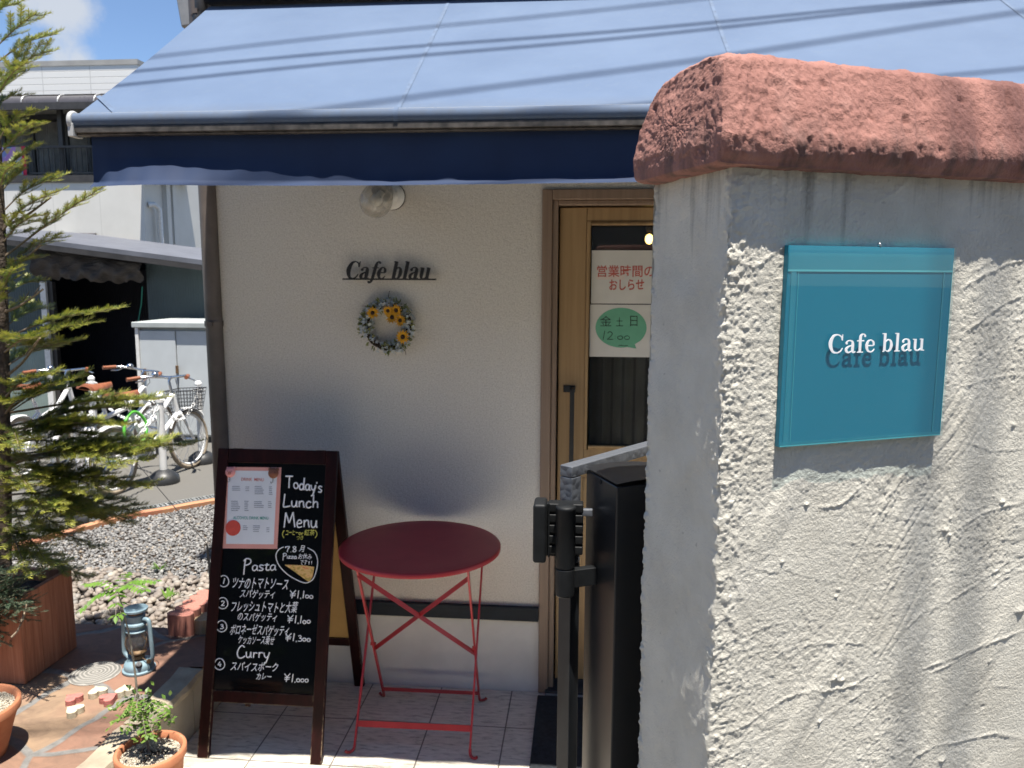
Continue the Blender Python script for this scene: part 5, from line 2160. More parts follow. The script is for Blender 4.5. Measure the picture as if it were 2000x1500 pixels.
for (nm, x, y, mat_, lab) in (('pig_magnet', 451, 922, MT['pig'], 'pink pig face magnet clip on the menu sheet'), ('bear_magnet', 535, 924, MT['bear'], 'brown bear face magnet clip on the menu sheet')):
    c = Vector(bs(x, y))
    N_, V_, X_ = Vector(en), Vector(ev), Vector((1, 0, 0))
    t = thing(nm, tuple(c), lab, 'magnet', 'animal magnets on the menu')
    mb = MB()
    mb.lathe([(0, .003), (.018, .003), (.020, .006), (.017, .010), (.009, .012), (0, .0125)], c, N_, 24)
    for sx_ in (-1, 1):
        e_ = c+X_*.0145*sx_+V_*.0145
        mb.lathe([(0, .003), (.0065, .003), (.006, .007), (0, .008)], e_, N_, 14)
    mb.build('face', mat_, t)
    mb = MB()
    for sx_ in (-1, 1):
        mb.ball(c+X_*.0075*sx_+V_*.003+N_*.0112, .0018, 8)
    mb.build('eyes', MT['black_paint'], t)
    mb = MB()
    mb.lathe([(0, .011), (.0065, .011), (.006, .0142), (0, .0148)], c-V_*.004, N_, 16)
    sn = mb.build('snout', MT['pink_stone'] if nm == 'pig_magnet' else MT['tan'], t)
    mb = MB()
    mb.tube([c-V_*.018+N_*.006, c-V_*.034+N_*.006, c-V_*.038+N_*.009-X_*.004, c-V_*.032+N_*.012-X_*.007], .0011, 6)
    mb.build('hook', MT['dark_metal'], t)

# ------------------------------------------------------------------ bistro table
TZ = .743
tcx, tcy, TR = -.600, 2.820, .300
tb = thing('bistro_table', (tcx, tcy, 0), 'round red folding metal bistro table with crossed legs', 'table')
mb = MB()
mb.lathe([(0, -.004), (TR-.012, -.004), (TR-.003, -.016), (TR, -.016), (TR+.0008, -.003), (TR-.002, .0005), (TR-.010, .0016), (TR-.05, .0010), (0, .0010)], (tcx, tcy, TZ), n=96)
mb.build('tabletop', MT['redtop'], tb)
FL, FRR, BLf, BRf = np.array([-.823, 2.652, 0]), np.array([-.394, 2.660, 0]), np.array([-.806, 3.040, 0]), np.array([-.408, 3.044, 0])
TFL, TFR = np.array([-.800, 2.660, .722]), np.array([-.398, 2.664, .722])
TBL, TBR = np.array([-.812, 3.015, .700]), np.array([-.386, 3.015, .700])


def flat_leg(name, top, foot, lean):
    mb = MB()
    top, foot = Vector(top), Vector(foot)
    d = (foot-top).normalized()
    e_ = foot-d*.030
    mb.bar(top, e_+d*.002, .0065, .0145, (0, 1, 0))
    # turned-up foot
    out = Vector((lean, -.35 if foot.y < tcy else .35, 0)).normalized()
    pts = spline([tuple(e_), tuple(e_+d*.016+out*.002), tuple(foot+out*.010+Vector((0, 0, .0055))), tuple(foot+out*.024+Vector((0, 0, .006))), tuple(foot+out*.031+Vector((0, 0, .012)))], 4)
    mb.tube(pts, .0056, 8)
    return mb.build('leg', MT['red'], tb)


flat_leg('leg', TFL, BLf, -.5)
flat_leg('leg', TFR, BRf, .6)
flat_leg('leg', TBL, FL, -.8)
flat_leg('leg', TBR, FRR, .8)
mb = MB()
lp_ = lambda a, b, t: Vector(a)*(1-t)+Vector(b)*t
mb.bar(lp_(TFL, BLf, .07)+Vector((0, -.004, 0)), lp_(TFR, BRf, .60)+Vector((0, -.004, 0)), .004, .0165, (0, .45, 1))
mb.build('cross_brace', MT['red'], tb)
mb = MB()
mb.bar(lp_(TFR, BRf, .07)+Vector((0, .001, 0)), lp_(TFL, BLf, .60)+Vector((0, .001, 0)), .004, .0165, (0, .45, 1))
mb.build('cross_brace', MT['red'], tb)
mb = MB()
mb.bar(lp_(TBL, FL, .875), lp_(TBR, FRR, .875), .004, .022, (0, .4, 1))
mb.build('stretcher', MT['red'], tb)
mb = MB()
mb.bar(lp_(TFL, BLf, .925), lp_(TFR, BRf, .925), .012, .014, (0, .4, 1))
mb.build('stretcher', MT['red'], tb)
mb = MB()
mb.bar(TFL+np.array([-.02, 0, .006]), TFR+np.array([.02, 0, .006]), .022, .010)
for T_ in (TBL, TBR):
    mb.bar(T_+np.array([0, 0, .03]), T_+np.array([0, 0, -.035]), .008, .018, (0, 1, 0))
    mb.ball(T_+np.array([0, -.006, -.03]), .007, 8)
mb.bar(TBL+np.array([0, 0, .032]), TBR+np.array([0, 0, .032]), .016, .006)
for q_ in (TFL, TFR):
    mb.ball(q_+np.array([0, -.01, -.002]), .009, 8)
mb.build('under_frame', MT['red'], tb)
mb = MB()
for a_, b_ in ((TFL, BLf), (TFR, BRf)):
    t_ = .56
    p = lp_(a_, b_, t_)
    mb.lathe([(.007, -.010), (.007, .010)], p, (1, 0, 0), 10)
mb.build('pivot_bolts', MT['red'], tb)

# ------------------------------------------------------------------ gate
gp0 = AC+W*(THK+.035)
G0 = on_plane(1205, 945, gp0, NN)
pd = on_plane(1145, 912, G0, U)
plen = float((pd-G0) @ W)
gpst = thing('gate_post', (float(G0[0]), float(G0[1]), -.05), 'square black powder coated gate post against the stucco wall', 'gate post')
zt = float(G0[2])
b0 = np.array([G0[0], G0[1], 0])
mb = MB()
vs = []
for z in (-.05, zt-.004):
    for a, b in ((0, 0), (.09, 0), (.09, plen), (0, plen)):
        p = b0+U*a+W*b
        vs.append((p[0], p[1], z))
mb.add(vs, [(0, 3, 2, 1), (4, 5, 6, 7), (0, 1, 5, 4), (1, 2, 6, 5), (2, 3, 7, 6), (3, 0, 4, 7)])
mb.build('shaft', MT['gate_post'], gpst, bevel=.0022)
mb = MB()
G = np.zeros((14, 8, 3))
for i, a in enumerate(np.linspace(-.0008, .0908, 14)):
    for j, b in enumerate(np.linspace(-.0008, plen+.0008, 8)):
        p = b0+U*a+W*b
        G[i, j] = (p[0], p[1], zt+.0035*(1-((a-.045)/.0455)**2)-.0005)
mb.grid(G)
mb.build('post_cap', MT['gate_post'], gpst)
mb = MB()
sp_ = on_plane(1173, 941, G0, U)
mb.lathe([(.0032, 0), (.0032, .0008), (.0012, .0010)], tuple(sp_), tuple(-U), 14)
mb.build('screw', MT['hinge'], gpst)

gd = Vector((.6, .8, 0))
gs = Vector((.8, -.6, 0))
Yh = G0[1]+.035
hc = on_y(1104, 1080, Yh)
gt = thing('metal_gate', (float(hc[0]), float(hc[1]), -.05), 'black metal gate leaf standing open with a hammered grey top rail', 'gate')
se = Vector(on_y(1117, 960, Yh+.028))
ztop = on_y(1110, 912, Yh+.028)[2]
SW, SL = .0205, .020
mb = MB()


def obox(mb, o, a, b, c, A, B, Cc):
    """box from corner o along directions a,b,c with lengths A,B,Cc"""
    o = Vector(o)
    vs = []
    for k in (0, Cc):
        for (i, j) in ((0, 0), (A, 0), (A, B), (0, B)):
            vs.append(o+a*i+b*j+c*k)
    mb.add(vs, [(0, 3, 2, 1), (4, 5, 6, 7), (0, 1, 5, 4), (1, 2, 6, 5), (2, 3, 7, 6), (3, 0, 4, 7)])


UZ = Vector((0, 0, 1))
zmid = on_y(1104, 1120, Yh)[2]
o0 = Vector((se.x, se.y, 0))-gs*SW
obox(mb, Vector((o0.x, o0.y, zmid)), gs, gd, UZ, SW, SL, ztop-zmid-.0151)
mb.build('hammered_stile', MT['hammered'], gt, bevel=.0015)
mb = MB()
obox(mb, Vector((o0.x, o0.y, ztop-.015)), gs, gd, UZ, SW, .86, .015)
mb.build('top_rail', MT['hammered'], gt, bevel=.0015)
mb = MB()
obox(mb, Vector((o0.x, o0.y, .05)), gs, gd, UZ, SW, SL, zmid-.05-.0002)
for k in range(1, 8):
    obox(mb, Vector((o0.x, o0.y, .12))+gd*.11*k+gs*.006, gs, gd, UZ, .012, .012, ztop-.016-.12)
obox(mb, Vector((o0.x, o0.y, .10))+gd*(SL+.0005), gs, gd, UZ, SW, .83, .020)
obox(mb, Vector((o0.x, o0.y, .08))+gd*.84, gs, gd, UZ, SW, SL, ztop-.08-.0152)
mb.build('leaf_bars', MT['gate_black'], gt, bevel=.001)
z_t = on_y(1104, 990, Yh)[2]
z_m = on_y(1104, 1108, Yh)[2]
z_b = on_y(1104, 1163, Yh)[2]
r1 = 20.5/_f*Yh*.985
mb = MB()
mb.lathe([(r1*.97, z_m+.0008), (r1, z_m+.003), (r1, z_t-.003), (r1*1.02, z_t-.0025), (r1*1.02, z_t), (r1*.9, z_t+.0015), (0, z_t+.002)], (hc[0], hc[1], 0), n=32)
mb.build('hinge_barrel', MT['hinge'], gt)
mb = MB()
mb.lathe([(r1*.85, z_b), (r1*.97, z_b+.002), (r1*.99, z_m-.002), (r1*.9, z_m)], (hc[0], hc[1], 0), n=32)
hp = Vector((hc[0], hc[1], z_b+.010))
obox(mb, hp+Vector(NN)*.004, Vector(U), Vector(W), UZ, .05, .012, z_m-z_b-.014)
mb.build('hinge_collar', MT['hinge'], gt, bevel=.001)
# cover box with a ribbed spine left of the barrel
z_c1 = on_y(1055, 980, Yh+.01)[2]
z_c0 = on_y(1055, 1094, Yh+.01)[2]
xa, xb = on_y(1041, 1030, Yh)[0], on_y(1067, 1030, Yh)[0]
mb = MB()
mb.box((xa, Yh-.004, z_c0), (xb, Yh+.035, z_c1))
mb.build('hinge_cover', MT['hinge'], gt, bevel=.004, seg=3)
xc_ = on_y(1139, 1030, Yh)[0]
z_k1 = on_y(1130, 988, Yh)[2]
z_k0 = on_y(1130, 1092, Yh)[2]
mb = MB()
nr = 5
hk = (z_k1-z_k0)/nr
for k in range(nr):
    mb.box((xb+.0015, Yh+.010, z_k0+k*hk+.0012), (xc_, Yh+.030, z_k0+(k+1)*hk-.0012))
mb.build('hinge_knuckles', MT['hinge'], gt, bevel=.002)
mb = MB()
mb.box((xb-.001, Yh+.014, z_k0-.002), (xc_-.004, Yh+.026, z_k1-.003))
mb.tube([(xb+.003, Yh+.002, z_k1+.001), (xb+.003, Yh+.004, z_k0)], .0012, 6)
mb.build('hinge_core', MT['hinge'], gt)
mb = MB()
la_ = on_y(1142, 1003, Yh+.01)
mb.box((la_[0]-.004, Yh+.012, la_[2]-.0045), (la_[0]+.01, Yh+.020, la_[2]+.0045))
mb.build('latch_bolt', MT['hammered'], gt, bevel=.001)

# ------------------------------------------------------------------ notices on the door glass
NY = LY+.016
nb = lambda x, y, k=0.0: on_y(x, y, NY-k)
n0x, n1x = nb(1152, 600)[0], nb(1152, 600)[0]+.30
zA, zB, zC = nb(1200, 489)[2], nb(1200, 594)[2], nb(1200, 697)[2]
nt = thing('paper_notice', (float(n0x), NY, float(zB)), 'white paper notice with red handwriting, upper sheet on the door glass', 'notice')
mb = MB()
mb.box((n0x+.004, NY, zB+.002), (n1x, NY+.001, zA))
mb.build('sheet', MT['paper'], nt)
mb = MB()
V1 = lambda x, y: nb(x, y, .0005)
font_text(mb, '営業時間の', (V1(1166, 541), V1(1278, 541), V1(1166, 518)), (0, -1, 0), .0004, .010)
font_text(mb, 'おしらせ', (V1(1190, 567), V1(1258, 566), V1(1190, 546)), (0, -1, 0), .0004, .02)
mb.build('red_writing', MT['ink_red'], nt)
mb = MB()
a = V1(1165, 546)
b = V1(1210, 538)
mb.box((a[0], NY-.0003, a[2]), (b[0]+.02, NY-.0001, b[2]))
mb.build('tape_strip', MT['tape'], nt)
nt = thing('paper_notice', (float(n0x), NY, float(zC)), 'white paper notice with a green speech bubble, lower sheet on the door glass', 'notice')
mb = MB()
mb.box((n0x, NY, zC), (n1x, NY+.001, zB-.002))
mb.build('sheet', MT['paper'], nt)
mb = MB()
cx_, cy_ = 1213, 640
poly = [(cx_+50*math.cos(a), cy_-39*math.sin(a)) for a in np.linspace(-.75, 2*math.pi-1.35, 44)]
poly = poly+[(1226, 678), (1243, 681), (1240, 672)]
vs = [V1(*q) for q in poly]
mb.add(vs, [tuple(range(len(vs)))])
mb.build('speech_bubble', MT['bubble'], nt)
mb = MB()
V2 = lambda x, y: nb(x, y, .0012)
font_text(mb, '金', (V2(1172, 637), V2(1195, 637), V2(1172, 617)), (0, -1, 0), .0004, -.006)
font_text(mb, '土', (V2(1203, 637), V2(1217, 637), V2(1203, 620)), (0, -1, 0), .0004, -.006)
font_text(mb, '日', (V2(1231, 637), V2(1245, 637), V2(1231, 617)), (0, -1, 0), .0004, -.006)
hand_text(mb, '12:00', 1174, 1231, 664, 646, V2, .0011)
hand_text(mb, '~', 1206, 1228, 677, 669, V2, .0010)
mb.build('writing', MT['ink_dark'], nt)

# ------------------------------------------------------------------ patio things
PZ = PATIO_Z+.002
# wooden planter box
pc_far = on_z(150, 1264, PATIO_Z)
pc_near = on_z(51, 1338, PATIO_Z)
PX1 = float((pc_far[0]+pc_near[0])/2)
PY0, PY1 = float(pc_near[1]), float(pc_far[1])
PH = float(on_y(138, 1110, PY1)[2])
PX0 = PX1-.46
plb = thing('planter_box', ((PX0+PX1)/2, (PY0+PY1)/2, PZ), 'reddish brown wooden planter box standing on the stone patio', 'planter')
t_ = .022
nb_ = 3
for (side) in ('r', 'f', 'l', 'b'):
    for k in range(nb_):
        mb = MB()
        a, b = k/nb_, (k+1)/nb_
        g_ = .0004
        if side == 'r':
            mb.box((PX1-t_, PY0+t_+(PY1-PY0-2*t_)*a+g_, PZ), (PX1, PY0+t_+(PY1-PY0-2*t_)*b-g_, PH))
        elif side == 'l':
            mb.box((PX0, PY0+t_+(PY1-PY0-2*t_)*a+g_, PZ), (PX0+t_, PY0+t_+(PY1-PY0-2*t_)*b-g_, PH))
        elif side == 'f':
            mb.box((PX0+(PX1-PX0)*a+g_, PY0, PZ), (PX0+(PX1-PX0)*b-g_, PY0+t_-g_, PH))
        else:
            mb.box((PX0+(PX1-PX0)*a+g_, PY1-t_+g_, PZ), (PX0+(PX1-PX0)*b-g_, PY1, PH))
        mb.build('board', MT['planter'], plb, bevel=.003)
mb = MB()
G = np.zeros((16, 12, 3))
for i, x in enumerate(np.linspace(PX0+t_, PX1-t_, 16)):
    for j, y in enumerate(np.linspace(PY0+t_, PY1-t_, 12)):
        G[i, j] = (x, y, PH-.045+random.uniform(-.008, .008))
mb.grid(G, flip=True)
mb.build('soil', MT['soil'], plb)


class Needles:
    def __init__(s):
        s.P, s.Dv, s.N, s.L, s.Wd = [], [], [], [], []

    def add(s, p, d, n, L, w):
        s.P.append(p)
        s.Dv.append(d)
        s.N.append(n)
        s.L.append(L)
        s.Wd.append(w)

    def mesh(s, mb):
        P, Dv, N = np.array(s.P), np.array(s.Dv), np.array(s.N)
        L, Wd = np.array(s.L)[:, None], np.array(s.Wd)[:, None]
        Dv = Dv/np.linalg.norm(Dv, axis=1)[:, None]
        S = np.cross(Dv, N)
        S /= np.linalg.norm(S, axis=1)[:, None]+1e-9
        V = np.stack([P-S*Wd*.35, P+S*Wd*.35, P+Dv*L*.55+S*Wd*.5, P+Dv*L, P+Dv*L*.55-S*Wd*.5], 1)
        n = len(P)
        o = len(mb.v)
        mb.v.extend(map(tuple, V.reshape(-1, 3).tolist()))
        mb.f.extend([(o+5*i, o+5*i+1, o+5*i+2, o+5*i+3, o+5*i+4) for i in range(n)])
        mb.sm.extend([False]*n)


RN = random.Random(21)


def sprig(pts, nd, tipnd, up, L, w, step, tip_from=.55, flat=.75):
    """needles along a twig: two flattened side ranks and some standing up"""
    P = [Vector(p) for p in pts]
    tot = sum((P[i+1]-P[i]).length for i in range(len(P)-1))
    done = 0
    for i in range(len(P)-1):
        seg_ = P[i+1]-P[i]
        ln = seg_.length
        if ln < 1e-6:
            continue
        d = seg_/ln
        s_ = d.cross(up)
        if s_.length < 1e-4:
            s_ = d.orthogonal()
        s_.normalize()
        u = s_.cross(d)
        k = 0
        while k < ln:
            f = (done+k)/tot
            for sg in (-1, 1, 0):
                if sg == 0 and RN.random() > .55:
                    continue
                a = s_*sg*flat+u*(RN.uniform(.15, .75) if sg == 0 else RN.uniform(-.15, .5))+d*RN.uniform(.45, .9)
                tgt = tipnd if f > tip_from+RN.uniform(-.12, .12) else nd
                tgt.add(tuple(P[i]+d*k), tuple(a), tuple(u+Vector((RN.uniform(-.3, .3), RN.uniform(-.3, .3), 0))), L*RN.uniform(.75, 1.15)*(1-.25*max(0, f-.8)/.2), w)
            k += step*RN.uniform(.7, 1.3)
        done += ln


def branch(root, tip, nd, tipnd, wood, side_n=8, side_len=.16, L=.020, w=.0022, step=.0035, sag=.0, r0=.005, start=.25, second=True):
    root, tip = Vector(root), Vector(tip)
    mid = root.lerp(tip, .5)+Vector((RN.uniform(-.015, .015), RN.uniform(-.015, .015), sag))
    P = [Vector(p) for p in spline([tuple(root), tuple(mid), tuple(tip)], 6)]
    wood.tube(P, [r0*(1-.75*i/(len(P)-1)) for i in range(len(P))], 6)
    up = Vector((RN.uniform(-.25, .25), RN.uniform(-.25, .25), 1)).normalized()
    n = len(P)
    s_i = int(start*(n-1))
    sprig(P[s_i:], nd, tipnd, up, L, w, step)
    blen = (tip-root).length
    for k in range(side_n):
        f = start+(1-start)*(k+.6)/side_n*.93
        i = min(n-2, int(f*(n-1)))
        base = P[i].lerp(P[i+1], f*(n-1)-i)
        d = (P[i+1]-P[i]).normalized()
        sd = d.cross(up).normalized()*(1 if k % 2 else -1)
        ln = min(side_len, blen*.55)*(1-.62*f)*RN.uniform(.75, 1.25)+.02
        dv = (d*.75+sd*.8+up*RN.uniform(-.15, .22)).normalized()
        Q = [base, base+dv*ln*.5, base+dv*ln+up*ln*RN.uniform(-.06, .12)+d*ln*.08]
        wood.tube(Q, [r0*.38, r0*.28, r0*.15], 4)
        sprig(Q, nd, tipnd, up, L, w, step)
        if second and ln > .09:
            for m_ in (-1, 1):
                b2 = Q[1]
                d2 = (dv*.8+dv.cross(up).normalized()*m_*.7).normalized()
                l2 = ln*.38*RN.uniform(.8, 1.2)
                sprig([b2, b2+d2*l2], nd, tipnd, up, L*.9, w, step)


# fir tree in the planter
TY = (PY0+PY1)/2
tb0 = on_y(6, 1135, TY)
tb1 = on_y(4, 560, TY)
tb2 = on_y(-25, -120, TY)
fir = thing('fir_tree', (float(tb0[0]), TY, PH-.05), 'young fir tree with yellow green needles growing from the wooden planter', 'tree')
mbw = MB()
tp = [Vector(p) for p in spline([tuple(tb0-np.array([0, 0, .06])), tuple(on_y(9, 900, TY)), tuple(tb1), tuple(on_y(-8, 250, TY)), tuple(tb2)], 8)]
mbw.tube(tp, [.026-.014*i/(len(tp)-1)+RN.uniform(-.001, .001) for i in range(len(tp))], 12)
mbw.build('trunk', MT['bark'], fir)


def trunk_at(z):
    for i in range(len(tp)-1):
        if tp[i].z <= z <= tp[i+1].z:
            return tp[i].lerp(tp[i+1], (z-tp[i].z)/(tp[i+1].z-tp[i].z))
    return tp[-1] if z > tp[-1].z else tp[0]


nd, tn = Needles(), Needles()
wood = MB()
BR = [  # tip in the photo, depth of the tip, rise from the trunk, side shoots
    (112, 66, 2.90, .16, 6, .09), (100, 98, 2.80, .14, 6, .08), (72, 25, 2.7, .12, 5, .08), (40, 5, 2.85, .12, 5, .08), (55, 120, 2.66, .10, 5, .07), (30, 150, 2.85, .1, 4, .07),
    (78, 216, 2.72, .12, 5, .05), (68, 238, 2.60, .10, 5, .06), (40, 185, 2.88, .1, 4, .06), (75, 284, 2.80, .12, 5, .05), (30, 320, 2.62, .08, 5, .08), (35, 340, 2.8, .08, 4, .06),
    (205, 362, 2.70, .26, 9, .085), (120, 345, 2.76, .14, 6, .07), (115, 372, 2.62, .14, 5, .07), (70, 420, 2.62, .1, 5, .07),
    (120, 462, 2.78, .12, 5, .07), (76, 500, 2.70, .10, 5, .06), (25, 525, 2.6, .08, 4, .06), (80, 548, 2.84, .06, 4, .05),
    (232, 602, 2.66, .12, 12, .075), (176, 632, 2.60, .10, 10, .09), (130, 668, 2.70, .10, 8, .10), (85, 596, 2.90, .08, 5, .07), (60, 660, 2.5, .08, 6, .09), (45, 690, 2.84, .06, 5, .08),
    (182, 778, 2.76, .14, 8, .085), (158, 735, 2.60, .16, 9, .10), (150, 752, 2.85, .10, 7, .10), (100, 730, 2.52, .12, 7, .11), (60, 775, 2.60, .1, 6, .1),
    (312, 780, 2.62, .05, 12, .12), (270, 792, 2.78, .05, 10, .12), (378, 868, 2.58, .06, 14, .13), (330, 862, 2.74, .05, 11, .13), (250, 830, 2.50, .04, 10, .13), (205, 820, 2.88, .02, 9, .13),
    (302, 880, 2.66, .02, 12, .15), (300, 948, 2.56, .0, 12, .14), (262, 905, 2.46, .0, 11, .14), (232, 880, 2.84, .0, 9, .14), (185, 850, 2.6, .0, 9, .13), (150, 870, 2.45, .02, 8, .13), (120, 840, 2.7, .02, 8, .13),
    (272, 1000, 2.60, -.04, 12, .14), (258, 1012, 2.76, -.06, 10, .14), (215, 960, 2.46, -.02, 11, .14), (200, 1000, 2.66, -.05, 10, .14), (150, 950, 2.52, -.02, 9, .13), (160, 1005, 2.44, -.04, 9, .13),
    (100, 925, 2.62, .0, 8, .13), (90, 1000, 2.50, -.04, 8, .12), (125, 1035, 2.70, -.06, 8, .12), (60, 960, 2.44, .0, 7, .12), (45, 1040, 2.56, -.05, 6, .1), (40, 880, 2.48, .0, 7, .12),
    (195, 1072, 2.66, -.10, 6, .07), (172, 1130, 2.60, -.13, 6, .07), (100, 1108, 2.58, -.10, 8, .09), (60, 1085, 2.70, -.08, 6, .09), (132, 1122, 2.66, -.1, 6, .08), (55, 1128, 2.52, -.1, 6, .08),
    (-60, 560, 2.6, .1, 8, .12), (-120, 700, 2.7, .08, 9, .13), (-160, 840, 2.65, .04, 10, .14), (-140, 930, 2.8, .0, 10, .14), (-70, 400, 2.75, .1, 7, .1), (-60, 200, 2.7, .1, 6, .08), (-90, 1020, 2.6, -.04, 9, .13), (-50, 60, 2.75, .1, 5, .07),
]
for (x, y, dep, rise, n_, sl) in BR:
    if y > 760 and x > 130:
        dep += .24
    elif x > 60:
        dep += .06
    tip = Vector(on_y(x, y, dep))
    rt = trunk_at(max(PH+.02, tip.z-rise))
    lng = (tip-rt).length
    start = .30 if x > 100 else .18
    branch(rt, tip, nd, tn, wood, int(n_*1.35)+1, sl*1.08, (.027 if y > 560 else .021), .0019, .0022, .02 if rise > 0 else .035, .0048 if lng > .3 else .0032, start)
# bare pale snags
snag = MB()
for (x0, y0, x1, y1, dep) in ((0, 612, 84, 565, 2.72), (18, 730, 78, 660, 2.6), (28, 508, 80, 478, 2.72), (0, 445, 100, 385, 2.76)):
    a, b = Vector(on_y(x0, y0, TY)), Vector(on_y(x1, y1, dep))
    Q = [Vector(q_) for q_ in spline([tuple(a), tuple(a.lerp(b, .45)+Vector((.004, 0, -.010))), tuple(b)], 5)]
    snag.tube(Q, [.0062-.0028*i/(len(Q)-1) for i in range(len(Q))], 6)
    for f in (.55, .8):
        p = a.lerp(b, f)
        snag.tube([p, p+Vector((.012, .01, .022)), p+Vector((.018, .012, .034))], [.0024, .0018, .001], 5)
wood.build('limbs', MT['twig'], fir)
snag.build('bare_limbs', MT['twig'], fir)
mb = MB()
nd.mesh(mb)
mb.build('crown', MT['needle'], fir)
mb = MB()
tn.mesh(mb)
mb.build('new_shoots', MT['needle_tip'], fir)

# blue green juniper spilling over the front corner of the planter
jn = Needles()
jw = MB()
jb = on_y(-40, 1190, PY0+.06)
jun = thing('juniper_shrub', (float(jb[0]), PY0+.06, PH-.05), 'feathery blue green juniper spilling over the planter front', 'shrub')
for k in range(64):
    tx, ty = RN.uniform(-130, 92), RN.uniform(1095, 1285)
    if tx > 45 and ty > 1225:
        ty -= 60
    tip = Vector(on_y(tx, ty, RN.uniform(2.42, 2.66)))
    rt = Vector(jb)+Vector((RN.uniform(-.1, .1), RN.uniform(-.04, .05), RN.uniform(-.04, .05)))
    branch(rt, tip, jn, jn, jw, 9, .06, .0085, .0016, .0026, RN.uniform(.01, .05), .0022, .2, False)
for (x0, y0, x1, y1) in ((45, 1210, 22, 1245), (52, 1180, 40, 1215)):
    a, b = Vector(on_y(x0, y0, 2.50)), Vector(on_y(x1, y1, 2.46))
    jw.tube([a, a.lerp(b, .5)+Vector((0, 0, -.01)), b], [.003, .0036, .0042], 6)
jw.build('stems', MT['twig'], jun)
mb = MB()
jn.mesh(mb)
mb.build('foliage', MT['juniper'], jun)


# terracotta pots
def pot(name, label, c, zb_, H_, rt_, rb_, group=None):
    t = thing(name, (c[0], c[1], zb_), label, 'plant pot', group)
    mb = MB()
    pr = [(0, 0), (rb_, 0), (rb_+(rt_-rb_)*.5, H_*.5), (rt_-.006, H_-.030), (rt_+.002, H_-.026), (rt_+.003, H_-.004), (rt_, H_), (rt_-.008, H_+.0005), (rt_-.012, H_-.004), (rt_-.014, H_-.035), (rb_*.9, .02), (0, .02)]
    mb.lathe(pr, (c[0], c[1], zb_), n=64, caps=(False, False))
    mb.build('pot', MT['terracotta'], t)
    mb = MB()
    mb.lathe([(0, H_-.022), (rt_-.0142, H_-.024)], (c[0], c[1], zb_), n=32, caps=(False, False))
    mb.build('soil', MT['soil'], t)
    n = int(4200*(rt_/.105)**2)
    rng = np.random.default_rng(int(rt_*1000))
    rr = (rt_-.016)*np.sqrt(rng.random(n))
    aa = rng.uniform(0, 6.283, n)
    pts = np.stack([c[0]+rr*np.cos(aa), c[1]+rr*np.sin(aa), zb_+H_-.021+rng.uniform(-.002, .003, n)], 1)
    bare = (rr < .036*(1+.5*np.sin(aa*3))) & (rng.random(n) < .85)
    pts = pts[~bare]
    o = stones('grit', pts, rng.uniform(.0014, .0032, len(pts)), 1, MT['potgrit'], .8, .25, 7)
    o.parent = t
    o.matrix_parent_inverse = Matrix.Translation(-Vector(t.location))
    ORG[o.name] = Vector(t.location)
    return t


rimz = .262
pl_, prr = on_z(210, 1478, rimz), on_z(368, 1455, rimz)
PR_ = .1035
pcn = (float((pl_[0]+prr[0])/2), float(on_z(290, 1424, rimz)[1])-PR_)
t = pot('potted_plant', 'terracotta pot with gravel and a tall thin sapling in front of the chalkboard', pcn, .001, rimz, PR_, .072)
t['category'] = 'potted plant'
# sapling: long bare whip with fronds on top and small leaves near the soil
s0_ = Vector((pcn[0]-.008, pcn[1]+.01, rimz-.03))
sy = pcn[1]+.01
wp = [tuple(s0_), tuple(on_y(272, 1380, sy)), tuple(on_y(262, 1300, sy)), tuple(on_y(252, 1240, sy)), tuple(on_y(240, 1190, sy)), tuple(on_y(229, 1152, sy))]
mb = MB()
P = spline(wp, 6)
mb.tube(P, [.0042-.0026*i/(len(P)-1) for i in range(len(P))], 8)
low = []
for (x, y, dy) in ((290, 1352, -.01), (325, 1395, -.03), (240, 1395, -.03), (222, 1410, 0), (308, 1412, -.04), (250, 1425, -.05), (318, 1375, .03), (334, 1408, -.02), (265, 1400, -.06), (232, 1380, .04), (262, 1355, .02), (285, 1435, -.06), (302, 1440, -.05), (280, 1378, .05)):
    b_ = Vector(P[RN.randint(1, 9)])
    q_ = Vector(on_y(x, y, sy+dy))
    mid = b_.lerp(q_, .5)+Vector((0, 0, .012))
    mb.tube([b_, mid, q_], [.0018, .0013, .0008], 5)
    low.append((b_, mid, q_))
mb.build('stem', MT['greystem'], t)
mb = MB()


def frond(mb, pts, n, L, w, droop=.25):
    P = [Vector(p) for p in pts]
    tot = len(P)-1
    for k in range(n):
        f = .12+.86*k/(n-1)
        i = min(tot-1, int(f*tot))
        p = P[i].lerp(P[i+1], f*tot-i)
        d = (P[i+1]-P[i]).normalized()
        s_ = d.cross(Vector((0, 0, 1))).normalized()
        sz_ = L*(1-.35*abs(f-.45)*1.4)
        for sg in (-1, 1):
            dv = s_*sg+d*.35+Vector((0, 0, -droop+RN.uniform(-.12, .12)))
            leaf_quad(mb, p, dv, (RN.uniform(-.1, .1), RN.uniform(-.1, .1), 1), sz_*RN.uniform(.85, 1.1), w)
    leaf_quad(mb, P[-1], P[-1]-P[-2], (0, 0, 1), L*.8, w)


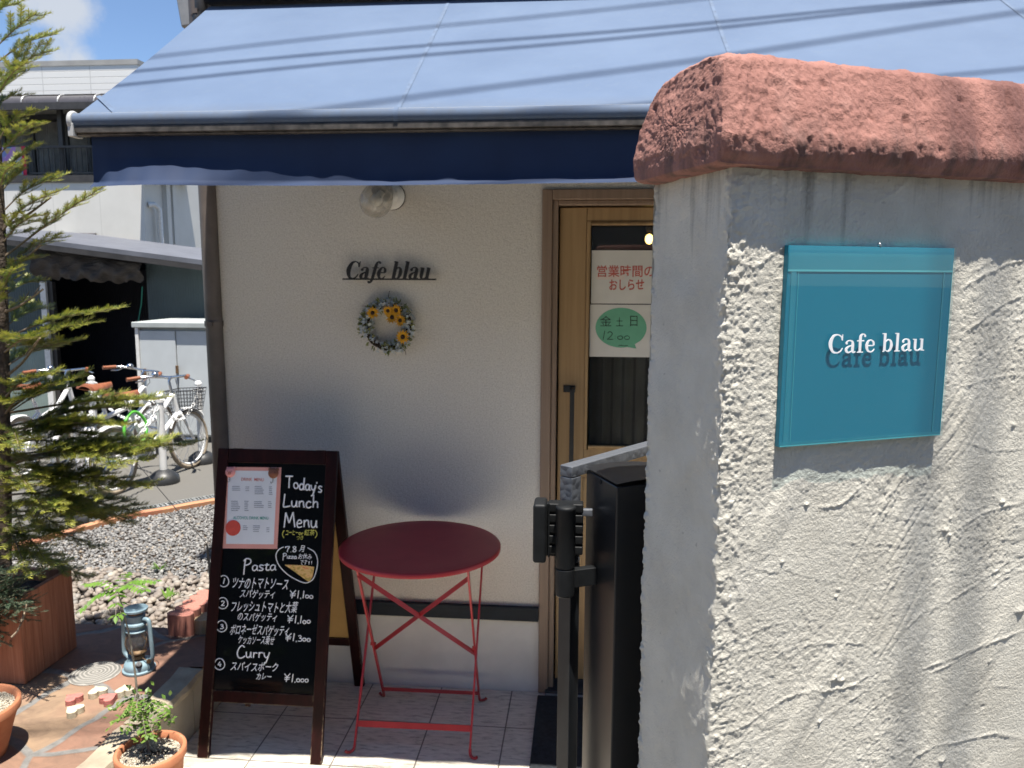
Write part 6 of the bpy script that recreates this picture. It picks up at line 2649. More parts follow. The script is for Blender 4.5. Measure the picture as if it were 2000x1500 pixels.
top = Vector(P[-1])
fr_mb = MB()
for (x, y, dy, n_, L) in ((172, 1140, -.02, 8, .031), (160, 1188, -.05, 9, .031), (303, 1134, .02, 11, .029), (284, 1152, -.06, 10, .033), (250, 1120, .06, 6, .027), (226, 1202, -.07, 4, .034), (236, 1198, -.05, 4, .034)):
    q_ = Vector(on_y(x, y, sy+dy))
    mid = top.lerp(q_, .5)+Vector((0, 0, .018))
    Q = [Vector(v) for v in spline([tuple(top), tuple(mid), tuple(q_)], 5)]
    fr_mb.tube(Q, .0009, 5)
    frond(mb, Q, n_, L, .0135, .35)
fr_mb.build('leaf_stalks', MT['greystem'], t)
mb.build('top_fronds', MT['leaf'], t)
mb = MB()
for (a, m_, c) in low:
    Q = [Vector(v) for v in spline([tuple(a), tuple(m_), tuple(c)], 4)]
    frond(mb, Q[2:], 7, .021, .013, .1)
    for z_ in range(6):
        leaf_quad(mb, c+Vector((RN.uniform(-.02, .02), RN.uniform(-.02, .02), RN.uniform(-.02, .02))), (RN.uniform(-1, 1), RN.uniform(-1, .4), RN.uniform(-.4, .7)), (RN.uniform(-.4, .4), -.3, 1), .021, .0125)
mb.build('low_leaves', MT['leafdark'], t)

rz2 = .395
pe = on_z(29, 1375, rz2)
pc2 = (float(pe[0])-.135, float(pe[1])-.02)
pot('terracotta_pot', 'large terracotta pot of gravel at the left edge of the patio', pc2, PZ, rz2-PZ, .135, .088)

# hurricane lantern
lnb = on_z(272, 1308, PZ)
LX, LYc, LZ = float(lnb[0]), float(lnb[1]), PZ
zt_ = float(on_y(268, 1188, LYc)[2])
S_ = (zt_-LZ)/.262
lt = thing('hurricane_lantern', (LX, LYc, LZ), 'weathered pale blue hurricane lantern on the stone patio', 'lantern')
Lp = lambda r, z: (r*S_, LZ+z*S_)
mb = MB()
mb.lathe([Lp(0, 0), Lp(.062, 0), Lp(.064, .004), Lp(.063, .010), Lp(.056, .013), Lp(.057, .026), Lp(.052, .038), Lp(.034, .046), Lp(.022, .048), Lp(0, .049)], (LX, LYc, 0), n=40)
tank = mb.build('fuel_tank', MT['lantern'], lt)
mb = MB()
fc = Vector((LX+.022*S_, LYc-.036*S_, LZ+.036*S_))
fa = Vector((.35, -.6, .75)).normalized()
mb.lathe([(.013*S_, 0), (.013*S_, .010*S_), (.010*S_, .012*S_), (.010*S_, .020*S_), (0, .022*S_)], fc, fa, 18)
mb.build('filler_cap', MT['dark_metal'], tank)
mb = MB()
mb.lathe([Lp(.020, .048), Lp(.024, .052), Lp(.024, .066), Lp(.018, .070), Lp(.030, .074), Lp(.034, .080), Lp(.026, .090), Lp(.010, .094), Lp(0, .094)], (LX, LYc, 0), n=28)
mb.tube([(LX+.015*S_, LYc-.01*S_, LZ+.060*S_), (LX+.058*S_, LYc-.028*S_, LZ+.054*S_)], .0018, 6)
mb.lathe([(.009*S_, 0), (.009*S_, .004)], (LX+.058*S_, LYc-.028*S_, LZ+.054*S_), (.8, -.4, 0), 14)
mb.build('burner', MT['rust'], lt)
mb = MB()
pr = [(float(a)*S_, LZ+float(b)*S_) for a, b in spline([(.026, .078), (.038, .100), (.043, .122), (.040, .145), (.031, .165), (.027, .172)], 5)]
mb.lathe(pr, (LX, LYc, 0), n=36, caps=(False, False))
mb.build('glass_globe', MT['lantglass'], lt)
mb = MB()
mb.lathe([Lp(.030, .170), Lp(.040, .168), Lp(.042, .173), Lp(.034, .182), Lp(.038, .196), Lp(.044, .199), Lp(.043, .205), Lp(.034, .210), Lp(.036, .236), Lp(.028, .240), Lp(.028, .248), Lp(.046, .254), Lp(.047, .262), Lp(.043, .262), Lp(.030, .254), Lp(0, .250)], (LX, LYc, 0), n=36)
mb.build('hood', MT['lantern'], lt)
mb = MB()
mb.lathe([Lp(.0295, .2405), Lp(.0296, .2475)], (LX, LYc, 0), n=28, caps=(False, False))
mb.build('hood_collar', MT['rust'], lt)
for sx_ in (-1, 1):
    mb = MB()
    dx_ = Vector((.97, -.24, 0))*sx_
    pts = [Vector((LX, LYc, LZ))+dx_*a*S_+Vector((0, 0, b*S_)) for a, b in ((.036, .222), (.058, .222), (.066, .208), (.069, .150), (.073, .085), (.070, .062), (.052, .046), (.042, .040))]
    mb.tube([Vector(v) for v in spline([tuple(p) for p in pts], 5)], .0082*S_, 12)
    mb.build('side_tube', MT['lantern'], lt)
mb = MB()
for k in range(6):
    a = k*math.pi/3+.3
    pts = []
    for j in range(9):
        b_ = a+.9*j/8*(1 if k % 2 else -1)
        rr = (.047-.000*j)*S_*(.62+.38*math.sin(math.pi*j/8))
        pts.append((LX+rr*math.cos(b_), LYc+rr*math.sin(b_), LZ+(.078+.092*j/8)*S_))
    mb.tube(pts, .0011, 5)
mb.build('guard_wire', MT['rust'], lt)
mb = MB()
hp_ = []
for a in np.linspace(.12, math.pi-.12, 26):
    hp_.append(Vector((LX, LYc, LZ+.205*S_))+Vector((.97, -.24, 0))*math.cos(a)*.075*S_+Vector((.2, .93, .15))*math.sin(a)*.062*S_+Vector((0, 0, -.035*math.sin(a)*S_)))
mb.tube(hp_, .0014, 6)
mb.build('bail_handle', MT['rust'], lt)


# heart stones
def heart(px_, py_, mat_, rot, label, s=.034, h=.022):
    c = on_z(px_, py_, PZ)
    t_ = np.linspace(0, 2*math.pi, 44, endpoint=False)
    xs_ = 16*np.sin(t_)**3/17
    ys_ = (13*np.cos(t_)-5*np.cos(2*t_)-2*np.cos(3*t_)-np.cos(4*t_))/17
    poly = [(x*s*math.cos(rot)-y*s*math.sin(rot), x*s*math.sin(rot)+y*s*math.cos(rot)) for x, y in zip(xs_, ys_)]
    if sum(poly[i][0]*poly[(i+1) % 44][1]-poly[(i+1) % 44][0]*poly[i][1] for i in range(44)) < 0:
        poly = poly[::-1]
    mb = MB()
    mb.prism(poly, (c[0], c[1], PZ), (1, 0, 0), (0, 1, 0), (0, 0, 1), h)
    o = mb.build('heart_stone', mat_, None, loc=(float(c[0]), float(c[1]), PZ), bevel=.003)
    tag(o, label, 'ornament', 'heart shaped stones on the patio')


heart(191, 1358, MT['cream_stone'], -2.4, 'cream heart stone just behind and between the two pink hearts')
heart(143, 1372, MT['pink_stone'], -1.9, 'pink heart stone at the left of the heart group')
heart(212, 1372, MT['pink_stone'], 2.6, 'pink heart stone between two cream hearts')
heart(244, 1356, MT['cream_stone'], -2.6, 'cream heart stone half in shade below the lantern')
heart(145, 1395, MT['cream_stone'], -1.8, 'cream heart stone nearest the front in the group')
c = on_z(186, 1316, PZ)
mb = MB()
mb.lathe([(.090, -.01), (.092, .006), (.087, .011), (.05, .0125), (0, .013)], (c[0], c[1], PZ-.004), n=48)
o = mb.build('stepping_stone', MT['ringstone'], None, loc=(float(c[0]), float(c[1]), PZ))
tag(o, 'round grey stepping stone with tree ring pattern on the patio', 'stepping stone')


# scalloped edging blocks
def edging(name, p0, p1, n, r, h, zb_, mat_, label):
    p0, p1 = Vector(p0), Vector(p1)
    d = (p1-p0)
    L = d.length
    d.normalize()
    s_ = Vector((-d.y, d.x, 0))
    out = []
    m_ = 14
    stp = L/n
    for k in range(n):
        for j in range(m_):
            a = math.pi*(1-j/(m_-1))
            out.append((stp*(k+.5)+math.cos(a)*stp*.5, r*.55+r*.6*math.sin(a)))
    for k in range(n-1, -1, -1):
        for j in range(m_):
            a = -math.pi*(j/(m_-1))
            out.append((stp*(k+.5)+math.cos(a)*stp*.5, -r*.55+r*.6*math.sin(a)))
    poly = []
    for q_ in out[::-1]:
        if not poly or (Vector(q_)-Vector(poly[-1])).length > 1e-5:
            poly.append(q_)
    if sum(poly[i][0]*poly[(i+1) % len(poly)][1]-poly[(i+1) % len(poly)][0]*poly[i][1] for i in range(len(poly))) < 0:
        poly = poly[::-1]
    mb = MB()
    mb.prism(poly, Vector((p0.x, p0.y, zb_)), d, s_, (0, 0, 1), h)
    o = mb.build(name, mat_, None, loc=(p0.x, p0.y, zb_), bevel=.003)
    tag(o, label, 'garden edging', 'scalloped garden edging blocks')


ea = on_z(345, 1207, .30)
eb = on_z(415, 1156, .30)
edging('edging_block', (float(ea[0]), float(ea[1]), 0), (float(eb[0]), float(eb[1]), 0), 5, .050, .235, .075, MT['edging'], 'red scalloped concrete edging block beside the pebbles')
ea = on_z(392, 1206, .285)
edging('edging_block', (float(ea[0])-.03, float(ea[1])+.015, 0), (float(ea[0])+.17, float(ea[1])+.06, 0), 3, .040, .205, .075, MT['edgebuff'], 'buff scalloped concrete edging block beside the red one')

# weeds in the pebbles
for (x, y, s_, lab) in ((330, 1172, 1.0, 'small green weed in the pebbles by the red edging'), (314, 1112, .8, 'pale sprawling weed in the pebbles behind the sapling')):
    c = Vector(on_z(x, y, .11))
    wd = thing('weed', tuple(c), lab, 'weed', 'weeds in the pebbles')
    mb = MB()
    for k in range(16):
        a = RN.uniform(0, 6.28)
        leaf_quad(mb, c+Vector((math.cos(a)*.008, math.sin(a)*.008, 0)), (math.cos(a), math.sin(a), RN.uniform(.3, 1.6)), (0, 0, 1), RN.uniform(.04, .075)*s_, .017*s_)
    mb.build('leaves', MT['leaf'], wd)

# black stay wire running down to the pebbles by the building
a, b = Vector(on_y(268, 905, 3.6)), Vector(on_y(404, 1062, 3.55))
st = thing('stay_wire', (b.x, b.y, .09), 'thin black wire slanting down to a stake in the pebbles', 'wire')
mb = MB()
mb.tube([a, a.lerp(b, .5)+Vector((0, 0, -.004)), b], .0022, 6)
mb.build('wire', MT['cable'], st)
mb = MB()
e_ = Vector(on_y(412, 1130, 3.55))
mb.tube([b, b.lerp(e_, .5), Vector((e_.x, e_.y, .06))], [.004, .006, .007], 8)
mb.build('stake', MT['cable'], st)

# ------------------------------------------------------------------ bicycles
bk = thing('bicycle', (0, 0, 0), 'white small wheeled bicycle with wire basket and green lock, nearest the cafe', 'bicycle', 'white bicycles parked in the lot')
WR = .255
WB = .88


def wheel(name, x, tyre_m):
    mb = MB()
    n = 44
    pts = [(x+math.cos(2*math.pi*k/n)*(WR-.018), 0, WR+math.sin(2*math.pi*k/n)*(WR-.018)) for k in range(n)]
    mb.tube(pts, .018, 10, closed=True)
    w_ = mb.build(name, tyre_m, bk)
    mb = MB()
    pts = [(x+math.cos(2*math.pi*k/n)*(WR-.040), 0, WR+math.sin(2*math.pi*k/n)*(WR-.040)) for k in range(n)]
    mb.tube(pts, .0115, 8, closed=True)
    mb.build('rim', MT['white_paint'], w_)
    mb = MB()
    for k in range(18):
        a = 2*math.pi*k/18
        s_ = .022 if k % 2 else -.022
        mb.tube([(x+.015*math.cos(a+1), s_, WR+.015*math.sin(a+1)), (x+math.cos(a)*(WR-.045), 0, WR+math.sin(a)*(WR-.045))], .0012, 4)
    mb.tube([(x, -.05, WR), (x, .05, WR)], .014, 10)
    mb.build('spokes', MT['chrome'], w_)
    return w_


wheel('wheel', 0, MT['tan_tyre'])
wheel('wheel', WB, MT['tan_tyre'])
mb = MB()
bbp = (.37, 0, .27)
st_t = (.235, 0, .60)
hb, ht = (.775, 0, .50), (.735, 0, .66)
mb.tube([bbp, st_t], .016, 12)
mb.tube([(.29, 0, .46), (.52, 0, .50), ht], .021, 12)
mb.tube([bbp, (.55, 0, .36), hb], .021, 12)
mb.tube([hb, ht], .022, 12)
for s_ in (-1, 1):
    mb.tube([(0, .055*s_, WR), (.16, .04*s_, .262), (.35, .02*s_, .27)], .010, 8)
    mb.tube([(0, .055*s_, WR), (.12, .035*s_, .40), (.27, .012*s_, .50)], .009, 8)
mb.build('frame', MT['white_paint'], bk)
mb = MB()
for s_ in (-1, 1):
    mb.tube([(.785, .035*s_, .48), (.82, .05*s_, .38), (WB, .05*s_, WR)], .0115, 8)
mb.ball((.782, 0, .49), .038, 10, (1, 1.1, .7))
mb.build('fork', MT['white_paint'], bk)
for x, a0, a1 in ((0, 10, 195), (WB, 40, 150)):
    mb = MB()
    G = np.zeros((28, 5, 3))
    for i, a in enumerate(np.linspace(R(a0), R(a1), 28)):
        for j, y_ in enumerate((-.026, -.018, 0, .018, .026)):
            rr = WR+.022-(.012 if abs(y_) > .02 else 0)
            G[i, j] = (x+math.cos(a)*rr, y_, WR+math.sin(a)*rr)
    mb.grid(G)
    mb.build('mudguard', MT['white_paint'], bk)
mb = MB()
mb.tube([(.735, 0, .66), (.715, 0, .78), (.735, 0, .805)], .012, 10)
hbp = spline([(.60, -.27, .82), (.68, -.22, .825), (.74, -.10, .815), (.742, 0, .81), (.74, .10, .815), (.68, .22, .825), (.60, .27, .82)], 5)
mb.tube(hbp, .011, 8)
for s_ in (-1, 1):
    mb.tube([(.69, .19*s_, .815), (.70, .24*s_, .79), (.66, .29*s_, .785)], .006, 6)
mb.lathe([(.028, -.014), (.030, 0), (.018, .016), (0, .02)], (.70, .12, .845), n=14)
hb_o = mb.build('handlebar', MT['chrome'], bk)
for s_ in (-1, 1):
    mb = MB()
    mb.tube([(.66, .235*s_, .824), (.59, .278*s_, .82), (.565, .290*s_, .82)], .0165, 10)
    mb.build('grip', MT['tan'], hb_o)
mb = MB()
mb.tube([(.235, 0, .60), (.205, 0, .70)], .013, 10)
mb.build('seat_post', MT['chrome'], bk)
mb = MB()
prof_s = [(.06, .095), (.10, .10), (.16, .085), (.22, .05), (.28, .032), (.335, .024), (.345, .010)]
G = np.zeros((len(prof_s)+1, 11, 3))
pr2 = [(.05, .06)]+prof_s
for i, (x, w_) in enumerate(pr2):
    for j in range(11):
        a = math.pi*j/10
        G[i, j] = (x, -w_*math.cos(a), .715+.045*math.sin(a)*(1 if i else .6)+(.012 if x < .12 else 0))
mb.grid(G)
mb.add([G[i, 0] for i in range(len(pr2))]+[G[i, 10] for i in range(len(pr2))], [tuple([i, i+1, len(pr2)+i+1, len(pr2)+i]) for i in range(len(pr2)-1)])
mb.build('saddle', MT['tan'], bk)
mb = MB()
for s_ in (-1, 1):
    mb.tube([(.37, .06*s_, .27), (.37+.10*s_, .075*s_, .22)], .009, 8)
    mb.box((.33+.10*s_, .085*s_-.03, .205), (.41+.10*s_, .085*s_+.03, .228))
mb.lathe([(.075, -.003), (.075, .003)], (.37, -.05, .27), (0, 1, 0), 24)
mb.build('crankset', MT['dark_metal'], bk)
mb = MB()
mb.box((-.02, -.055, WR-.03), (.40, -.045, WR+.05))
mb.build('chain_guard', MT['white_paint'], bk, bevel=.004)
mb = MB()
mb.tube([(.02, .06, .25), (-.06, .10, .06), (-.03, .13, .004)], .008, 8)
mb.build('kickstand', MT['chrome'], bk)
# basket
mb = MB()
zb0, zb1 = .50, .685
corners = lambda z: (lambda f: [(.81-.01*f, -.105-.03*f), (.81-.01*f, .105+.03*f), (.97+.04*f, .105+.03*f), (.97+.04*f, -.105-.03*f)])((z-zb0)/(zb1-zb0))
for z in np.linspace(zb0, zb1, 7):
    cs = corners(z)
    mb.tube([(x, y, z) for x, y in cs], .0042 if z > zb1-.01 else .0022, 6, closed=True)
for e_ in range(4):
    for f in np.linspace(0, 1, 9):
        p_, q_ = [], []
        for z, l_ in ((zb0, p_), (zb1, q_)):
            cs = corners(z)
            a, b = cs[e_], cs[(e_+1) % 4]
            l_ += [a[0]*(1-f)+b[0]*f, a[1]*(1-f)+b[1]*f, z]
        mb.tube([p_, q_], .0022, 5)
cs = corners(zb0)
for f in np.linspace(.1, .9, 7):
    mb.tube([(cs[0][0], cs[0][1]*(1-f)+cs[1][1]*f, zb0), (cs[2][0], cs[0][1]*(1-f)+cs[1][1]*f, zb0)], .0022, 5)
mb.build('basket', MT['dark_metal'], bk)
mb = MB()
mb.tube([(.74, .03, .80), (.80, .05, .72), (.79, .03, .60), (.76, .02, .52)], .0028, 6)
mb.tube([(.72, -.06, .80), (.79, -.02, .70), (.70, .0, .60), (.50, .0, .52)], .0028, 6)
mb.build('brake_cables', MT['dark_metal'], bk)
bk2 = copy_tree(bk)
bk3 = copy_tree(bk)
for o in (bk2, bk3):
    for ch in list(o.children):
        if ch.name.startswith('basket'):
            bpy.data.objects.remove(ch)
for o, lab in ((bk2, 'white bicycle with a tan saddle standing in front of the dark shed opening'), (bk3, 'white bicycle half hidden behind the fir tree, farthest from the cafe')):
    o['label'] = lab
GZ = .082
rc_, fc_ = on_z(238, 962, GZ), on_z(368, 916, GZ)


def place(o, rear, front, lean=0.0):
    d = Vector(front)-Vector(rear)
    yaw = math.atan2(d.y, d.x)
    m_ = (Vector(rear)+Vector(front))/2
    loc = m_-Vector((math.cos(yaw), math.sin(yaw), 0))*WB/2
    o.rotation_euler = (lean, 0, yaw)
    o.location = (loc.x, loc.y, GZ)


place(bk, rc_, fc_, R(-4))
place(bk2, rc_+np.array([-.62, .42, 0]), fc_+np.array([-.60, .50, 0]), R(5))
place(bk3, rc_+np.array([-1.02, .30, 0]), fc_+np.array([-1.20, .42, 0]), R(-3))
# green lock round the frame of the nearest bicycle
kk = thing('bicycle_lock', (0, 0, 0), 'bright green cable lock looped over the rear of the nearest white bicycle', 'bicycle lock')
lk = [(.10, -.06, .34), (.06, -.075, .44), (.10, -.07, .55), (.18, -.06, .60), (.26, -.055, .58), (.31, -.07, .50), (.27, -.085, .40), (.20, -.07, .33), (.14, -.03, .30)]
mb = MB()
mb.tube([tuple(v) for v in spline(lk, 5)], .013, 8)
mb.build('cable', MT['green_lock'], kk)
mb = MB()
mb.tube([(.10, -.06, .34), (.14, -.03, .30)], .020, 10)
mb.build('lock_body', MT['dark_metal'], kk)
kk.location, kk.rotation_euler = bk.location, bk.rotation_euler

# ------------------------------------------------------------------ chain posts
pst = thing('chain_post', (0, 0, 0), 'x', 'bollard', 'white chain posts around the bicycle lot')
mb = MB()
mb.lathe([(.118, 0), (.120, .02), (.112, .055), (.075, .088), (.045, .102), (.034, .108), (0, .109)], n=36)
mb.build('base', MT['post_base'], pst)
mb = MB()
mb.lathe([(.029, .105), (.029, .655), (.034, .657), (.034, .680), (.022, .684)], n=24)
mb.build('pole', MT['post_white'], pst)
mb = MB()
mb.ball((0, 0, .707), .031, 16)
mb.build('ball_cap', MT['post_white'], pst)
mb = MB()
for s_ in (-1, 1):
    mb.tube([(.032*s_, 0, .668), (.050*s_, 0, .672), (.056*s_, 0, .655), (.046*s_, 0, .645)], .005, 6)
mb.build('chain_hooks', MT['post_white'], pst)
P1, P2, P4 = on_z(321, 942, GZ), on_z(165, 1016, GZ), on_z(395, 903, GZ)
P3 = on_y(179, 752, 6.9)
pos = [P1, P2, np.array([P3[0], P3[1], GZ]), P4, P2+np.array([-.9, .25, 0])]
labs = ['white chain post with black base on bare asphalt in front of the front wheel', 'white chain post with black base beside the orange kerb under the fir branches', 'white ball topped chain post beside the tan bicycle saddle', 'white chain post beside the brown downpipe behind the wire basket', 'white chain post hidden behind the fir trunk']
tops = []
for i, p in enumerate(pos[:4]):
    o = pst if i == 0 else copy_tree(pst)
    o.location = (float(p[0]), float(p[1]), GZ)
    o['label'] = labs[i]
    tops.append(Vector((float(p[0]), float(p[1]), GZ+.652)))


def chain(a, b, sag, label):
    d = b-a
    n = int(d.length*1.12/.036)
    mb = MB()
    prev = None
    P = []
    for k in range(n+1):
        f = k/n
        P.append(a.lerp(b, f)-Vector((0, 0, sag*4*f*(1-f))))
    for k in range(n):
        c = (P[k]+P[k+1])/2
        t_ = (P[k+1]-P[k]).normalized()
        s_ = t_.cross(Vector((0, 0, 1))).normalized()
        u = s_.cross(t_)
        w_ = s_ if k % 2 else u
        pts = [c+t_*math.cos(a_)*.023+w_*math.sin(a_)*.0125 for a_ in np.linspace(0, 2*math.pi, 10, endpoint=False)]
        mb.tube(pts, .0042, 5, closed=True)
    o = mb.build('plastic_chain', MT['post_white'], None, loc=tuple(a))
    tag(o, label, 'chain', 'white plastic chains between the posts')


chain(tops[2], tops[0], .22, 'white plastic chain sagging from the ball topped post to the post on bare asphalt')
chain(tops[0], tops[3], .20, 'white plastic chain sagging across the front wheel to the post by the downpipe')
chain(tops[1], tops[2], .28, 'white plastic chain sagging behind the fir branches')
chain(tops[1], tops[0], .24, 'white plastic chain between the two black based posts in front of the bicycle')

# ------------------------------------------------------------------ storage cabinet and shed
CY = 7.46
ca_, cb_ = on_y(265, 640, CY), on_y(400, 640, CY)
cx0 = float(ca_[0])
cx1 = cx0+1.15
cz1 = float(on_y(300, 640, CY)[2])
cab = thing('storage_cabinet', (cx0, CY, .08), 'pale grey steel storage cabinet behind the bicycles', 'cabinet')
mb = MB()
mb.box((cx0, CY+.03, .14), (cx1, CY+.75, cz1))
mb.build('body', MT['cabinet_trim'], cab, bevel=.006)
mb = MB()
mb.box((cx0+.03, CY, .16), (cx0+.40, CY+.0295, cz1-.03))
mb.build('door', MT['cabinet'], cab, bevel=.004)
mb = MB()
mb.box((cx0+.405, CY+.010, .16), (cx1-.03, CY+.0295, cz1-.03))
mb.build('door', MT['cabinet'], cab, bevel=.004)
mb = MB()
mb.box((cx0-.03, CY-.028, cz1), (cx1+.03, CY+.80, cz1+.055))
mb.build('top', MT['cabinet_trim'], cab, bevel=.008)
mb = MB()
mb.box((cx0-.006, CY-.012, .14), (cx0+.028, CY+.0298, cz1-.0004))
mb.build('corner_post', MT['white_cap'], cab, bevel=.004)
mb = MB()
mb.box((cx0, CY+.05, .08), (cx1, CY+.7, .1395))
mb.build('plinth', MT['dark_metal'], cab)
mb = MB()
for q_ in ((282, 728), (345, 722)):
    w_ = on_y(*q_, CY-.02)
    mb.box((w_[0]-.012, CY-.022, w_[2]-.04), (w_[0]+.012, CY-.0005, w_[2]+.04))
mb.build('latch', MT['rust'], cab, bevel=.004)

SY = 8.4
X = lambda px_, Y=SY: float(on_y(px_, 560, Y)[0])
Zs = lambda px_, py_, Y=SY: float(on_y(px_, py_, Y)[2])
sh = thing('garden_shed', (X(90), SY, .08), 'dark green corrugated shed with an open front and a sloping grey roof', 'shed')
# the roof edge falls to the right
xl, xr = X(-160), X(450)
roofz = lambda x: Zs(75, 472)+(x-X(75))/(X(395)-X(75))*(Zs(395, 514)-Zs(75, 472))
mb = MB()
ov, dep, rise = .35, 3.2, .03
vs = []
for (x, y, dz) in ((xl, SY-ov, 0), (xr, SY-ov, 0), (xr, SY+dep, rise), (xl, SY+dep, rise)):
    vs.append((x, y, roofz(x)+dz))
vs += [(a, b, c+.05) for a, b, c in vs]
mb.add(vs, [(0, 3, 2, 1), (4, 5, 6, 7), (0, 1, 5, 4), (1, 2, 6, 5), (2, 3, 7, 6), (3, 0, 4, 7)])
mb.build('roof', MT['shed_roof'], sh)
mb = MB()
mb.bar((xl, SY-ov+.02, roofz(xl)-.03), (xr, SY-ov+.02, roofz(xr)-.03), .04, .055)
mb.build('eaves_board', MT['dark_brown'], sh)


def wall_panel(name, x0, x1, z0, z1a, z1b, y, mat_, th=.04):
    mb = MB()
    vs = [(x0, y, z0), (x1, y, z0), (x1, y, z1b), (x0, y, z1a)]
    vs += [(a, y+th, c) for a, b, c in vs]
    mb.add(vs, [(0, 1, 2, 3), (7, 6, 5, 4), (0, 4, 5, 1), (1, 5, 6, 2), (2, 6, 7, 3), (3, 7, 4, 0)])
    return mb.build(name, mat_, sh)


xo0, xo1 = X(98), X(287)
lowz = Zs(40, 648)
wall_panel('wall', xl, xo0, lowz, roofz(xl)-.02, roofz(xo0)-.02, SY, MT['corr_green'])
wall_panel('lower_wall', xl, xo0-.002, .08, lowz-.002, lowz-.002, SY-.03, MT['corr_pale'])
wall_panel('wall', xo1, xr, .08, roofz(xo1)-.02, roofz(xr)-.02, SY, MT['corr_green'])
wall_panel('inner_wall', xo0-1.0, xo1+.6, .08, 1.80, 1.80, SY+1.1, MT['corr_navy'])
mb = MB()
mb.box((xo0-1.0, SY+.06, .06), (xo1+.6, SY+1.09, .09))
mb.build('inside_floor', MT['shed_dark'], sh)
wall_panel('back_wall', xl, xr, .08, roofz(xl)-.02, roofz(xr)-.02, SY+3.0, MT['corr_green'])
for x in (xl, xr-.04):
    mb = MB()
    mb.box((x, SY+.05, .08), (x+.04, SY+2.99, roofz(min(x+.04, xr))-.03))
    mb.build('side_wall', MT['corr_green'], sh)
mb = MB()
mb.box((xo0-.075, SY-.07, .08), (xo0-.010, SY-.035, Zs(92, 550)))
mb.build('jamb', MT['white_cap'], sh)
mb = MB()
mb.box((xo0-.008, SY-.03, .08), (xo0+.045, SY+.03, Zs(92, 550)))
mb.build('post', MT['dark_brown'], sh)
# rolled tarp above the opening
nx = 90
G = np.zeros((nx, 14, 3))
x0_, x1_ = X(80), X(288)
rnd = random.Random(2)
for i in range(nx):
    f = i/(nx-1)
    x = x0_+(x1_-x0_)*f
    zt_ = roofz(x)-.06
    zb_ = Zs(180, 548)+.012*math.sin(f*31)+.010*math.sin(f*57+1)+.02*math.sin(f*6.5)
    for j in range(14):
        g = j/13
        fold = .028*math.sin(f*9+g*4)+.02*math.sin(f*23-g*6)+.015*math.sin(f*40+g*11)
        bag = .07*math.sin(math.pi*g)**.7
        G[i, j] = (x, SY-.06-bag-fold*(.3+g), zt_+(zb_-zt_)*g)
mb = MB()
mb.grid(G)
o = mb.build('tarp', MT['tarp'], None, loc=(x0_, SY-.06, roofz(x0_)))
tag(o, 'crumpled dark brown tarp bunched above the shed opening', 'tarp')
a, b = on_y(278, 560, SY-.12), on_y(270, 628, SY-.12)
mb = MB()
mb.tube([tuple(a), tuple((a+b)/2+np.array([.012, 0, 0])), tuple(b)], .007, 6)
o = mb.build('green_cord', MT['green_cord'], None, loc=tuple(b))
tag(o, 'green cord hanging at the right side of the shed opening', 'cord')

# ------------------------------------------------------------------ house behind
HY = 14.0
hX = lambda px_, py_=300, Y=HY: float(on_y(px_, py_, Y)[0])
hZ = lambda px_, py_, Y=HY: float(on_y(px_, py_, Y)[2])
hs = thing('apartment_house', (hX(282), HY, .05), 'white two storey house with a balcony and dark awning behind the shed', 'house')
hx1 = hX(281, 400)
hx0 = hx1-9.0
ztop_ = hZ(150, 130)
zpar = hZ(150, 185)
mb = MB()
wz0, wz1 = hZ(80, 346), hZ(80, 200)
wx1 = hX(200, 280)
mb.box((hx0, HY, .05), (hx1, HY+9, wz0))
mb.box((wx1, HY, wz0), (hx1, HY+9, zpar))
mb.box((hx0, HY+1.2, wz0), (wx1, HY+9, zpar))
mb.build('wall', MT['siding'], hs)
mb = MB()
mb.box((hx0-.05, HY-.05, zpar), (hx1+.05, HY+9.05, ztop_))
mb.build('parapet', MT['parapet'], hs)
mb = MB()
mb.box((hx0-.07, HY-.065, ztop_), (hx1+.07, HY+9.07, ztop_+.09))
mb.build('parapet_cap', MT['parapet_cap'], hs)
# curved smoked canopy over the balcony
G = np.zeros((40, 8, 3))
for i, x in enumerate(np.linspace(hx0, hX(225, 185), 40)):
    for j in range(8):
        a = R(90)*j/7
        G[i, j] = (x, HY-.01-.22*math.sin(a), zpar-.02-.16*(1-math.cos(a)))
mb = MB()
mb.grid(G)
for x in np.arange(hX(-60), hX(222, 185), .78):
    pass
cn_ = mb.build('balcony_canopy', MT['smoked'], hs)
mb = MB()
for px_ in (-40, 58, 128, 198):
    x = hX(px_, 185)
    mb.tube([(x, HY-.01-.23*math.sin(R(a)), zpar-.01-.16*(1-math.cos(R(a)))) for a in range(0, 91, 15)], .014, 6)
mb.build('canopy_ribs', MT['alu'], cn_)
mb = MB()
mb.box((hx0, HY-.26, zpar-.30), (hX(225, 185), HY-.20, zpar-.18))
mb.box((hx0, HY-.199, zpar-.26), (hX(225, 185), HY-.001, zpar-.20))
mb.build('canopy_gutter', MT['dark_brown'], hs)
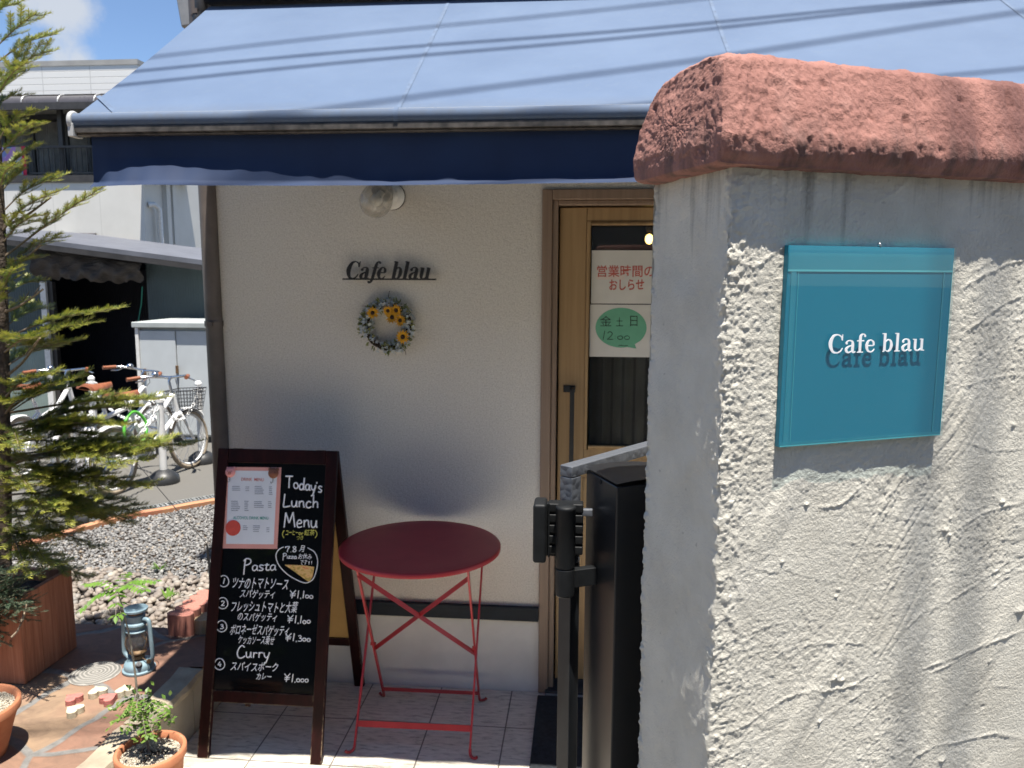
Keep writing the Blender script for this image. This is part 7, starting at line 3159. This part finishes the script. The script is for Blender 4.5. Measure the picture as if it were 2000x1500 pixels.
# balcony recess: windows, curtains
mb = MB()
mb.box((hx0, HY+1.14, wz0+.0), (wx1-.01, HY+1.195, wz1))
mb.build('balcony_window', MT['house_glass'], hs)
mb = MB()
for (pa_, pb_) in ((12, 62), (66, 116), (134, 172)):
    nxx = 60
    G = np.zeros((nxx, 2, 3))
    for i, x in enumerate(np.linspace(hX(pa_, 280, HY+1.1), hX(pb_, 280, HY+1.1), nxx)):
        for j, z in enumerate((wz0+.05, wz1-.12)):
            G[i, j] = (x, HY+1.10+.02*math.sin(i*1.3), z)
    mb.grid(G)
mb.build('curtain', MT['curtain'], hs)
mb = MB()
for px_ in (8, 64, 121, 131, 174):
    x = hX(px_, 280, HY+1.05)
    mb.box((x-.03, HY+1.04, wz0), (x+.03, HY+1.09, wz1))
mb.box((hx0, HY+1.0, wz1-.10), (wx1-.012, HY+1.139, wz1-.002))
mb.build('window_frame', MT['dark_brown'], hs)
mb = MB()
mb.box((hx0, HY-.03, wz0-.10), (wx1-.02, HY-.001, wz0+.03))
mb.build('balcony_slab', MT['dark_brown'], hs)
mb = MB()
zr1 = hZ(100, 287, HY+.05)
x_r = wx1-.03
mb.box((hx0, HY+.03, zr1-.02), (x_r, HY+.08, zr1+.02))
mb.box((hx0, HY+.03, wz0+.06), (x_r, HY+.08, wz0+.09))
x = x_r
while x > hx0:
    mb.box((x-.008, HY+.047, wz0+.08), (x+.008, HY+.063, zr1-.015))
    x -= .105
mb.build('balcony_railing', MT['dark_brown'], hs)
mb = MB()
pxx = hX(120, 300, HY+.1)
mb.box((pxx-.04, HY+.10, wz0), (pxx+.04, HY+.18, zpar-.002))
mb.build('balcony_post', MT['dark_brown'], hs)
mb = MB()
mb.box((hX(190, 470), HY-.02, hZ(200, 492)), (hX(268, 470), HY-.002, hZ(200, 470)))
lv = mb.build('louvre_window', MT['dark_brown'], hs)
mb = MB()
for k in range(5):
    z = hZ(200, 489)+k*.038
    mb.box((hX(192, 480), HY-.045, z), (hX(264, 480), HY-.021, z+.020))
mb.build('louvres', MT['fascia'], lv)
mb = MB()
G = np.zeros((2, 8, 3))
for i, x in enumerate((hX(20, 460), hX(189, 460))):
    for j in range(8):
        a = R(90)*j/7
        G[i, j] = (x, HY-.002-.14*math.sin(a), hZ(100, 455)-.22*(1-math.cos(a)))
mb.grid(G, smooth=False)
mb.box((hX(10, 460), HY-.17, hZ(100, 455)-.25), (hX(189, 460), HY-.14, hZ(100, 455)-.21))
mb.build('window_hood', MT['smoked'], hs)
# side wall details
sx = hx1+.03
mb = MB()
pA = on_x(300, 400, sx+.08)
mb.tube([(sx-.02, pA[1], pA[2]), (sx+.06, pA[1]+.05, pA[2]+.01), (sx+.08, pA[1]+.18, pA[2]-.06), (sx+.08, pA[1]+.20, .1)], .05, 10)
mb.build('drain_pipe', MT['white_cap'], hs)
mb = MB()
for px_ in (328, 340):
    p_ = on_x(px_, 430, sx+.02)
    mb.box((hx1+.0005, p_[1]-.07, .05), (hx1+.09, p_[1]+.07, zpar-.01))
mb.build('corner_trim', MT['siding'], hs)
mb = MB()
for (a_, b_) in (((282, 340), (330, 395)), ((345, 330), (388, 415))):
    pass
p_ = on_x(312, 352, sx+.3)
mb.box((hx1+.001, p_[1]-.5, p_[2]+.1), (hx1+.30, p_[1]+1.6, p_[2]+.16))
mb.build('side_hood', MT['alu'], hs)
# washing on the balcony rail
rr_ = on_y(24, 315, HY+.0)
tw = thing('laundry_towel', (float(rr_[0]), HY+.0, float(rr_[2])), 'colourful printed towel with red edge drying on the balcony rail', 'towel')
mb = MB()
xa_, xb_ = hX(-30, 310, HY+.0), hX(43, 310, HY+.0)
za_, zb_ = hZ(20, 342, HY+.0), hZ(20, 287, HY+.0)
G = np.zeros((24, 8, 3))
for i in range(24):
    for j in range(8):
        G[i, j] = (xa_+(xb_-xa_)*i/23, HY+.005+.012*math.sin(i*.9), za_+(zb_-za_)*j/7)
mb.grid(G)
mb.build('cloth', MT['laundry'], tw)
mb = MB()
G = np.zeros((6, 8, 3))
xc_, xd_ = xb_+.002, hX(51, 310, HY+.0)
for i in range(6):
    for j in range(8):
        G[i, j] = (xc_+(xd_-xc_)*i/5, HY+.0+.01*math.sin(i), za_-.02+(zb_-za_+.03)*j/7)
mb.grid(G)
mb.build('red_edge', MT['towel_red'], tw)
vt = on_y(117, 469, HY-.15)
vn = thing('roof_vent', (float(vt[0]), HY-.15, float(vt[2])), 'small white wall vent under the balcony of the house', 'vent')
mb = MB()
mb.box((vt[0]-.16, HY-.3, vt[2]-.05), (vt[0]+.16, HY-.001, vt[2]+.03))
mb.build('cover', MT['white_cap'], vn, bevel=.02)
mb = MB()
mb.ball((vt[0]+.03, HY-.2, vt[2]+.07), .06, 12)
mb.build('knob', MT['white_cap'], vn)

# houses across the street, seen only as reflections in the door glass and the blackboard
MT['across'] = plain('across_render', (.24, .235, .225), .85, .1, 3, .1)
op = thing('house_across', (0, -8, -.05), 'grey rendered house across the street', 'house')
mb = MB()
mb.box((-11, -13, -.05), (12, -8, 5.8))
mb.build('wall', MT['across'], op)
mb = MB()
for x in (-8, -4, 0, 4, 8):
    for z in (.6, 3.4):
        mb.box((x, -7.998, z), (x+1.8, -7.95, z+1.5))
mb.build('window', MT['house_glass'], op)
mb = MB()
mb.box((-11.4, -13.4, 5.8), (12.4, -7.6, 6.0))
mb.build('roof', MT['dark_brown'], op)
